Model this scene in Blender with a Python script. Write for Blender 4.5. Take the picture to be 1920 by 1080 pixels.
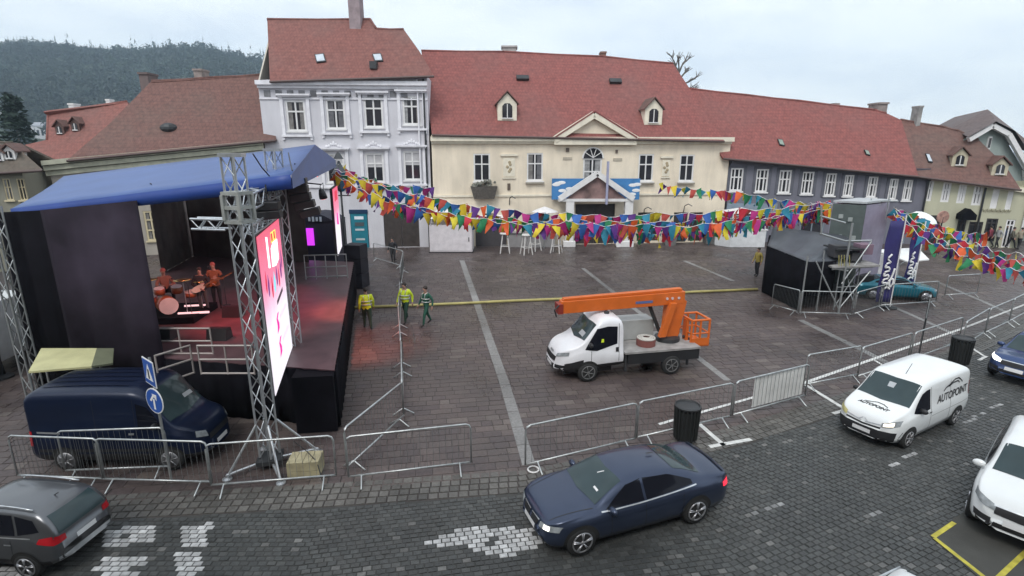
import bpy, math, random
import numpy as np
from mathutils import Vector, Matrix
from mathutils.bvhtree import BVHTree

for o in list(bpy.data.objects):
    bpy.data.objects.remove(o)
random.seed(7)
SC = bpy.context.scene
COL = SC.collection
R = math.radians
V = Vector

# ------------------------------------------------------------------ camera
CAM_H, FPX, PITCH = 7.4, 1007.0, R(14.5)      # metres above the square, focal length in photo pixels, downward tilt
cd = bpy.data.cameras.new('camera')
cam = bpy.data.objects.new('camera', cd)
COL.objects.link(cam)
cam.location = (0, 0, CAM_H)
cam.rotation_euler = (R(90) - PITCH, 0, 0)
cd.sensor_width = 36.0
cd.lens = FPX / 1920 * 36.0
cd.clip_start, cd.clip_end = 0.1, 3000
SC.camera = cam

# ------------------------------------------------------------------ sky and sun (overcast)
SUN_EL, SUN_AZ = R(52), R(200)                # azimuth clockwise from +Y
world = bpy.data.worlds.new('World')
SC.world = world
world.use_nodes = True
wn, wl = world.node_tree.nodes, world.node_tree.links
wn.clear()
w_out = wn.new('ShaderNodeOutputWorld')
w_bg = wn.new('ShaderNodeBackground')
w_sky = wn.new('ShaderNodeTexSky')
w_sky.sky_type = 'NISHITA'
w_sky.sun_disc = False
w_sky.sun_elevation = SUN_EL
w_sky.sun_rotation = SUN_AZ
w_dim = wn.new('ShaderNodeMix'); w_dim.data_type = 'RGBA'; w_dim.blend_type = 'MULTIPLY'
w_dim.inputs[0].default_value = 1.0
w_dim.inputs[7].default_value = (.085, .085, .085, 1)
w_tc = wn.new('ShaderNodeTexCoord')
w_map = wn.new('ShaderNodeMapping'); w_map.inputs['Scale'].default_value = (1, 1, 3.2)
w_n = wn.new('ShaderNodeTexNoise')
w_n.inputs['Scale'].default_value = 3.2; w_n.inputs['Detail'].default_value = 6; w_n.inputs['Roughness'].default_value = .55
w_r = wn.new('ShaderNodeValToRGB')
w_r.color_ramp.elements[0].position = .38; w_r.color_ramp.elements[0].color = (.78, .86, .95, 1)
w_r.color_ramp.elements[1].position = .6; w_r.color_ramp.elements[1].color = (1.0, 1.06, 1.08, 1)
w_mix = wn.new('ShaderNodeMix'); w_mix.data_type = 'RGBA'; w_mix.inputs[0].default_value = .88
wl.new(w_tc.outputs['Generated'], w_map.inputs['Vector'])
wl.new(w_map.outputs['Vector'], w_n.inputs['Vector'])
wl.new(w_n.outputs['Fac'], w_r.inputs['Fac'])
wl.new(w_sky.outputs['Color'], w_dim.inputs[6])
wl.new(w_dim.outputs[2], w_mix.inputs[6])
wl.new(w_r.outputs['Color'], w_mix.inputs[7])
wl.new(w_mix.outputs[2], w_bg.inputs['Color'])
w_bg.inputs['Strength'].default_value = 1.0
wl.new(w_bg.outputs['Background'], w_out.inputs['Surface'])

sd = bpy.data.lights.new('sun', 'SUN')
sd.energy = 1.5
sd.angle = R(25)
sd.color = (1, .97, .93)
sun = bpy.data.objects.new('sun', sd)
COL.objects.link(sun)
sun.location = (0, -20, 60)
sun.rotation_euler = (R(90) - SUN_EL, 0, math.pi - SUN_AZ)

SC.view_settings.view_transform = 'Standard'
SC.view_settings.look = 'None'
SC.view_settings.exposure = 0.35
SC.view_settings.gamma = 1.0
SC.view_settings.use_curve_mapping = False
SC.render.engine = 'CYCLES'
SC.cycles.use_denoising = True
SC.cycles.max_bounces = 6
SC.cycles.diffuse_bounces = 3
SC.cycles.glossy_bounces = 3
SC.cycles.volume_bounces = 0
SC.cycles.sample_clamp_indirect = 4.0

# ------------------------------------------------------------------ photo pixel -> place (1920x1080 pixels)
CP, SP = math.cos(PITCH), math.sin(PITCH)
def ray(u, v):
    x = (u - 960) / FPX; y = (v - 540) / FPX
    return V((x, CP - y * SP, -SP - y * CP))
def G(u, v, z=0.0):                    # where the pixel's ray meets the level z
    d = ray(u, v); t = (z - CAM_H) / d.z
    return V((d.x * t, d.y * t, z))
def PY(u, v, y):                       # where it meets the upright plane at distance y
    d = ray(u, v); t = y / d.y
    return V((d.x * t, y, CAM_H + d.z * t))
def zat(p, v):                         # height above ground point p that shows at row v
    k = (540 - v) / FPX
    return CAM_H + (k * p.y * CP - p.y * SP) / (CP + k * SP)
def plane_hit(u, v, p0, n):
    d = ray(u, v); o = V((0, 0, CAM_H))
    return o + d * ((p0 - o).dot(n) / d.dot(n))

# ------------------------------------------------------------------ materials
MATS = {}
def new_mat(name):
    m = bpy.data.materials.new(name); m.use_nodes = True
    nt = m.node_tree
    return m, nt, nt.nodes['Principled BSDF']
def mat(name, col, rough=.6, metal=0.0, var=.12, scale=2.5, bump=0.0, bscale=30.0, emit=0.0, spec=.5, coat=0.0):
    if name in MATS: return MATS[name]
    m, nt, b = new_mat(name)
    N, Lk = nt.nodes, nt.links
    b.inputs['Roughness'].default_value = rough
    b.inputs['Metallic'].default_value = metal
    b.inputs['Specular IOR Level'].default_value = spec
    b.inputs['Coat Weight'].default_value = coat
    b.inputs['Coat Roughness'].default_value = .08
    tc = N.new('ShaderNodeTexCoord')
    n1 = N.new('ShaderNodeTexNoise'); n1.inputs['Scale'].default_value = scale; n1.inputs['Detail'].default_value = 6
    Lk.new(tc.outputs['Object'], n1.inputs['Vector'])
    mr = N.new('ShaderNodeMapRange'); mr.inputs[1].default_value = .3; mr.inputs[2].default_value = .7
    mr.inputs[3].default_value = 1 - var; mr.inputs[4].default_value = 1 + var
    Lk.new(n1.outputs['Fac'], mr.inputs[0])
    mx = N.new('ShaderNodeMix'); mx.data_type = 'RGBA'; mx.blend_type = 'MULTIPLY'; mx.inputs[0].default_value = 1
    mx.inputs[6].default_value = (*col, 1)
    Lk.new(mr.outputs[0], mx.inputs[7])
    Lk.new(mx.outputs[2], b.inputs['Base Color'])
    if emit:
        b.inputs['Emission Color'].default_value = (*col, 1)
        b.inputs['Emission Strength'].default_value = emit
    if bump:
        n2 = N.new('ShaderNodeTexNoise'); n2.inputs['Scale'].default_value = bscale; n2.inputs['Detail'].default_value = 5
        Lk.new(tc.outputs['Object'], n2.inputs['Vector'])
        bp = N.new('ShaderNodeBump'); bp.inputs['Strength'].default_value = bump; bp.inputs['Distance'].default_value = .03
        Lk.new(n2.outputs['Fac'], bp.inputs['Height'])
        Lk.new(bp.outputs['Normal'], b.inputs['Normal'])
    MATS[name] = m
    return m
def tone_mat(name, rough, bump, bscale, dirt=.25, attr='tone'):
    """colour comes from a per-piece colour attribute (each stone's own colour), with grain and dirt on top"""
    if name in MATS: return MATS[name]
    m, nt, b = new_mat(name); N, Lk = nt.nodes, nt.links
    at = N.new('ShaderNodeAttribute'); at.attribute_name = attr
    ge = N.new('ShaderNodeNewGeometry')
    n1 = N.new('ShaderNodeTexNoise'); n1.inputs['Scale'].default_value = .35; n1.inputs['Detail'].default_value = 8; n1.inputs['Roughness'].default_value = .6
    Lk.new(ge.outputs['Position'], n1.inputs['Vector'])
    mr = N.new('ShaderNodeMapRange'); mr.inputs[1].default_value = .32; mr.inputs[2].default_value = .68
    mr.inputs[3].default_value = 1 - dirt; mr.inputs[4].default_value = 1 + dirt
    Lk.new(n1.outputs['Fac'], mr.inputs[0])
    mx = N.new('ShaderNodeMix'); mx.data_type = 'RGBA'; mx.blend_type = 'MULTIPLY'; mx.inputs[0].default_value = 1
    Lk.new(at.outputs['Color'], mx.inputs[6]); Lk.new(mr.outputs[0], mx.inputs[7])
    n3 = N.new('ShaderNodeTexNoise'); n3.inputs['Scale'].default_value = 14; n3.inputs['Detail'].default_value = 4
    Lk.new(ge.outputs['Position'], n3.inputs['Vector'])
    mr3 = N.new('ShaderNodeMapRange'); mr3.inputs[1].default_value = .3; mr3.inputs[2].default_value = .7
    mr3.inputs[3].default_value = .78; mr3.inputs[4].default_value = 1.22
    Lk.new(n3.outputs['Fac'], mr3.inputs[0])
    mx2 = N.new('ShaderNodeMix'); mx2.data_type = 'RGBA'; mx2.blend_type = 'MULTIPLY'; mx2.inputs[0].default_value = 1
    Lk.new(mx.outputs[2], mx2.inputs[6]); Lk.new(mr3.outputs[0], mx2.inputs[7])
    Lk.new(mx2.outputs[2], b.inputs['Base Color'])
    rr = N.new('ShaderNodeMapRange'); rr.inputs[1].default_value = .35; rr.inputs[2].default_value = .65
    rr.inputs[3].default_value = rough - .22; rr.inputs[4].default_value = rough + .16
    Lk.new(n1.outputs['Fac'], rr.inputs[0]); Lk.new(rr.outputs[0], b.inputs['Roughness'])
    n2 = N.new('ShaderNodeTexNoise'); n2.inputs['Scale'].default_value = bscale; n2.inputs['Detail'].default_value = 4
    Lk.new(ge.outputs['Position'], n2.inputs['Vector'])
    bp = N.new('ShaderNodeBump'); bp.inputs['Strength'].default_value = bump; bp.inputs['Distance'].default_value = .02
    Lk.new(n2.outputs['Fac'], bp.inputs['Height']); Lk.new(bp.outputs['Normal'], b.inputs['Normal'])
    MATS[name] = m
    return m
def tile_mat(name, c1, c2, moss, rough=.75):
    """clay roof tiles: rows along Z, columns along the facade"""
    if name in MATS: return MATS[name]
    m, nt, b = new_mat(name); N, Lk = nt.nodes, nt.links
    ge = N.new('ShaderNodeNewGeometry')
    mp = N.new('ShaderNodeMapping'); mp.inputs['Rotation'].default_value = (R(90), 0, 0)
    Lk.new(ge.outputs['Position'], mp.inputs['Vector'])
    br = N.new('ShaderNodeTexBrick')
    br.inputs['Color1'].default_value = (*c1, 1); br.inputs['Color2'].default_value = (*c2, 1)
    br.inputs['Mortar'].default_value = (c1[0] * .72, c1[1] * .72, c1[2] * .72, 1)
    br.inputs['Scale'].default_value = 1; br.inputs['Mortar Size'].default_value = .018
    br.inputs['Brick Width'].default_value = .24; br.inputs['Row Height'].default_value = .25
    Lk.new(mp.outputs['Vector'], br.inputs['Vector'])
    n1 = N.new('ShaderNodeTexNoise'); n1.inputs['Scale'].default_value = .22; n1.inputs['Detail'].default_value = 9; n1.inputs['Roughness'].default_value = .62
    Lk.new(ge.outputs['Position'], n1.inputs['Vector'])
    rp = N.new('ShaderNodeMapRange'); rp.inputs[1].default_value = .45; rp.inputs[2].default_value = .72
    Lk.new(n1.outputs['Fac'], rp.inputs[0])
    mx = N.new('ShaderNodeMix'); mx.data_type = 'RGBA'
    Lk.new(rp.outputs[0], mx.inputs[0]); Lk.new(br.outputs['Color'], mx.inputs[6]); mx.inputs[7].default_value = (*moss, 1)
    n3 = N.new('ShaderNodeTexNoise'); n3.inputs['Scale'].default_value = 3.5; n3.inputs['Detail'].default_value = 5
    Lk.new(ge.outputs['Position'], n3.inputs['Vector'])
    mr = N.new('ShaderNodeMapRange'); mr.inputs[1].default_value = .3; mr.inputs[2].default_value = .7; mr.inputs[3].default_value = .8; mr.inputs[4].default_value = 1.2
    Lk.new(n3.outputs['Fac'], mr.inputs[0])
    m2 = N.new('ShaderNodeMix'); m2.data_type = 'RGBA'; m2.blend_type = 'MULTIPLY'; m2.inputs[0].default_value = 1
    Lk.new(mx.outputs[2], m2.inputs[6]); Lk.new(mr.outputs[0], m2.inputs[7])
    Lk.new(m2.outputs[2], b.inputs['Base Color'])
    bp = N.new('ShaderNodeBump'); bp.inputs['Strength'].default_value = .3; bp.inputs['Distance'].default_value = .02
    Lk.new(br.outputs['Fac'], bp.inputs['Height']); bp.invert = True
    Lk.new(bp.outputs['Normal'], b.inputs['Normal'])
    b.inputs['Roughness'].default_value = rough
    MATS[name] = m
    return m
def stucco(name, col, streak=.16):
    """plaster wall with rain streaks and blotches"""
    if name in MATS: return MATS[name]
    m, nt, b = new_mat(name); N, Lk = nt.nodes, nt.links
    ge = N.new('ShaderNodeNewGeometry')
    mp = N.new('ShaderNodeMapping'); mp.inputs['Scale'].default_value = (1.6, 1.6, .25)
    Lk.new(ge.outputs['Position'], mp.inputs['Vector'])
    n1 = N.new('ShaderNodeTexNoise'); n1.inputs['Scale'].default_value = 1.0; n1.inputs['Detail'].default_value = 8; n1.inputs['Roughness'].default_value = .6
    Lk.new(mp.outputs['Vector'], n1.inputs['Vector'])
    n2 = N.new('ShaderNodeTexNoise'); n2.inputs['Scale'].default_value = .5; n2.inputs['Detail'].default_value = 6
    Lk.new(ge.outputs['Position'], n2.inputs['Vector'])
    ad = N.new('ShaderNodeMath'); ad.operation = 'ADD'
    Lk.new(n1.outputs['Fac'], ad.inputs[0]); Lk.new(n2.outputs['Fac'], ad.inputs[1])
    mr = N.new('ShaderNodeMapRange'); mr.inputs[1].default_value = .7; mr.inputs[2].default_value = 1.3
    mr.inputs[3].default_value = 1 - streak; mr.inputs[4].default_value = 1 + streak * .5
    Lk.new(ad.outputs[0], mr.inputs[0])
    mx = N.new('ShaderNodeMix'); mx.data_type = 'RGBA'; mx.blend_type = 'MULTIPLY'; mx.inputs[0].default_value = 1
    mx.inputs[6].default_value = (*col, 1); Lk.new(mr.outputs[0], mx.inputs[7])
    Lk.new(mx.outputs[2], b.inputs['Base Color'])
    n3 = N.new('ShaderNodeTexNoise'); n3.inputs['Scale'].default_value = 25; n3.inputs['Detail'].default_value = 4
    Lk.new(ge.outputs['Position'], n3.inputs['Vector'])
    bp = N.new('ShaderNodeBump'); bp.inputs['Strength'].default_value = .25; bp.inputs['Distance'].default_value = .02
    Lk.new(n3.outputs['Fac'], bp.inputs['Height']); Lk.new(bp.outputs['Normal'], b.inputs['Normal'])
    b.inputs['Roughness'].default_value = .85
    MATS[name] = m
    return m
def glow(name, col, strength):
    if name in MATS: return MATS[name]
    m, nt, b = new_mat(name)
    b.inputs['Base Color'].default_value = (*[c * .5 for c in col], 1)
    b.inputs['Emission Color'].default_value = (*col, 1)
    b.inputs['Emission Strength'].default_value = strength
    MATS[name] = m
    return m

white_paint = mat('white_paint', (.74, .73, .72), .5, var=.08)
glass = mat('window_glass', (.03, .03, .036), .08, var=.3, scale=1.2)
car_glass = mat('car_glass', (.035, .055, .06), .08, var=.1, spec=.35)  # windscreens and rear windows: teal sky reflection put into the colour
side_glass = mat('car_side_glass', (.008, .009, .014), .1, var=.1, spec=.2)  # side windows: colour darkened to stand in for dark reflected surroundings
steel = mat('galvanised_steel', (.46, .48, .48), .42, metal=.75, var=.2, scale=6)
alu = mat('aluminium', (.58, .6, .62), .36, metal=.8, var=.18, scale=5)
black_cloth = mat('black_cloth', (.005, .0045, .007), .9, var=.35, scale=1.5, bump=.3, bscale=6, spec=.12)
black_plastic = mat('black_plastic', (.018, .018, .02), .5, var=.2)
rubber = mat('rubber', (.02, .02, .02), .8, var=.2)
dark_metal = mat('dark_metal', (.05, .052, .055), .5, metal=.4, var=.2)
rim_mat = mat('rim_metal', (.5, .5, .52), .3, metal=.8, var=.1)
plate_mat = mat('plate_white', (.7, .7, .7), .5, var=.05)

# ------------------------------------------------------------------ mesh building
def basis(ax):
    ax = ax.normalized()
    t = V((0, 0, 1)) if abs(ax.z) < .9 else V((1, 0, 0))
    a = ax.cross(t).normalized()
    return a, ax.cross(a).normalized()
class MB:
    def __init__(s): s.v = []; s.f = []; s.m = []
    def add(s, vs, fs, m=0):
        o = len(s.v)
        s.v += [tuple(x) for x in vs]
        s.f += [tuple(i + o for i in f) for f in fs]
        s.m += [m] * len(fs)
        return s
    def hexa(s, p, m=0):               # p: 4 bottom, 4 top
        return s.add(p, [(3, 2, 1, 0), (4, 5, 6, 7), (0, 1, 5, 4), (1, 2, 6, 5), (2, 3, 7, 6), (3, 0, 4, 7)], m)
    def box(s, c, d, rz=0, m=0, mx=None):
        x, y, z = d[0] / 2, d[1] / 2, d[2] / 2
        M = mx or Matrix.Rotation(rz, 3, 'Z')
        c = V(c)
        return s.hexa([c + M @ V(q) for q in ((-x, -y, -z), (x, -y, -z), (x, y, -z), (-x, y, -z), (-x, -y, z), (x, -y, z), (x, y, z), (-x, y, z))], m)
    def bar(s, a, b, w, h=None, m=0):
        a, b = V(a), V(b); h = h or w
        e1, e2 = basis(b - a)
        k = [e1 * (i * w / 2) + e2 * (j * h / 2) for i, j in ((-1, -1), (1, -1), (1, 1), (-1, 1))]
        return s.hexa([a + q for q in k] + [b + q for q in k], m)
    def tube(s, pts, r, n=8, m=0, closed=False):
        pts = [V(p) for p in pts]; o = len(s.v); K = len(pts)
        rr = r if isinstance(r, (list, tuple)) else [r] * K
        for i, p in enumerate(pts):
            t = (pts[min(i + 1, K - 1)] - pts[max(i - 1, 0)])
            if closed: t = pts[(i + 1) % K] - pts[i - 1]
            a, b = basis(t)
            for j in range(n):
                an = 2 * math.pi * j / n
                s.v.append(tuple(p + (a * math.cos(an) + b * math.sin(an)) * rr[i]))
        for i in range(K if closed else K - 1):
            for j in range(n):
                i2 = (i + 1) % K
                s.f.append((o + i * n + j, o + i * n + (j + 1) % n, o + i2 * n + (j + 1) % n, o + i2 * n + j)); s.m.append(m)
        if not closed:
            s.f.append(tuple(o + j for j in range(n))[::-1]); s.m.append(m)
            s.f.append(tuple(o + (K - 1) * n + j for j in range(n))); s.m.append(m)
        return s
    def prism(s, poly, ext, m=0):
        poly = [V(p) for p in poly]; ext = V(ext); n = len(poly)
        vs = poly + [p + ext for p in poly]
        fs = [tuple(range(n))[::-1], tuple(range(n, 2 * n))] + [(i, (i + 1) % n, n + (i + 1) % n, n + i) for i in range(n)]
        return s.add(vs, fs, m)
    def lathe(s, prof, n=16, c=(0, 0, 0), axis='Z', m=0):
        o = len(s.v); c = V(c)
        for r, h in prof:
            for j in range(n):
                a = 2 * math.pi * j / n
                q = (r * math.cos(a), r * math.sin(a), h) if axis == 'Z' else ((r * math.cos(a), h, r * math.sin(a)) if axis == 'Y' else (h, r * math.cos(a), r * math.sin(a)))
                s.v.append(tuple(c + V(q)))
        for i in range(len(prof) - 1):
            for j in range(n):
                s.f.append((o + i * n + j, o + i * n + (j + 1) % n, o + (i + 1) * n + (j + 1) % n, o + (i + 1) * n + j)); s.m.append(m)
        s.f.append(tuple(o + j for j in range(n))[::-1]); s.m.append(m)
        s.f.append(tuple(o + (len(prof) - 1) * n + j for j in range(n))); s.m.append(m)
        return s
    def ball(s, c, r, n=8, m=0):
        k = max(4, n // 2 + 1); c = V(c); r = V(r) if not isinstance(r, (int, float)) else V((r, r, r))
        o = len(s.v)
        for i in range(k + 1):
            th = math.pi * i / k
            for j in range(n):
                a = 2 * math.pi * j / n
                s.v.append((c.x + r.x * math.sin(th) * math.cos(a), c.y + r.y * math.sin(th) * math.sin(a), c.z + r.z * math.cos(th)))
        for i in range(k):
            for j in range(n):
                s.f.append((o + i * n + j, o + (i + 1) * n + j, o + (i + 1) * n + (j + 1) % n, o + i * n + (j + 1) % n)); s.m.append(m)
        return s
    def mesh(s, name, mats, smooth=False):
        me = bpy.data.meshes.new(name)
        me.from_pydata(s.v, [], s.f)
        for mm in (mats if isinstance(mats, (list, tuple)) else [mats]): me.materials.append(mm)
        if any(s.m): me.polygons.foreach_set('material_index', s.m)
        if smooth: me.polygons.foreach_set('use_smooth', [True] * len(s.f))
        me.update()
        return me
    def build(s, name, mats, parent=None, smooth=False, world=True, bevel=0):
        o = bpy.data.objects.new(name, s.mesh(name, mats, smooth))
        COL.objects.link(o)
        if bevel:
            b = o.modifiers.new('bevel', 'BEVEL'); b.width = bevel; b.segments = 2; b.limit_method = 'ANGLE'
        attach(o, parent, world)
        return o
def attach(o, parent, world=True):
    """world=True: o is built in world metres; else in its thing's own frame"""
    if parent is None: return
    o.parent = parent
    if world and parent.parent is None: o.matrix_parent_inverse = parent.matrix_basis.inverted()
def thing(name, label, cat, loc=(0, 0, 0), rz=0, group=None, scale=1):
    o = bpy.data.objects.new(name, None); COL.objects.link(o)
    o.empty_display_size = .2
    o.matrix_basis = Matrix.Translation(V(loc)) @ Matrix.Rotation(rz, 4, 'Z') @ Matrix.Scale(scale, 4)
    return tag(o, label, cat, group)
def tag(o, label=None, cat=None, group=None, kind=None):
    if label: o['label'] = label
    if cat: o['category'] = cat
    if group: o['group'] = group
    if kind: o['kind'] = kind
    return o
def dup(root, loc, rz=0, label=None, group=None, sx=1.0):
    """copy of a thing, its parts and their sub-parts"""
    r = root.copy(); COL.objects.link(r)
    r.matrix_basis = Matrix.Translation(V(loc)) @ Matrix.Rotation(rz, 4, 'Z') @ Matrix.Diagonal((sx, 1, 1, 1))
    if label: r['label'] = label
    if group: r['group'] = group
    for ch in list(root.children):
        c = ch.copy(); COL.objects.link(c); c.parent = r
        for g in list(ch.children):
            d = g.copy(); COL.objects.link(d); d.parent = c
    return r
_rods = {}
def rod(name, a, b, r, m, parent=None, world=True, n=8):
    """round bar between two points; all bars of one material share a mesh"""
    a, b = V(a), V(b)
    key = (m.name, n)
    if key not in _rods:
        _rods[key] = MB().tube([(0, 0, 0), (0, 0, 1)], 1, n).mesh('rod', m, True)
    o = bpy.data.objects.new(name, _rods[key]); COL.objects.link(o)
    d = b - a
    o.matrix_basis = Matrix.Translation(a) @ d.to_track_quat('Z', 'Y').to_matrix().to_4x4() @ Matrix.Diagonal((r, r, d.length, 1))
    attach(o, parent, world)
    return o
# ================================================================== GROUND, SQUARE, ROAD
ground_m = mat('earth_asphalt', (.06, .058, .056), .8, var=.25, scale=.3, bump=.2, bscale=4)
g = MB().add([(-1500, -45, -.1), (1500, -45, -.1), (1500, 1300, -.1), (-1500, 1300, -.1)], [(0, 1, 2, 3)]).build('ground', ground_m)
tag(g, kind='structure')

EDGE = [G(*q) for q in ((-260, 1010), (200, 975), (560, 955), (980, 925), (1200, 880), (1400, 832), (1600, 768), (1840, 660), (1920, 622), (2100, 530))]
EDGE = [(p.x, p.y) for p in EDGE]
EDGE = [(-30, 8.6)] + EDGE
def edge_y(x):
    for (x0, y0), (x1, y1) in zip(EDGE, EDGE[1:]):
        if x <= x1:
            t = max(0, (x - x0) / (x1 - x0)); return y0 + (y1 - y0) * t
    return EDGE[-1][1] + (x - EDGE[-1][0]) * .6
def in_poly(x, y, P):
    c = False; j = len(P) - 1
    for i in range(len(P)):
        if (P[i][1] > y) != (P[j][1] > y) and x < (P[j][0] - P[i][0]) * (y - P[i][1]) / (P[j][1] - P[i][1]) + P[i][0]: c = not c
        j = i
    return c
def gp(*px): return [tuple(G(*q)[:2]) for q in px]

base_m = mat('joint_mortar', (.055, .047, .045), .9, var=.3, scale=1.2, bump=.3, bscale=30)
sq = MB(); ed = [(x, edge_y(x)) for x in np.linspace(-60, 70, 60)]
n = len(ed)
sq.add([(x, y, -.0095) for x, y in ed] + [(x, 90, -.0095) for x, y in ed], [(i, i + 1, n + i + 1, n + i) for i in range(n - 1)])
square = tag(sq.build('square', base_m), kind='structure')
rd = MB()
rd.add([(x, y, -.011) for x, y in ed] + [(x, -30, -.011) for x, y in ed], [(i + 1, i, n + i, n + i + 1) for i in range(n - 1)])
road = tag(rd.build('road', mat('road_grit', (.046, .046, .044), .9, var=.3, scale=1.2, bump=.3, bscale=30)), kind='structure')

STONE = tone_mat('paver_stone', .46, .3, 40, .32)
SETT = tone_mat('cobble_stone', .5, .5, 45, .35)
def stones_mesh(name, rects, m, parent):
    """rects: (cx, cy, length, width, angle, top z, colour) -> one mesh of chamfered blocks"""
    k = len(rects)
    vs = np.zeros((k, 8, 3)); A = np.array([r[:6] for r in rects])
    ca, sa = np.cos(A[:, 4]), np.sin(A[:, 4])
    rng = np.random.RandomState(3)
    for q, (sx, sy) in enumerate(((-1, -1), (1, -1), (1, 1), (-1, 1))):
        for lv in (0, 1):
            ins = .0 if lv == 0 else .007
            lx = sx * (A[:, 2] / 2 - ins); ly = sy * (A[:, 3] / 2 - ins)
            vs[:, q + 4 * lv, 0] = A[:, 0] + lx * ca - ly * sa
            vs[:, q + 4 * lv, 1] = A[:, 1] + lx * sa + ly * ca
            vs[:, q + 4 * lv, 2] = -.03 if lv == 0 else A[:, 5] + rng.uniform(-.0035, .0035, k)
    base = np.arange(k) * 8
    fl = np.array([(4, 5, 6, 7), (0, 1, 5, 4), (1, 2, 6, 5), (2, 3, 7, 6), (3, 0, 4, 7)])
    faces = (base[:, None, None] + fl[None]).reshape(-1, 4)
    me = bpy.data.meshes.new(name)
    me.from_pydata(vs.reshape(-1, 3).tolist(), [], faces.tolist())
    at = me.color_attributes.new('tone', 'FLOAT_COLOR', 'POINT')
    cols = np.ones((k, 8, 4)); cols[:, :, :3] = np.array([r[6] for r in rects])[:, None, :]
    at.data.foreach_set('color', cols.reshape(-1))
    me.materials.append(m)
    o = bpy.data.objects.new(name, me); COL.objects.link(o); o.parent = parent
    return o
def lay(rects, piece, m, parent, top):
    """the pieces that show largest are single objects that share a few meshes; the rest one mass"""
    rects.sort(key=lambda r: -r[2] * r[3] / (r[0] ** 2 + r[1] ** 2 + 50))
    vis = [r for r in rects if abs(r[0]) < r[1] * .93 + 1.2 and r[1] > 7.4]
    big, big_ids = vis[:top], set(id(r) for r in vis[:top])
    cache = {}
    for r in big:
        key = (round(r[2], 1), tuple(np.round(np.array(r[6]) * 40)))
        if key not in cache:
            o0 = stones_mesh(piece, [(0, 0, key[0] if r[2] > .3 else r[2], r[3], 0, 0, r[6])], m, parent)
            cache[key] = o0.data; o = o0
        else:
            o = bpy.data.objects.new(piece, cache[key]); COL.objects.link(o); o.parent = parent
        o.matrix_basis = Matrix.Translation((r[0], r[1], r[5])) @ Matrix.Rotation(r[4] + random.uniform(-.006, .006), 4, 'Z')
    rest = stones_mesh(piece + '_field', [r for r in rects if id(r) not in big_ids], m, parent)
    rest['kind'] = 'stuff'

# pale stone bands that cross the square
BANDS = [[G(*q) for q in ln] for ln in (((866, 488), (905, 600), (947, 722), (992, 872)), ((1093, 503), (1160, 556), (1365, 714)), ((1283, 489), (1375, 527)), ((1500, 600), (1620, 658), (1700, 700)), ((1760, 530), (1845, 566), (1900, 592)), ((1640, 560), (1730, 600), (1800, 632)))]
BW = [.17, .13, .14, .15, .12, .12]
def near_band(x, y, pad):
    for ln, w in zip(BANDS, BW):
        for a, b in zip(ln, ln[1:]):
            d = V((b.x - a.x, b.y - a.y)); t = max(0, min(1, ((x - a.x) * d.x + (y - a.y) * d.y) / d.length_squared))
            if math.hypot(a.x + d.x * t - x, a.y + d.y * t - y) < w + pad: return True
    return False
rnd = random.Random(11)
pav = []
ang = R(9)
ca, sa = math.cos(ang), math.sin(ang)
row = -12.0
while row < 52:
    rw = .3
    s_ = -26 + rnd.random()
    while s_ < 46:
        ln_ = rnd.choice((.3, .4, .5, .6))
        cx, cy = (s_ + ln_ / 2) * ca - row * sa, (s_ + ln_ / 2) * sa + row * ca
        if -26 < cx < 46 and edge_y(cx) + .7 < cy < 45 and abs(cx) < cy * 1.0 + 3:
            k = rnd.random()
            c = (.083, .064, .06) if k < .45 else (.074, .057, .056) if k < .75 else (.091, .071, .066) if k < .94 else (.113, .092, .083)
            j = rnd.uniform(.92, 1.08)
            pav.append((cx, cy, ln_ - .01, rw - .01, ang, rnd.uniform(-.003, .003), tuple(q * j for q in c)))
        s_ += ln_
    row += rw
lay(pav, 'paver', STONE, square, 290)
for ln, w in zip(BANDS, BW):
    slabs = []
    for a, b in zip(ln, ln[1:]):
        L_ = (b - a).length; k = max(1, int(L_ / .8)); an = math.atan2(b.y - a.y, b.x - a.x)
        for i in range(k):
            p = a.lerp(b, (i + .5) / k); j = rnd.uniform(.85, 1.1)
            slabs.append((p.x, p.y, L_ / k - .012, w * 2, an, .009, (.2 * j, .195 * j, .19 * j)))
    for s_ in slabs:
        stones_mesh('band_slab', [s_], STONE, square)
# two courses of setts between square and road
ks = []
for i in range(4):
    x = -14.0
    while x < 30:
        y = edge_y(x + .12) + .12 + i * .22; an = math.atan2(edge_y(x + .3) - edge_y(x), .3); j = rnd.uniform(.7, 1.2)
        ks.append((x + .12, y, .2, .19, an, .009, (.1 * j, .095 * j, .087 * j)))
        x += .222 * math.cos(an)
o = stones_mesh('edge_setts', ks, SETT, square); o['kind'] = 'stuff'

# road: cobbles, some of them painted
WHITE = [gp((196, 990), (296, 986), (288, 1020), (190, 1022)), gp((344, 982), (395, 981), (388, 1024), (336, 1026)),
         gp((190, 1046), (275, 1043), (262, 1085), (170, 1085)), gp((330, 1038), (384, 1036), (372, 1090), (318, 1090)),
         gp((0, 1062), (60, 1062), (70, 1090), (-10, 1090)),
         gp((765, 1028), (880, 985), (1010, 992), (1030, 1015), (940, 1048), (860, 1020)),
         gp((1385, 962), (1470, 935), (1476, 942), (1390, 972)), gp((1628, 960), (1686, 934), (1692, 940), (1634, 967)),
         gp((1668, 868), (1718, 846), (1722, 851), (1672, 874)), gp((1805, 790), (1850, 768), (1853, 772), (1808, 796)), gp((1858, 762), (1880, 752), (1882, 756), (1860, 767))]
YELLOW = [gp((1745, 1005), (1785, 978), (1792, 985), (1752, 1013)), gp((1746, 1006), (1758, 1004), (1850, 1082), (1834, 1090)), gp((1866, 1085), (1922, 1030), (1930, 1036), (1878, 1095))]
cob = []
y = 1.0
ri = 0
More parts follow.
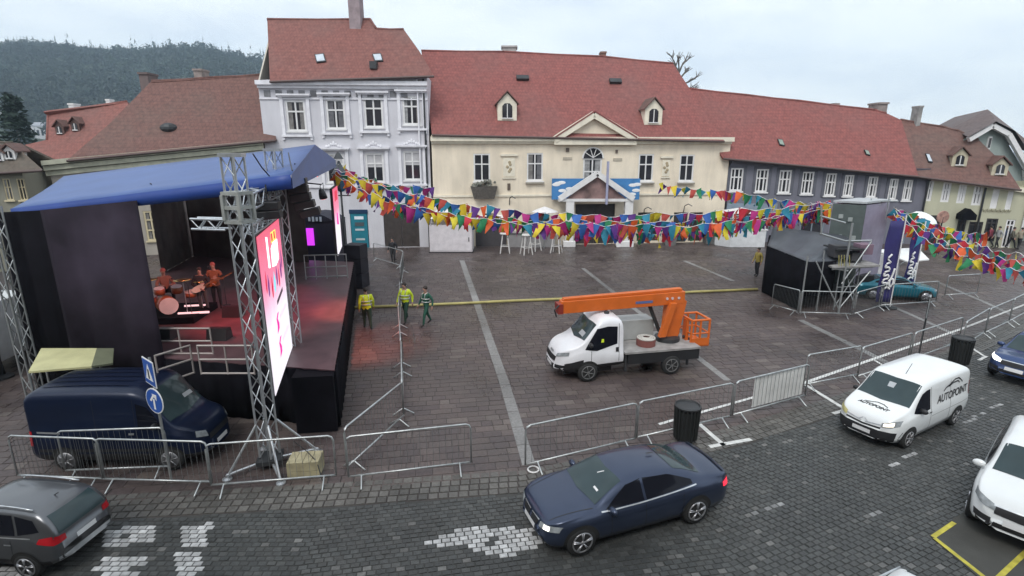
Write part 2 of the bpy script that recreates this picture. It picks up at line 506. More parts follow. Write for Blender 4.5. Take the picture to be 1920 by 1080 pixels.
cang = [(-12, .05), (0, .16), (8, .45), (20, .55)]
while y < 24:
    ri += 1
    x = -13 + (ri % 2) * .085 + rnd.uniform(-.02, .02)
    while x < 27:
        sl = .02 if x < -3 else .2 if x < 3 else .45
        yy = y + (0 if x < -4 else (x + 4) * .18 + max(0, x - 4) * .25)
        ln_ = .2 if yy > 13 else .17
        if 6.9 < yy < edge_y(x) - .02 and abs(x) < yy * 1.02 + 2:
            k = rnd.random(); j = rnd.uniform(.75, 1.25)
            c = (.05, .052, .051) if k < .6 else (.056, .057, .055) if k < .965 else (.115, .113, .108)
            c = tuple(q * j for q in c)
            if any(in_poly(x, yy, P) for P in WHITE[:6]) and rnd.random() < .96: c = (.5 * rnd.uniform(.65, 1.1),) * 3
            if any(in_poly(x, yy, P) for P in WHITE[6:]) and rnd.random() < .65: c = (.3 * rnd.uniform(.6, 1.1),) * 3
            an = .02 if x < -4 else (.18 if x < 4 else .42)
            cob.append((x, yy, ln_ - .011, .11, an, rnd.uniform(-.006, .004), c))
        x += ln_
    y += .122
lay(cob, 'cobble', SETT, road, 290)
# painted bay lines on the square's road side
paint_m = mat('road_paint_white', (.6, .6, .58), .7, var=.25, scale=6)
def stripe(name, a, b, w, m, parent, z=.009):
    a, b = V((a.x, a.y, z)), V((b.x, b.y, z)); e = (b - a).normalized().cross(V((0, 0, 1))) * w / 2
    o = MB().prism([a - e, b - e, b + e, a + e], (0, 0, .003)).build(name, m, None); o.parent = parent
    return o
for a, b, w in (((1300, 786), (1358, 836), .13), ((1330, 838), (1408, 824), .13), ((1510, 722), (1592, 772), .13), ((1562, 776), (1600, 765), .12),
                ((1506, 719), (1700, 652), .13), ((1700, 652), (1800, 618), .12), ((1800, 618), (1925, 570), .11), ((1640, 676), (1660, 688), .1), ((1810, 645), (1845, 668), .1), ((1835, 676), (1850, 668), .1), ((1235, 796), (1506, 719), .1)):
    stripe('bay_line', G(*a), G(*b), w, paint_m, square)
# asphalt bay with yellow edge lines
bay = MB().prism([G(*q) + V((0, 0, .008)) for q in ((1742, 1004), (1790, 972), (1900, 900), (2080, 840), (2300, 1000), (1866, 1110))], (0, 0, .006)).build('parking_bay', mat('bay_asphalt', (.062, .061, .055), .75, var=.25, scale=1.5, bump=.3, bscale=60)); tag(bay, kind='structure')
ylw = mat('yellow_line', (.48, .42, .06), .7, var=.3, scale=5)
for a, b in (((1749, 1008), (1789, 981)), ((1752, 1010), (1846, 1084)), ((1868, 1088), (1930, 1030))): stripe('yellow_line', G(*a), G(*b), .085, ylw, bay, .0165)
# utility cover with a pale ring
o = MB().tube([G(1000, 881).to_2d().to_3d() + V((math.cos(a) * .13, math.sin(a) * .13, .012)) for a in np.linspace(0, 2 * math.pi, 21)[:-1]], .02, 6, closed=True).build('ring', white_paint, square, True)
# ------------------------------------------------------------------ hill and forest
hill_m = mat('hill_soil', (.045, .06, .035), .95, var=.3, scale=.05)
RIDGE = [(-420, 150), (-60, 128), (0, 124), (40, 112), (110, 102), (140, 98), (220, 94), (330, 94), (400, 98), (450, 106), (490, 112), (560, 125), (700, 170), (900, 262), (1100, 300)]
RY = 900.0
rx = [PY(u, v, RY) for u, v in RIDGE]
def ridge_z(x):
    xs = [p.x for p in rx]; zs = [p.z for p in rx]
    return float(np.interp(x, xs, zs)) - 15
def hill_z(x, y):
    t = (y - 260) / (RY - 260)
    if t < 0: return -1.5
    h = ridge_z(x)
    if t > 1: return h - (t - 1) * 40
    return -1.5 + (h + 1.5) * (t * t * (3 - 2 * t)) ** .8 + 5 * math.sin(x * .025 + y * .015)
hm = MB(); nx, ny = 46, 30
for j in range(ny + 1):
    for i in range(nx + 1):
        x, y = -1400 + i * 1650 / nx, 260 + j * 720 / ny
        hm.v.append((x, y, hill_z(x, y)))
for j in range(ny):
    for i in range(nx):
        a = j * (nx + 1) + i; hm.f.append((a, a + 1, a + nx + 2, a + nx + 1)); hm.m.append(0)
tag(hm.build('hill', hill_m, smooth=True), kind='structure')
FOREST = tone_mat('forest_foliage', .8, .2, 3, .3)
FARH = []
for px in ((62, 236, 90, 262), (-14, 210, 14, 232)):
    for y in range(262, 860, 6):
        q = PY((px[0] + px[2]) / 2, px[3], y)
        if hill_z(q.x, y) >= q.z: break
    FARH.append((px, y))
def forest():
    rf = random.Random(5); vs = []; fs = []; cs = []
    def tri(a, b, c, col): 
        o = len(vs); vs.extend((a, b, c)); fs.append((o, o + 1, o + 2)); cs.extend((col,) * 3)
    trees = []
    for _ in range(5200):
        y = 265 + (RY - 235) * rf.random() ** .7; x = rf.uniform(-1.06, -.38) * y
        trees.append((x, y, rf.uniform(.75, 1.0)))
    for u in np.arange(-40, 500, 3.4):
        p = PY(u + rf.uniform(-3, 3), 100, RY); trees.append((p.x, RY + rf.uniform(-25, 12), rf.choice((.7, .9, 1.0, 1.2, 1.5, 1.9))))
    for x, y, sc in trees:
        u_ = 960 + FPX * x / (y * CP)
        if any(px[0] - 6 < u_ < px[2] + 6 and yh - 110 < y < yh + 8 for px, yh in FARH): continue
        z = hill_z(x, y) - .4; con = rf.random() < .3
        h = sc * rf.uniform(12, 18) * (1.25 if con else .9); j = rf.uniform(.45, 1.5) * (1 + .35 * math.sin(x * .02) * math.sin(y * .017))
        if con:
            col = (.014 * j, .03 * j, .022 * j)
            for _ in range(34):
                t = rf.random(); a = rf.uniform(0, 6.28); r = (1 - t) * h * .24 + .2
                zz = z + h * (.1 + .9 * t)
                tip = (x + math.cos(a) * r, y + math.sin(a) * r, zz - .12 * h * (1 - t))
                q = .5 * r + .2
                tri((x + math.cos(a + 1.2) * q * .6, y + math.sin(a + 1.2) * q * .6, zz + .05 * h), (x + math.cos(a - 1.2) * q * .6, y + math.sin(a - 1.2) * q * .6, zz + .05 * h), tip, col)
        else:
            col = (.032 * j, .045 * j, .03 * j) if rf.random() < .5 else (.02 * j, .036 * j, .022 * j)
            for _ in range(40):
                th = rf.uniform(0, 6.28); ph = math.acos(rf.uniform(-.6, 1)); rr = h * .36 * rf.uniform(.55, 1.05)
                c = (x + rr * math.sin(ph) * math.cos(th), y + rr * math.sin(ph) * math.sin(th), z + h * .6 + rr * 1.1 * math.cos(ph))
                s = h * rf.uniform(.1, .2)
                tri(*[tuple(c[k] + rf.uniform(-s, s) for k in range(3)) for _ in range(3)], col)
            for k in range(2):
                tri((x - .3, y, z), (x + .3, y, z), (x + rf.uniform(-.6, .6), y, z + h * .8), (.03, .026, .022))
    me = bpy.data.meshes.new('forest'); me.from_pydata(vs, [], fs)
    at = me.color_attributes.new('tone', 'FLOAT_COLOR', 'POINT')
    at.data.foreach_set('color', np.array([(*c, 1) for c in cs]).reshape(-1))
    me.materials.append(FOREST)
    o = bpy.data.objects.new('forest', me); COL.objects.link(o)
    tag(o, 'dark mixed forest covering the hill behind the houses', 'forest', kind='stuff')
forest()
# ================================================================== BUILDINGS
WR = random.Random(17)
CURT = [mat('curtain_%d' % i, c, .9, var=.3, scale=4) for i, c in enumerate(((.3, .3, .3), (.2, .19, .18), (.13, .13, .14)))]
class Facade:
    def __init__(s, bl, br, vl, vr):
        s.A, s.B = G(*bl), G(*br)
        s.W = (s.B - s.A).length; s.x = (s.B - s.A).normalized(); s.n = V((s.x.y, -s.x.x, 0))
        s.zl, s.zr = zat(s.A, vl), zat(s.B, vr)
    def top(s, a): return s.zl + (s.zr - s.zl) * a / s.W
    def p(s, a, z, out=0): return s.A + s.x * a + s.n * out + V((0, 0, z))
    def sz(s, u, v):
        h = plane_hit(u, v, s.A, s.n); return (h - s.A).dot(s.x), h.z
    def rect(s, u0, v0, u1, v1):
        a0, z0 = s.sz(u0, v1); a1, z1 = s.sz(u1, v0); a2, _ = s.sz(u0, v0); a3, _ = s.sz(u1, v1)
        return ((a0 + a2) / 2, max(z0, .02), (a1 + a3) / 2, z1)
    def block(s, mb, a0, z0, a1, z1, o0, o1, m=0):      # box from out=o0 to out=o1
        mb.hexa([s.p(a0, z0, o1), s.p(a1, z0, o1), s.p(a1, z0, o0), s.p(a0, z0, o0), s.p(a0, z1, o1), s.p(a1, z1, o1), s.p(a1, z1, o0), s.p(a0, z1, o0)], m)
    def wall(s, parent, m, holes, depth=9.0, reveal=.2):
        mb = MB(); zmin = -.08
        xs = sorted({0.0, s.W} | {h[0] for h in holes} | {h[2] for h in holes})
        zs = sorted({zmin} | {h[1] for h in holes} | {h[3] for h in holes} | {min(s.zl, s.zr) - .25})
        for i in range(len(xs) - 1):
            for k in range(len(zs) - 1):
                cx, cz = (xs[i] + xs[i + 1]) / 2, (zs[k] + zs[k + 1]) / 2
                if any(h[0] < cx < h[2] and h[1] < cz < h[3] for h in holes): continue
                mb.add([s.p(xs[i], zs[k]), s.p(xs[i + 1], zs[k]), s.p(xs[i + 1], zs[k + 1]), s.p(xs[i], zs[k + 1])], [(0, 1, 2, 3)])
            mb.add([s.p(xs[i], zs[-1]), s.p(xs[i + 1], zs[-1]), s.p(xs[i + 1], s.top(xs[i + 1])), s.p(xs[i], s.top(xs[i]))], [(0, 1, 2, 3)])
        for a0, z0, a1, z1 in holes:
            f = [s.p(a0, z0), s.p(a1, z0), s.p(a1, z1), s.p(a0, z1)]; b = [q - s.n * reveal for q in f]
            mb.add(f + b, [(0, 1, 5, 4)[::-1], (1, 2, 6, 5)[::-1], (2, 3, 7, 6)[::-1], (3, 0, 4, 7)[::-1], (4, 5, 6, 7)])
        for a, zt in ((0, s.zl), (s.W, s.zr)):
            mb.add([s.p(a, zmin), s.p(a, zmin, -depth), s.p(a, zt, -depth), s.p(a, zt)], [(0, 1, 2, 3)])
        mb.add([s.p(0, zmin, -depth), s.p(s.W, zmin, -depth), s.p(s.W, s.zr, -depth), s.p(0, s.zl, -depth)], [(0, 1, 2, 3)])
        return mb.build('wall', m, parent)
    def window(s, parent, r, fm, cols=2, rows=(.68,), sill=True, split=False, fw=.09, blind=None, name='window'):
        a0, z0, a1, z1 = r; mb = MB(); W_, H_ = a1 - a0, z1 - z0
        for q in ((a0, z0, a0 + fw, z1), (a1 - fw, z0, a1, z1), (a0 + fw, z0, a1 - fw, z0 + fw), (a0 + fw, z1 - fw, a1 - fw, z1)):
            s.block(mb, *q, -.13, -.03)
        ax = [a0 + fw] + [a0 + W_ * (i + 1) / cols for i in range(cols - 1)] + [a1 - fw]
        zx = [z0 + fw] + [z0 + H_ * t for t in rows] + [z1 - fw]
        mw = fw * .42
        for x in ax[1:-1]: s.block(mb, x - mw, z0 + fw, x + mw, z1 - fw, -.125, -.04)
        for z in zx[1:-1]: s.block(mb, a0 + fw, z - mw, a1 - fw, z + mw, -.122, -.043)
        w = mb.build(name, fm, parent)
        if split:
            for i in range(len(ax) - 1):
                for k in range(len(zx) - 1):
                    q = MB(); s.block(q, ax[i] + .005, zx[k] + .005, ax[i + 1] - .005, zx[k + 1] - .005, -.115, -.1)
                    o = q.build('pane', glass, None); o.parent = w
        else:
            q = MB(); s.block(q, a0 + fw * .6, z0 + fw * .6, a1 - fw * .6, z1 - fw * .6, -.118, -.1)
            o = q.build('pane', glass, None); o.parent = w
        if not blind and name == 'window' and WR.random() < .6:
            cw = W_ * WR.choice((.16, .22, .28)); q = MB()
            for x0_, x1_ in ((a0 + fw, a0 + fw + cw), (a1 - fw - cw, a1 - fw)):
                q = MB(); s.block(q, x0_, z0 + fw, x1_, z1 - fw, -.099, -.094)
                o = q.build('curtain', CURT[WR.randrange(3)], None); o.parent = w
        if blind:
            q = MB(); s.block(q, a0 + fw, z1 - fw - H_ * blind, a1 - fw, z1 - fw, -.097, -.085)
            o = q.build('blind', mat('roller_blind', (.5, .49, .5), .8), None); o.parent = w
        if sill:
            q = MB(); s.block(q, a0 - .08, z0 - .1, a1 + .08, z0 - .003, -.1, .12)
            o = q.build('sill', fm, None); o.parent = w
        return w
    def slope_plane(s, ang, over=.35):
        """roof plane rising backwards from the eave"""
        e0, e1 = s.p(0, s.zl, over), s.p(s.W, s.zr, over)
        back = (-s.n * math.cos(ang) + V((0, 0, math.sin(ang))))
        nn = (e1 - e0).cross(back).normalized()
        return e0 + V((0, 0, .06)), nn, back
    def roof(s, parent, m, px, ang, over=.35, name='roof', back=True):
        p0, nn, bk = s.slope_plane(ang, over)
        P = [plane_hit(u, v, p0, nn) for u, v in px]
        mb = MB().prism(P, -nn * .16)
        if back:                                   # the far slope, mirrored over the ridge
            top = max(P, key=lambda q: (q - p0).dot(bk)); d = (top - s.A).dot(-s.n)
            Q = [q - s.n * 2 * (d - (q - s.A).dot(-s.n)) for q in P]
            n2 = V(nn); n2 = nn - s.n * 2 * nn.dot(s.n)
            mb.prism(Q, -n2 * .16)
            s.ridge_d = d
        cap = MB(); zm_ = sum(q.z for q in P) / len(P)
        for a, b in zip(P, P[1:] + P[:1]):
            if a.z > zm_ and b.z > zm_: cap.tube([a, a.lerp(b, .5) + V((0, 0, -.04)), b], .1, 6)
        if cap.v: cap.build('ridge_caps', m, parent, True)
        rod('gutter', P[0] + V((0, -.06, -.06)), P[1] + V((0, -.06, -.06)), .08, mat('gutter_brown', (.09, .06, .055), .6), parent)
        return mb.build(name, m, parent)

def downpipe(parent, f, a, z0, z1, m):
    rod('downpipe', f.p(a, z0, .12), f.p(a, z1, .12), .07, m, parent)
def on_roof(f, ang, u, v, over=.35):
    p0, nn, bk = f.slope_plane(ang, over)
    return plane_hit(u, v, p0, nn), nn, bk
def skylight(parent, f, ang, px, m, name='skylight'):
    p0, nn, bk = f.slope_plane(ang)
    P = [plane_hit(u, v, p0, nn) + nn * .01 for u, v in px]
    o = MB().prism(P, nn * .1).build(name, dark_metal, parent)
    c = sum(P, V()) / 4
    q = MB().prism([c + (x - c) * .8 + nn * .104 for x in P], nn * .01).build('pane', m, None); q.parent = o
    return o
def chimney(parent, px, y, m, depth=.9, cap=True, name='chimney'):
    (u0, v0, u1, v1) = px
    a, b = PY(u0, v1, y), PY(u1, v0, y)
    w = b.x - a.x
    mb = MB().box(((a.x + b.x) / 2, y, (a.z + b.z) / 2 - 1), (w * .86, depth, b.z - a.z + 2))
    o = mb.build(name, m, parent)
    if cap:
        q = MB().box(((a.x + b.x) / 2, y, b.z + .06), (w, depth * 1.15, .14)).build('cap', m, None); q.parent = o
    return o

# ---------- grey three-storey house beside the stage
gh_wall = stucco('lilac_grey_plaster', (.63, .62, .655))
gh_trim = mat('pale_trim', (.76, .75, .78), .7, var=.1)
tiles_a = tile_mat('tiles_brown_red', (.215, .08, .066), (.2, .075, .062), (.17, .085, .073))
tiles_b = tile_mat('tiles_red', (.245, .074, .064), (.225, .068, .06), (.195, .078, .069))
tiles_c = tile_mat('tiles_dull', (.165, .078, .064), (.15, .07, .058), (.125, .08, .066))
F = Facade((518, 466), (812, 463), 150, 140)
gh = thing('grey_townhouse', 'three-storey lilac grey house with white framed windows, taller than its neighbours', 'house', F.p(F.W / 2, 0))
ups = [F.rect(*q) for q in ((537, 188, 573, 246), (612, 186, 647, 242), (683, 183, 718, 239), (755, 180, 789, 234))]
los = [F.rect(*q) for q in ((612, 288, 646, 343), (686, 287, 720, 342), (757, 283, 790, 338))]
gate = F.rect(720, 394, 786, 466); atm = F.rect(658, 394, 691, 468)
F.wall(gh, gh_wall, ups + los + [gate, atm], 9.5)
for i, r in enumerate(ups + los):
    F.window(gh, r, white_paint, 2, (.64,), True, True, .13, blind=.42 if i > 3 else None)
    a0, z0, a1, z1 = r; mb = MB()
    F.block(mb, a0 - .5, z1 + .3, a1 + .5, z1 + .42, .003, .34); F.block(mb, a0 - .42, z1 + .2, a1 + .42, z1 + .3, .003, .2)
    for x in (a0 - .36, a1 + .14): F.block(mb, x, z0 - .25, x + .22, z1 + .2, .003, .12)
    F.block(mb, a0 - .42, z0 - .4, a1 + .42, z0 - .25, .003, .2)
    F.block(mb, a0 - .4, z0 - .62, a0 - .24, z0 - .4, .003, .12); F.block(mb, a1 + .24, z0 - .62, a1 + .4, z0 - .4, .003, .12)
    if i > 3:
        c = (a0 + a1) / 2
        for k in range(-3, 4): mb.ball(F.p(c + k * .17, z1 + .62 + .1 * math.cos(k * 1.1), .04), (.1, .06, .1 if k else .17), 6)
    mb.build('window_surround', gh_trim, gh)
mb = MB()
F.block(mb, -.05, F.zl - .34, F.W + .05, F.zl - .05, .003, .45); F.block(mb, 0, F.zl - .55, F.W, F.zl - .34, .003, .25)
F.block(mb, 0, F.zl - 1.3, F.W, F.zl - 1.2, .003, .08)
mb.build('cornice', gh_trim, gh)
mb = MB()
for k in range(13): F.block(mb, .35 + k * .84 * F.W / 12.4, F.zl - 1.12, .8 + k * .84 * F.W / 12.4, F.zl - .68, .003, .03)
mb.build('frieze', mat('frieze_grey', (.2, .2, .21), .8, var=.3), gh)
mb = MB(); F.block(mb, 0, 4.6, F.W, 4.8, .003, .12); mb.build('string_course', gh_trim, gh)
g_ = MB(); a0, z0, a1, z1 = gate
F.block(g_, a0 + .01, z0, (a0 + a1) / 2 - .02, z1 - .01, -.18, -.08); F.block(g_, (a0 + a1) / 2 + .02, z0, a1 - .01, z1 - .01, -.18, -.08)
g_.build('gate', mat('dark_brown_wood', (.05, .04, .036), .6, var=.3, scale=3), gh)
# cash machine in its arched niche
a0, z0, a1, z1 = atm
teal = mat('teal_panel', (.02, .19, .25), .4, var=.1)
mb = MB(); F.block(mb, a0 + .05, z0, a1 - .05, z1 - .25, -.19, .06); k = mb.build('cash_machine', teal, gh)
mb = MB(); F.block(mb, a0 - .02, z1 - .25, a1 + .02, z1 + .05, -.19, .1); q = mb.build('header', mat('navy_panel', (.015, .045, .1), .4), None); q.parent = k
for t0, t1, c in ((.76, .84, (.75, .8, .85)), (.58, .68, (.08, .1, .11)), (.46, .51, (.55, .6, .62)), (.2, .25, (.5, .55, .55))):
    mb = MB(); F.block(mb, a0 + .35, z0 + (z1 - z0) * t0, a1 - .3, z0 + (z1 - z0) * t1, .06, .085)
    q = mb.build('slot', mat('atm_%d' % int(t0 * 100), c, .4), None); q.parent = k
F.roof(gh, tiles_a, [(506, 152), (814, 142), (787, 97), (757, 55), (706, 54), (694, 36), (501, 36)], R(47))
P0, nn, bk = F.slope_plane(R(47))
apex = plane_hit(501, 36, P0, nn); dd = (apex - F.A).dot(-F.n)
gm = MB()
for a in (.02,):
    zt = F.top(a)
    gm.prism([F.p(a, zt - .1), F.p(a, zt - .1, -2 * dd + .3), F.p(a, apex.z - (1.5 if a > 1 else .35), -dd)], F.x * .1)
gm.build('gable', stucco('cream_plaster_old', (.55, .51, .44)), gh)
for px in ([(590, 104), (608, 102), (612, 117), (594, 119)], [(698, 103), (715, 102), (719, 116), (703, 117)]): skylight(gh, F, R(47), px, mat('skylight_glass', (.5, .55, .6), .15))
h, nn, bk = on_roof(F, R(47), 701, 128); mb = MB().box(h + V((0, 0, .2)), (.5, .5, .5)); mb.build('roof_vent', dark_metal, gh)
chimney(gh, (657, -40, 676, 40), F.A.y + dd, mat('chimney_render', (.3, .24, .25), .9, var=.2), 1.2)
downpipe(gh, F, F.W - .25, 0, F.zr - .3, dark_metal)
downpipe(gh, F, F.W - .7, 3, F.zr - .3, gh_trim)

# ---------- town hall
th_wall = stucco('cream_plaster', (.82, .72, .57), .2)
th_trim = mat('cream_trim', (.76, .7, .57), .75, var=.1)
F = Facade((816, 463), (1352, 453), 253, 263)
th = thing('town_hall', 'cream two-storey town hall with red roof, triangular pediment and two dormers', 'building', F.p(F.W / 2, 0))
wins = [F.rect(*q) for q in ((888, 288, 919, 340), (988, 287, 1018, 339), (1197, 289, 1225, 340), (1274, 290, 1301, 340))]
door = F.rect(1093, 297, 1128, 352)
holes = [F.rect(*q) for q in ((1078, 382, 1152, 460), (1195, 398, 1237, 452), (1262, 398, 1288, 454), (1292, 398, 1316, 452), (905, 400, 930, 458), (985, 400, 1030, 458))]
F.wall(th, th_wall, wins + [door] + holes, 12)
for r in wins: F.window(th, r, white_paint, 2, (.62,), True, True, .11)
dw = F.window(th, door, white_paint, 2, (.55,), False, False, .12)
a0, z0, a1, z1 = door; c = (a0 + a1) / 2; rr = (a1 - a0) / 2
mb = MB(); mb.prism([F.p(c + math.cos(t) * (rr + .12), z1 + math.sin(t) * (rr + .12), .003) for t in np.linspace(0, math.pi, 13)], F.n * .05); mb.build('fanlight_frame', white_paint, th)
fl = MB().prism([F.p(c + math.cos(t) * rr, z1 + .02 + math.sin(t) * rr, .05) for t in np.linspace(0, math.pi, 13)], F.n * .02).build('fanlight', glass, th)
mb = MB()
for t in np.linspace(0, math.pi, 6)[1:-1]: mb.bar(F.p(c, z1 + .05, .085), F.p(c + math.cos(t) * rr, z1 + math.sin(t) * rr, .085), .05)
q = mb.build('fanlight_bars', white_paint, None); q.parent = fl
dk = mat('dark_doorway', (.035, .03, .03), .6, var=.3)
for r in holes:
    mb = MB(); F.block(mb, r[0] + .02, r[1], (r[0] + r[2]) / 2 - .015, r[3] - .02, -.19, -.1); F.block(mb, (r[0] + r[2]) / 2 + .015, r[1], r[2] - .02, r[3] - .02, -.19, -.1); mb.build('door', dk, th)
mb = MB()                                            # cornice, string course, lintels
F.block(mb, -.05, F.zl - .45, F.W + .1, F.zl - .12, .003, .38); F.block(mb, 0, F.zl - .62, F.W, F.zl - .45, .003, .2)
mb.build('cornice', th_trim, th)
mb = MB(); zz = F.sz(950, 366)[1]; F.block(mb, 0, zz - .1, F.sz(1045, 366)[0], zz + .05, .003, .1); F.block(mb, F.sz(1185, 366)[0], zz - .1, F.W, zz + .05, .003, .1); mb.build('string_course', th_trim, th)
mb = MB()
for r in wins: F.block(mb, r[0] - .1, r[1] - .22, r[2] + .1, r[1] - .103, .003, .22)
mb.build('window_ledge', mat('ledge_grey_stone', (.3, .27, .22), .8), th)  # ledges in a darker grey than the cream trim
for px in ((941, 290, 968, 335), (1239, 294, 1258, 334)):
    r = F.rect(*px); mb = MB()
    F.block(mb, r[0] - .1, r[3] - .1, r[2] + .1, r[3] + .05, .003, .14); F.block(mb, r[0] + .1, r[1] + .15, r[2] - .1, r[3] - .25, .003, .06); F.block(mb, r[0] + .05, r[1], r[2] - .05, r[1] + .1, .003, .1)
    o = mb.build('relief', th_trim, th)
    mb = MB(); cx = (r[0] + r[2]) / 2; cz = (r[1] + r[3]) / 2
    for k in range(5): mb.ball(F.p(cx + math.sin(k * 2.3) * .14, cz - .35 + k * .17, .07), (.12, .05, .12), 6)
    q = mb.build('carving', mat('carved_stone', (.38, .31, .2), .8), None); q.parent = o
pa, pb = F.sz(1038, 256)[0], F.sz(1191, 260)[0]; pc = F.sz(1112, 214); pzb = F.top(pc[0]) - .15
mb = MB().prism([F.p(pa + .3, pzb, .1), F.p(pb - .3, pzb, .1), F.p(pc[0], pc[1] - .25, .1)], -F.n * 2.5); mb.build('pediment', th_wall, th)
mb = MB()
for e in (pa, pb):
    mb.bar(F.p(e, pzb, .3), F.p(pc[0], pc[1] - .05, .3), .34, .5)
mb.bar(F.p(pa, pzb - .12, .3), F.p(pb, pzb - .12, .3), .24, .5)
mb.build('pediment_moulding', th_trim, th)
mb = MB()
for e, s_ in ((pa, -1), (pb, 1)):
    b0 = F.p(e, pzb + .1, .5); b1 = F.p(pc[0], pc[1] + .12, .5)
    mb.add([b0, b1, b1 - F.n * 5, b0 - F.n * 2.2, b0 + V((0, 0, .12)), b1 + V((0, 0, .12)), b1 - F.n * 5 + V((0, 0, .12)), b0 - F.n * 2.2 + V((0, 0, .12))], [(3, 2, 1, 0), (4, 5, 6, 7), (0, 1, 5, 4), (1, 2, 6, 5), (2, 3, 7, 6), (3, 0, 4, 7)])
mb.build('pediment_roof', tiles_b, th)
F.roof(th, tiles_b, [(810, 252), (1358, 264), (1262, 119), (1130, 106), (945, 97), (790, 95)], R(45))
TH = F; th_d = F.ridge_d
def dormer(parent, f, ang, u, v, w, h, fm, rm, arched=False, skew=0):
    """roof window with its own little gable; u, v: middle of its foot"""
    p, nn, bk = on_roof(f, ang, u, v); n = f.n; x = f.x; z = V((0, 0, 1))
    d = h * 1.35 / math.tan(ang); fp = p + n * .05
    mb = MB()
    mb.prism([fp - x * w / 2, fp + x * w / 2, fp + x * w / 2 + z * h * .62, fp + z * h, fp - x * w / 2 + z * h * .62], -n * (d + .4))
    o = mb.build('dormer', fm, parent)
    mb = MB()
    for s_ in (-1, 1):
        a = fp + x * s_ * (w / 2 + .15) + z * (h * .62 - .08) + n * .18; b = fp + z * (h + .08) + n * .18
        mb.prism([a, b, b + z * .09, a + z * .09], -n * (d + .8))
    q = mb.build('dormer_roof', rm, None); q.parent = o
    mb = MB().prism([fp + n * .02 + x * k * w * .26 + z * h * j for k, j in ((-1, .1), (1, .1), (1, .52), (.5, .62), (-.5, .62), (-1, .52))], n * .03)
    q = mb.build('dormer_window', glass, None); q.parent = o
    mb = MB()
    mb.box(fp + n * .07 + z * h * .34, (.06, .05, h * .5)); mb.bar(fp + n * .08 - x * w * .3 + z * h * .08, fp + n * .08 + x * w * .3 + z * h * .08, .07)
    q = mb.build('dormer_frame', white_paint, None); q.parent = o
dormer(th, F, R(45), 951, 226, 1.45, 2.0, th_trim, tiles_c)
dormer(th, F, R(45), 1224, 234, 1.4, 1.9, th_trim, tiles_c)
for u, v in ((980, 152), (1154, 158)):
    p, nn, bk = on_roof(F, R(45), u, v); mb = MB()
    mb.prism([p - F.x * .5 + nn * .05, p + F.x * .5 + nn * .05, p + F.x * .5 + nn * .25, p - F.x * .5 + nn * .25], bk * .45); mb.build('roof_hatch', dark_metal, th)
yr = F.A.y + th_d
chimney(th, (940, 91, 970, 100), yr + 1.6, mat('chimney_grey', (.4, .38, .37), .9, var=.2), 1.2)
chimney(th, (1124, 101, 1136, 112), yr + 1.8, mat('chimney_brick', (.25, .15, .12), .9, var=.2), .8)
# wrought window box of dry plants, hung under a window
r = F.rect(882, 340, 932, 372); bx = thing('window_box', 'dark bowl-shaped window box of grey plants under a town hall window', 'planter', F.p((r[0] + r[2]) / 2, r[1], .3))
mb = MB(); c = (r[0] + r[2]) / 2; hw = (r[2] - r[0]) / 2
mb.prism([F.p(c - hw, r[3] - .35, .02), F.p(c - hw * .75, r[1], .02), F.p(c + hw * .75, r[1], .02), F.p(c + hw, r[3] - .35, .02)], F.n * .55)
mb.build('basket', mat('dark_basket', (.08, .07, .06), .8, var=.4, scale=8, bump=.5), bx)
for k in range(26):
    mb = MB() if k == 0 else mb
    mb.ball(F.p(c + rnd.uniform(-hw, hw) * .85, r[3] - .35 + rnd.uniform(-.05, .45), rnd.uniform(.1, .5)), rnd.uniform(.08, .17), 6)
mb.build('foliage', mat('dry_plants', (.2, .2, .17), .9, var=.5, scale=6), bx)
# small wall fittings
for u, v, w_, h_ in ((954, 350, .22, .5), (1064, 281, .25, .3), (1156, 284, .18, .25)):
    a, z = F.sz(u, v); mb = MB(); F.block(mb, a - w_ / 2, z - h_ / 2, a + w_ / 2, z + h_ / 2, .003, .08); mb.build('wall_plaque', mat('bronze_plaque', (.12, .09, .07), .5), th)
for u, v in ((1064, 297), (1158, 299)):
    a, z = F.sz(u, v); mb = MB(); F.block(mb, a - .35, z - .1, a + .35, z + .1, .003, .05); mb.build('name_plate', mat('stone_plate', (.45, .4, .32), .7), th)
for u, v in ((955, 372), (1207, 392), (1282, 386)):
    a, z = F.sz(u, v); mb = MB(); mb.tube([F.p(a, z - .5, .05), F.p(a, z, .15), F.p(a + .15, z + .2, .5), F.p(a + .4, z + .05, .7)], .035, 6); mb.build('wall_bracket', dark_metal, th)

# ---------- long dark grey house and its pale neighbour
dg_wall = stucco('slate_plaster', (.165, .165, .2))
F = Facade((1356, 453), (1719, 458), 294, 328)
dg = thing('slate_house', 'long low slate grey house with nine white windows under a red roof', 'house', F.p(F.W / 2, 0))
W9 = [F.rect(*q) for q in ((1369, 315, 1393, 358), (1417, 317, 1440, 360), (1460, 319, 1483, 362), (1503, 322, 1525, 364), (1547, 325, 1567, 367), (1582, 328, 1600, 368), (1626, 331, 1645, 370), (1666, 335, 1683, 374), (1693, 337, 1710, 376))]
sh = [F.rect(*q) for q in ((1366, 400, 1392, 452), (1398, 400, 1440, 446), (1460, 400, 1486, 453), (1500, 402, 1545, 448), (1560, 402, 1590, 455), (1610, 404, 1660, 450), (1675, 405, 1700, 456))]
F.wall(dg, dg_wall, W9 + sh, 11)
for r in W9: F.window(dg, r, white_paint, 3, (.6,), True, False, .12)
for i, r in enumerate(sh): F.window(dg, r, mat('shop_frame', (.2, .24, .28), .6), 2, (.8,), False, False, .1, name='shop_window' if i % 2 else 'shop_door')
mb = MB(); F.block(mb, 0, sh[0][3] + .12, F.W * .26, sh[0][3] + .8, .003, .1); mb.build('shop_fascia', mat('blue_grey_paint', (.22, .27, .33), .6), dg)
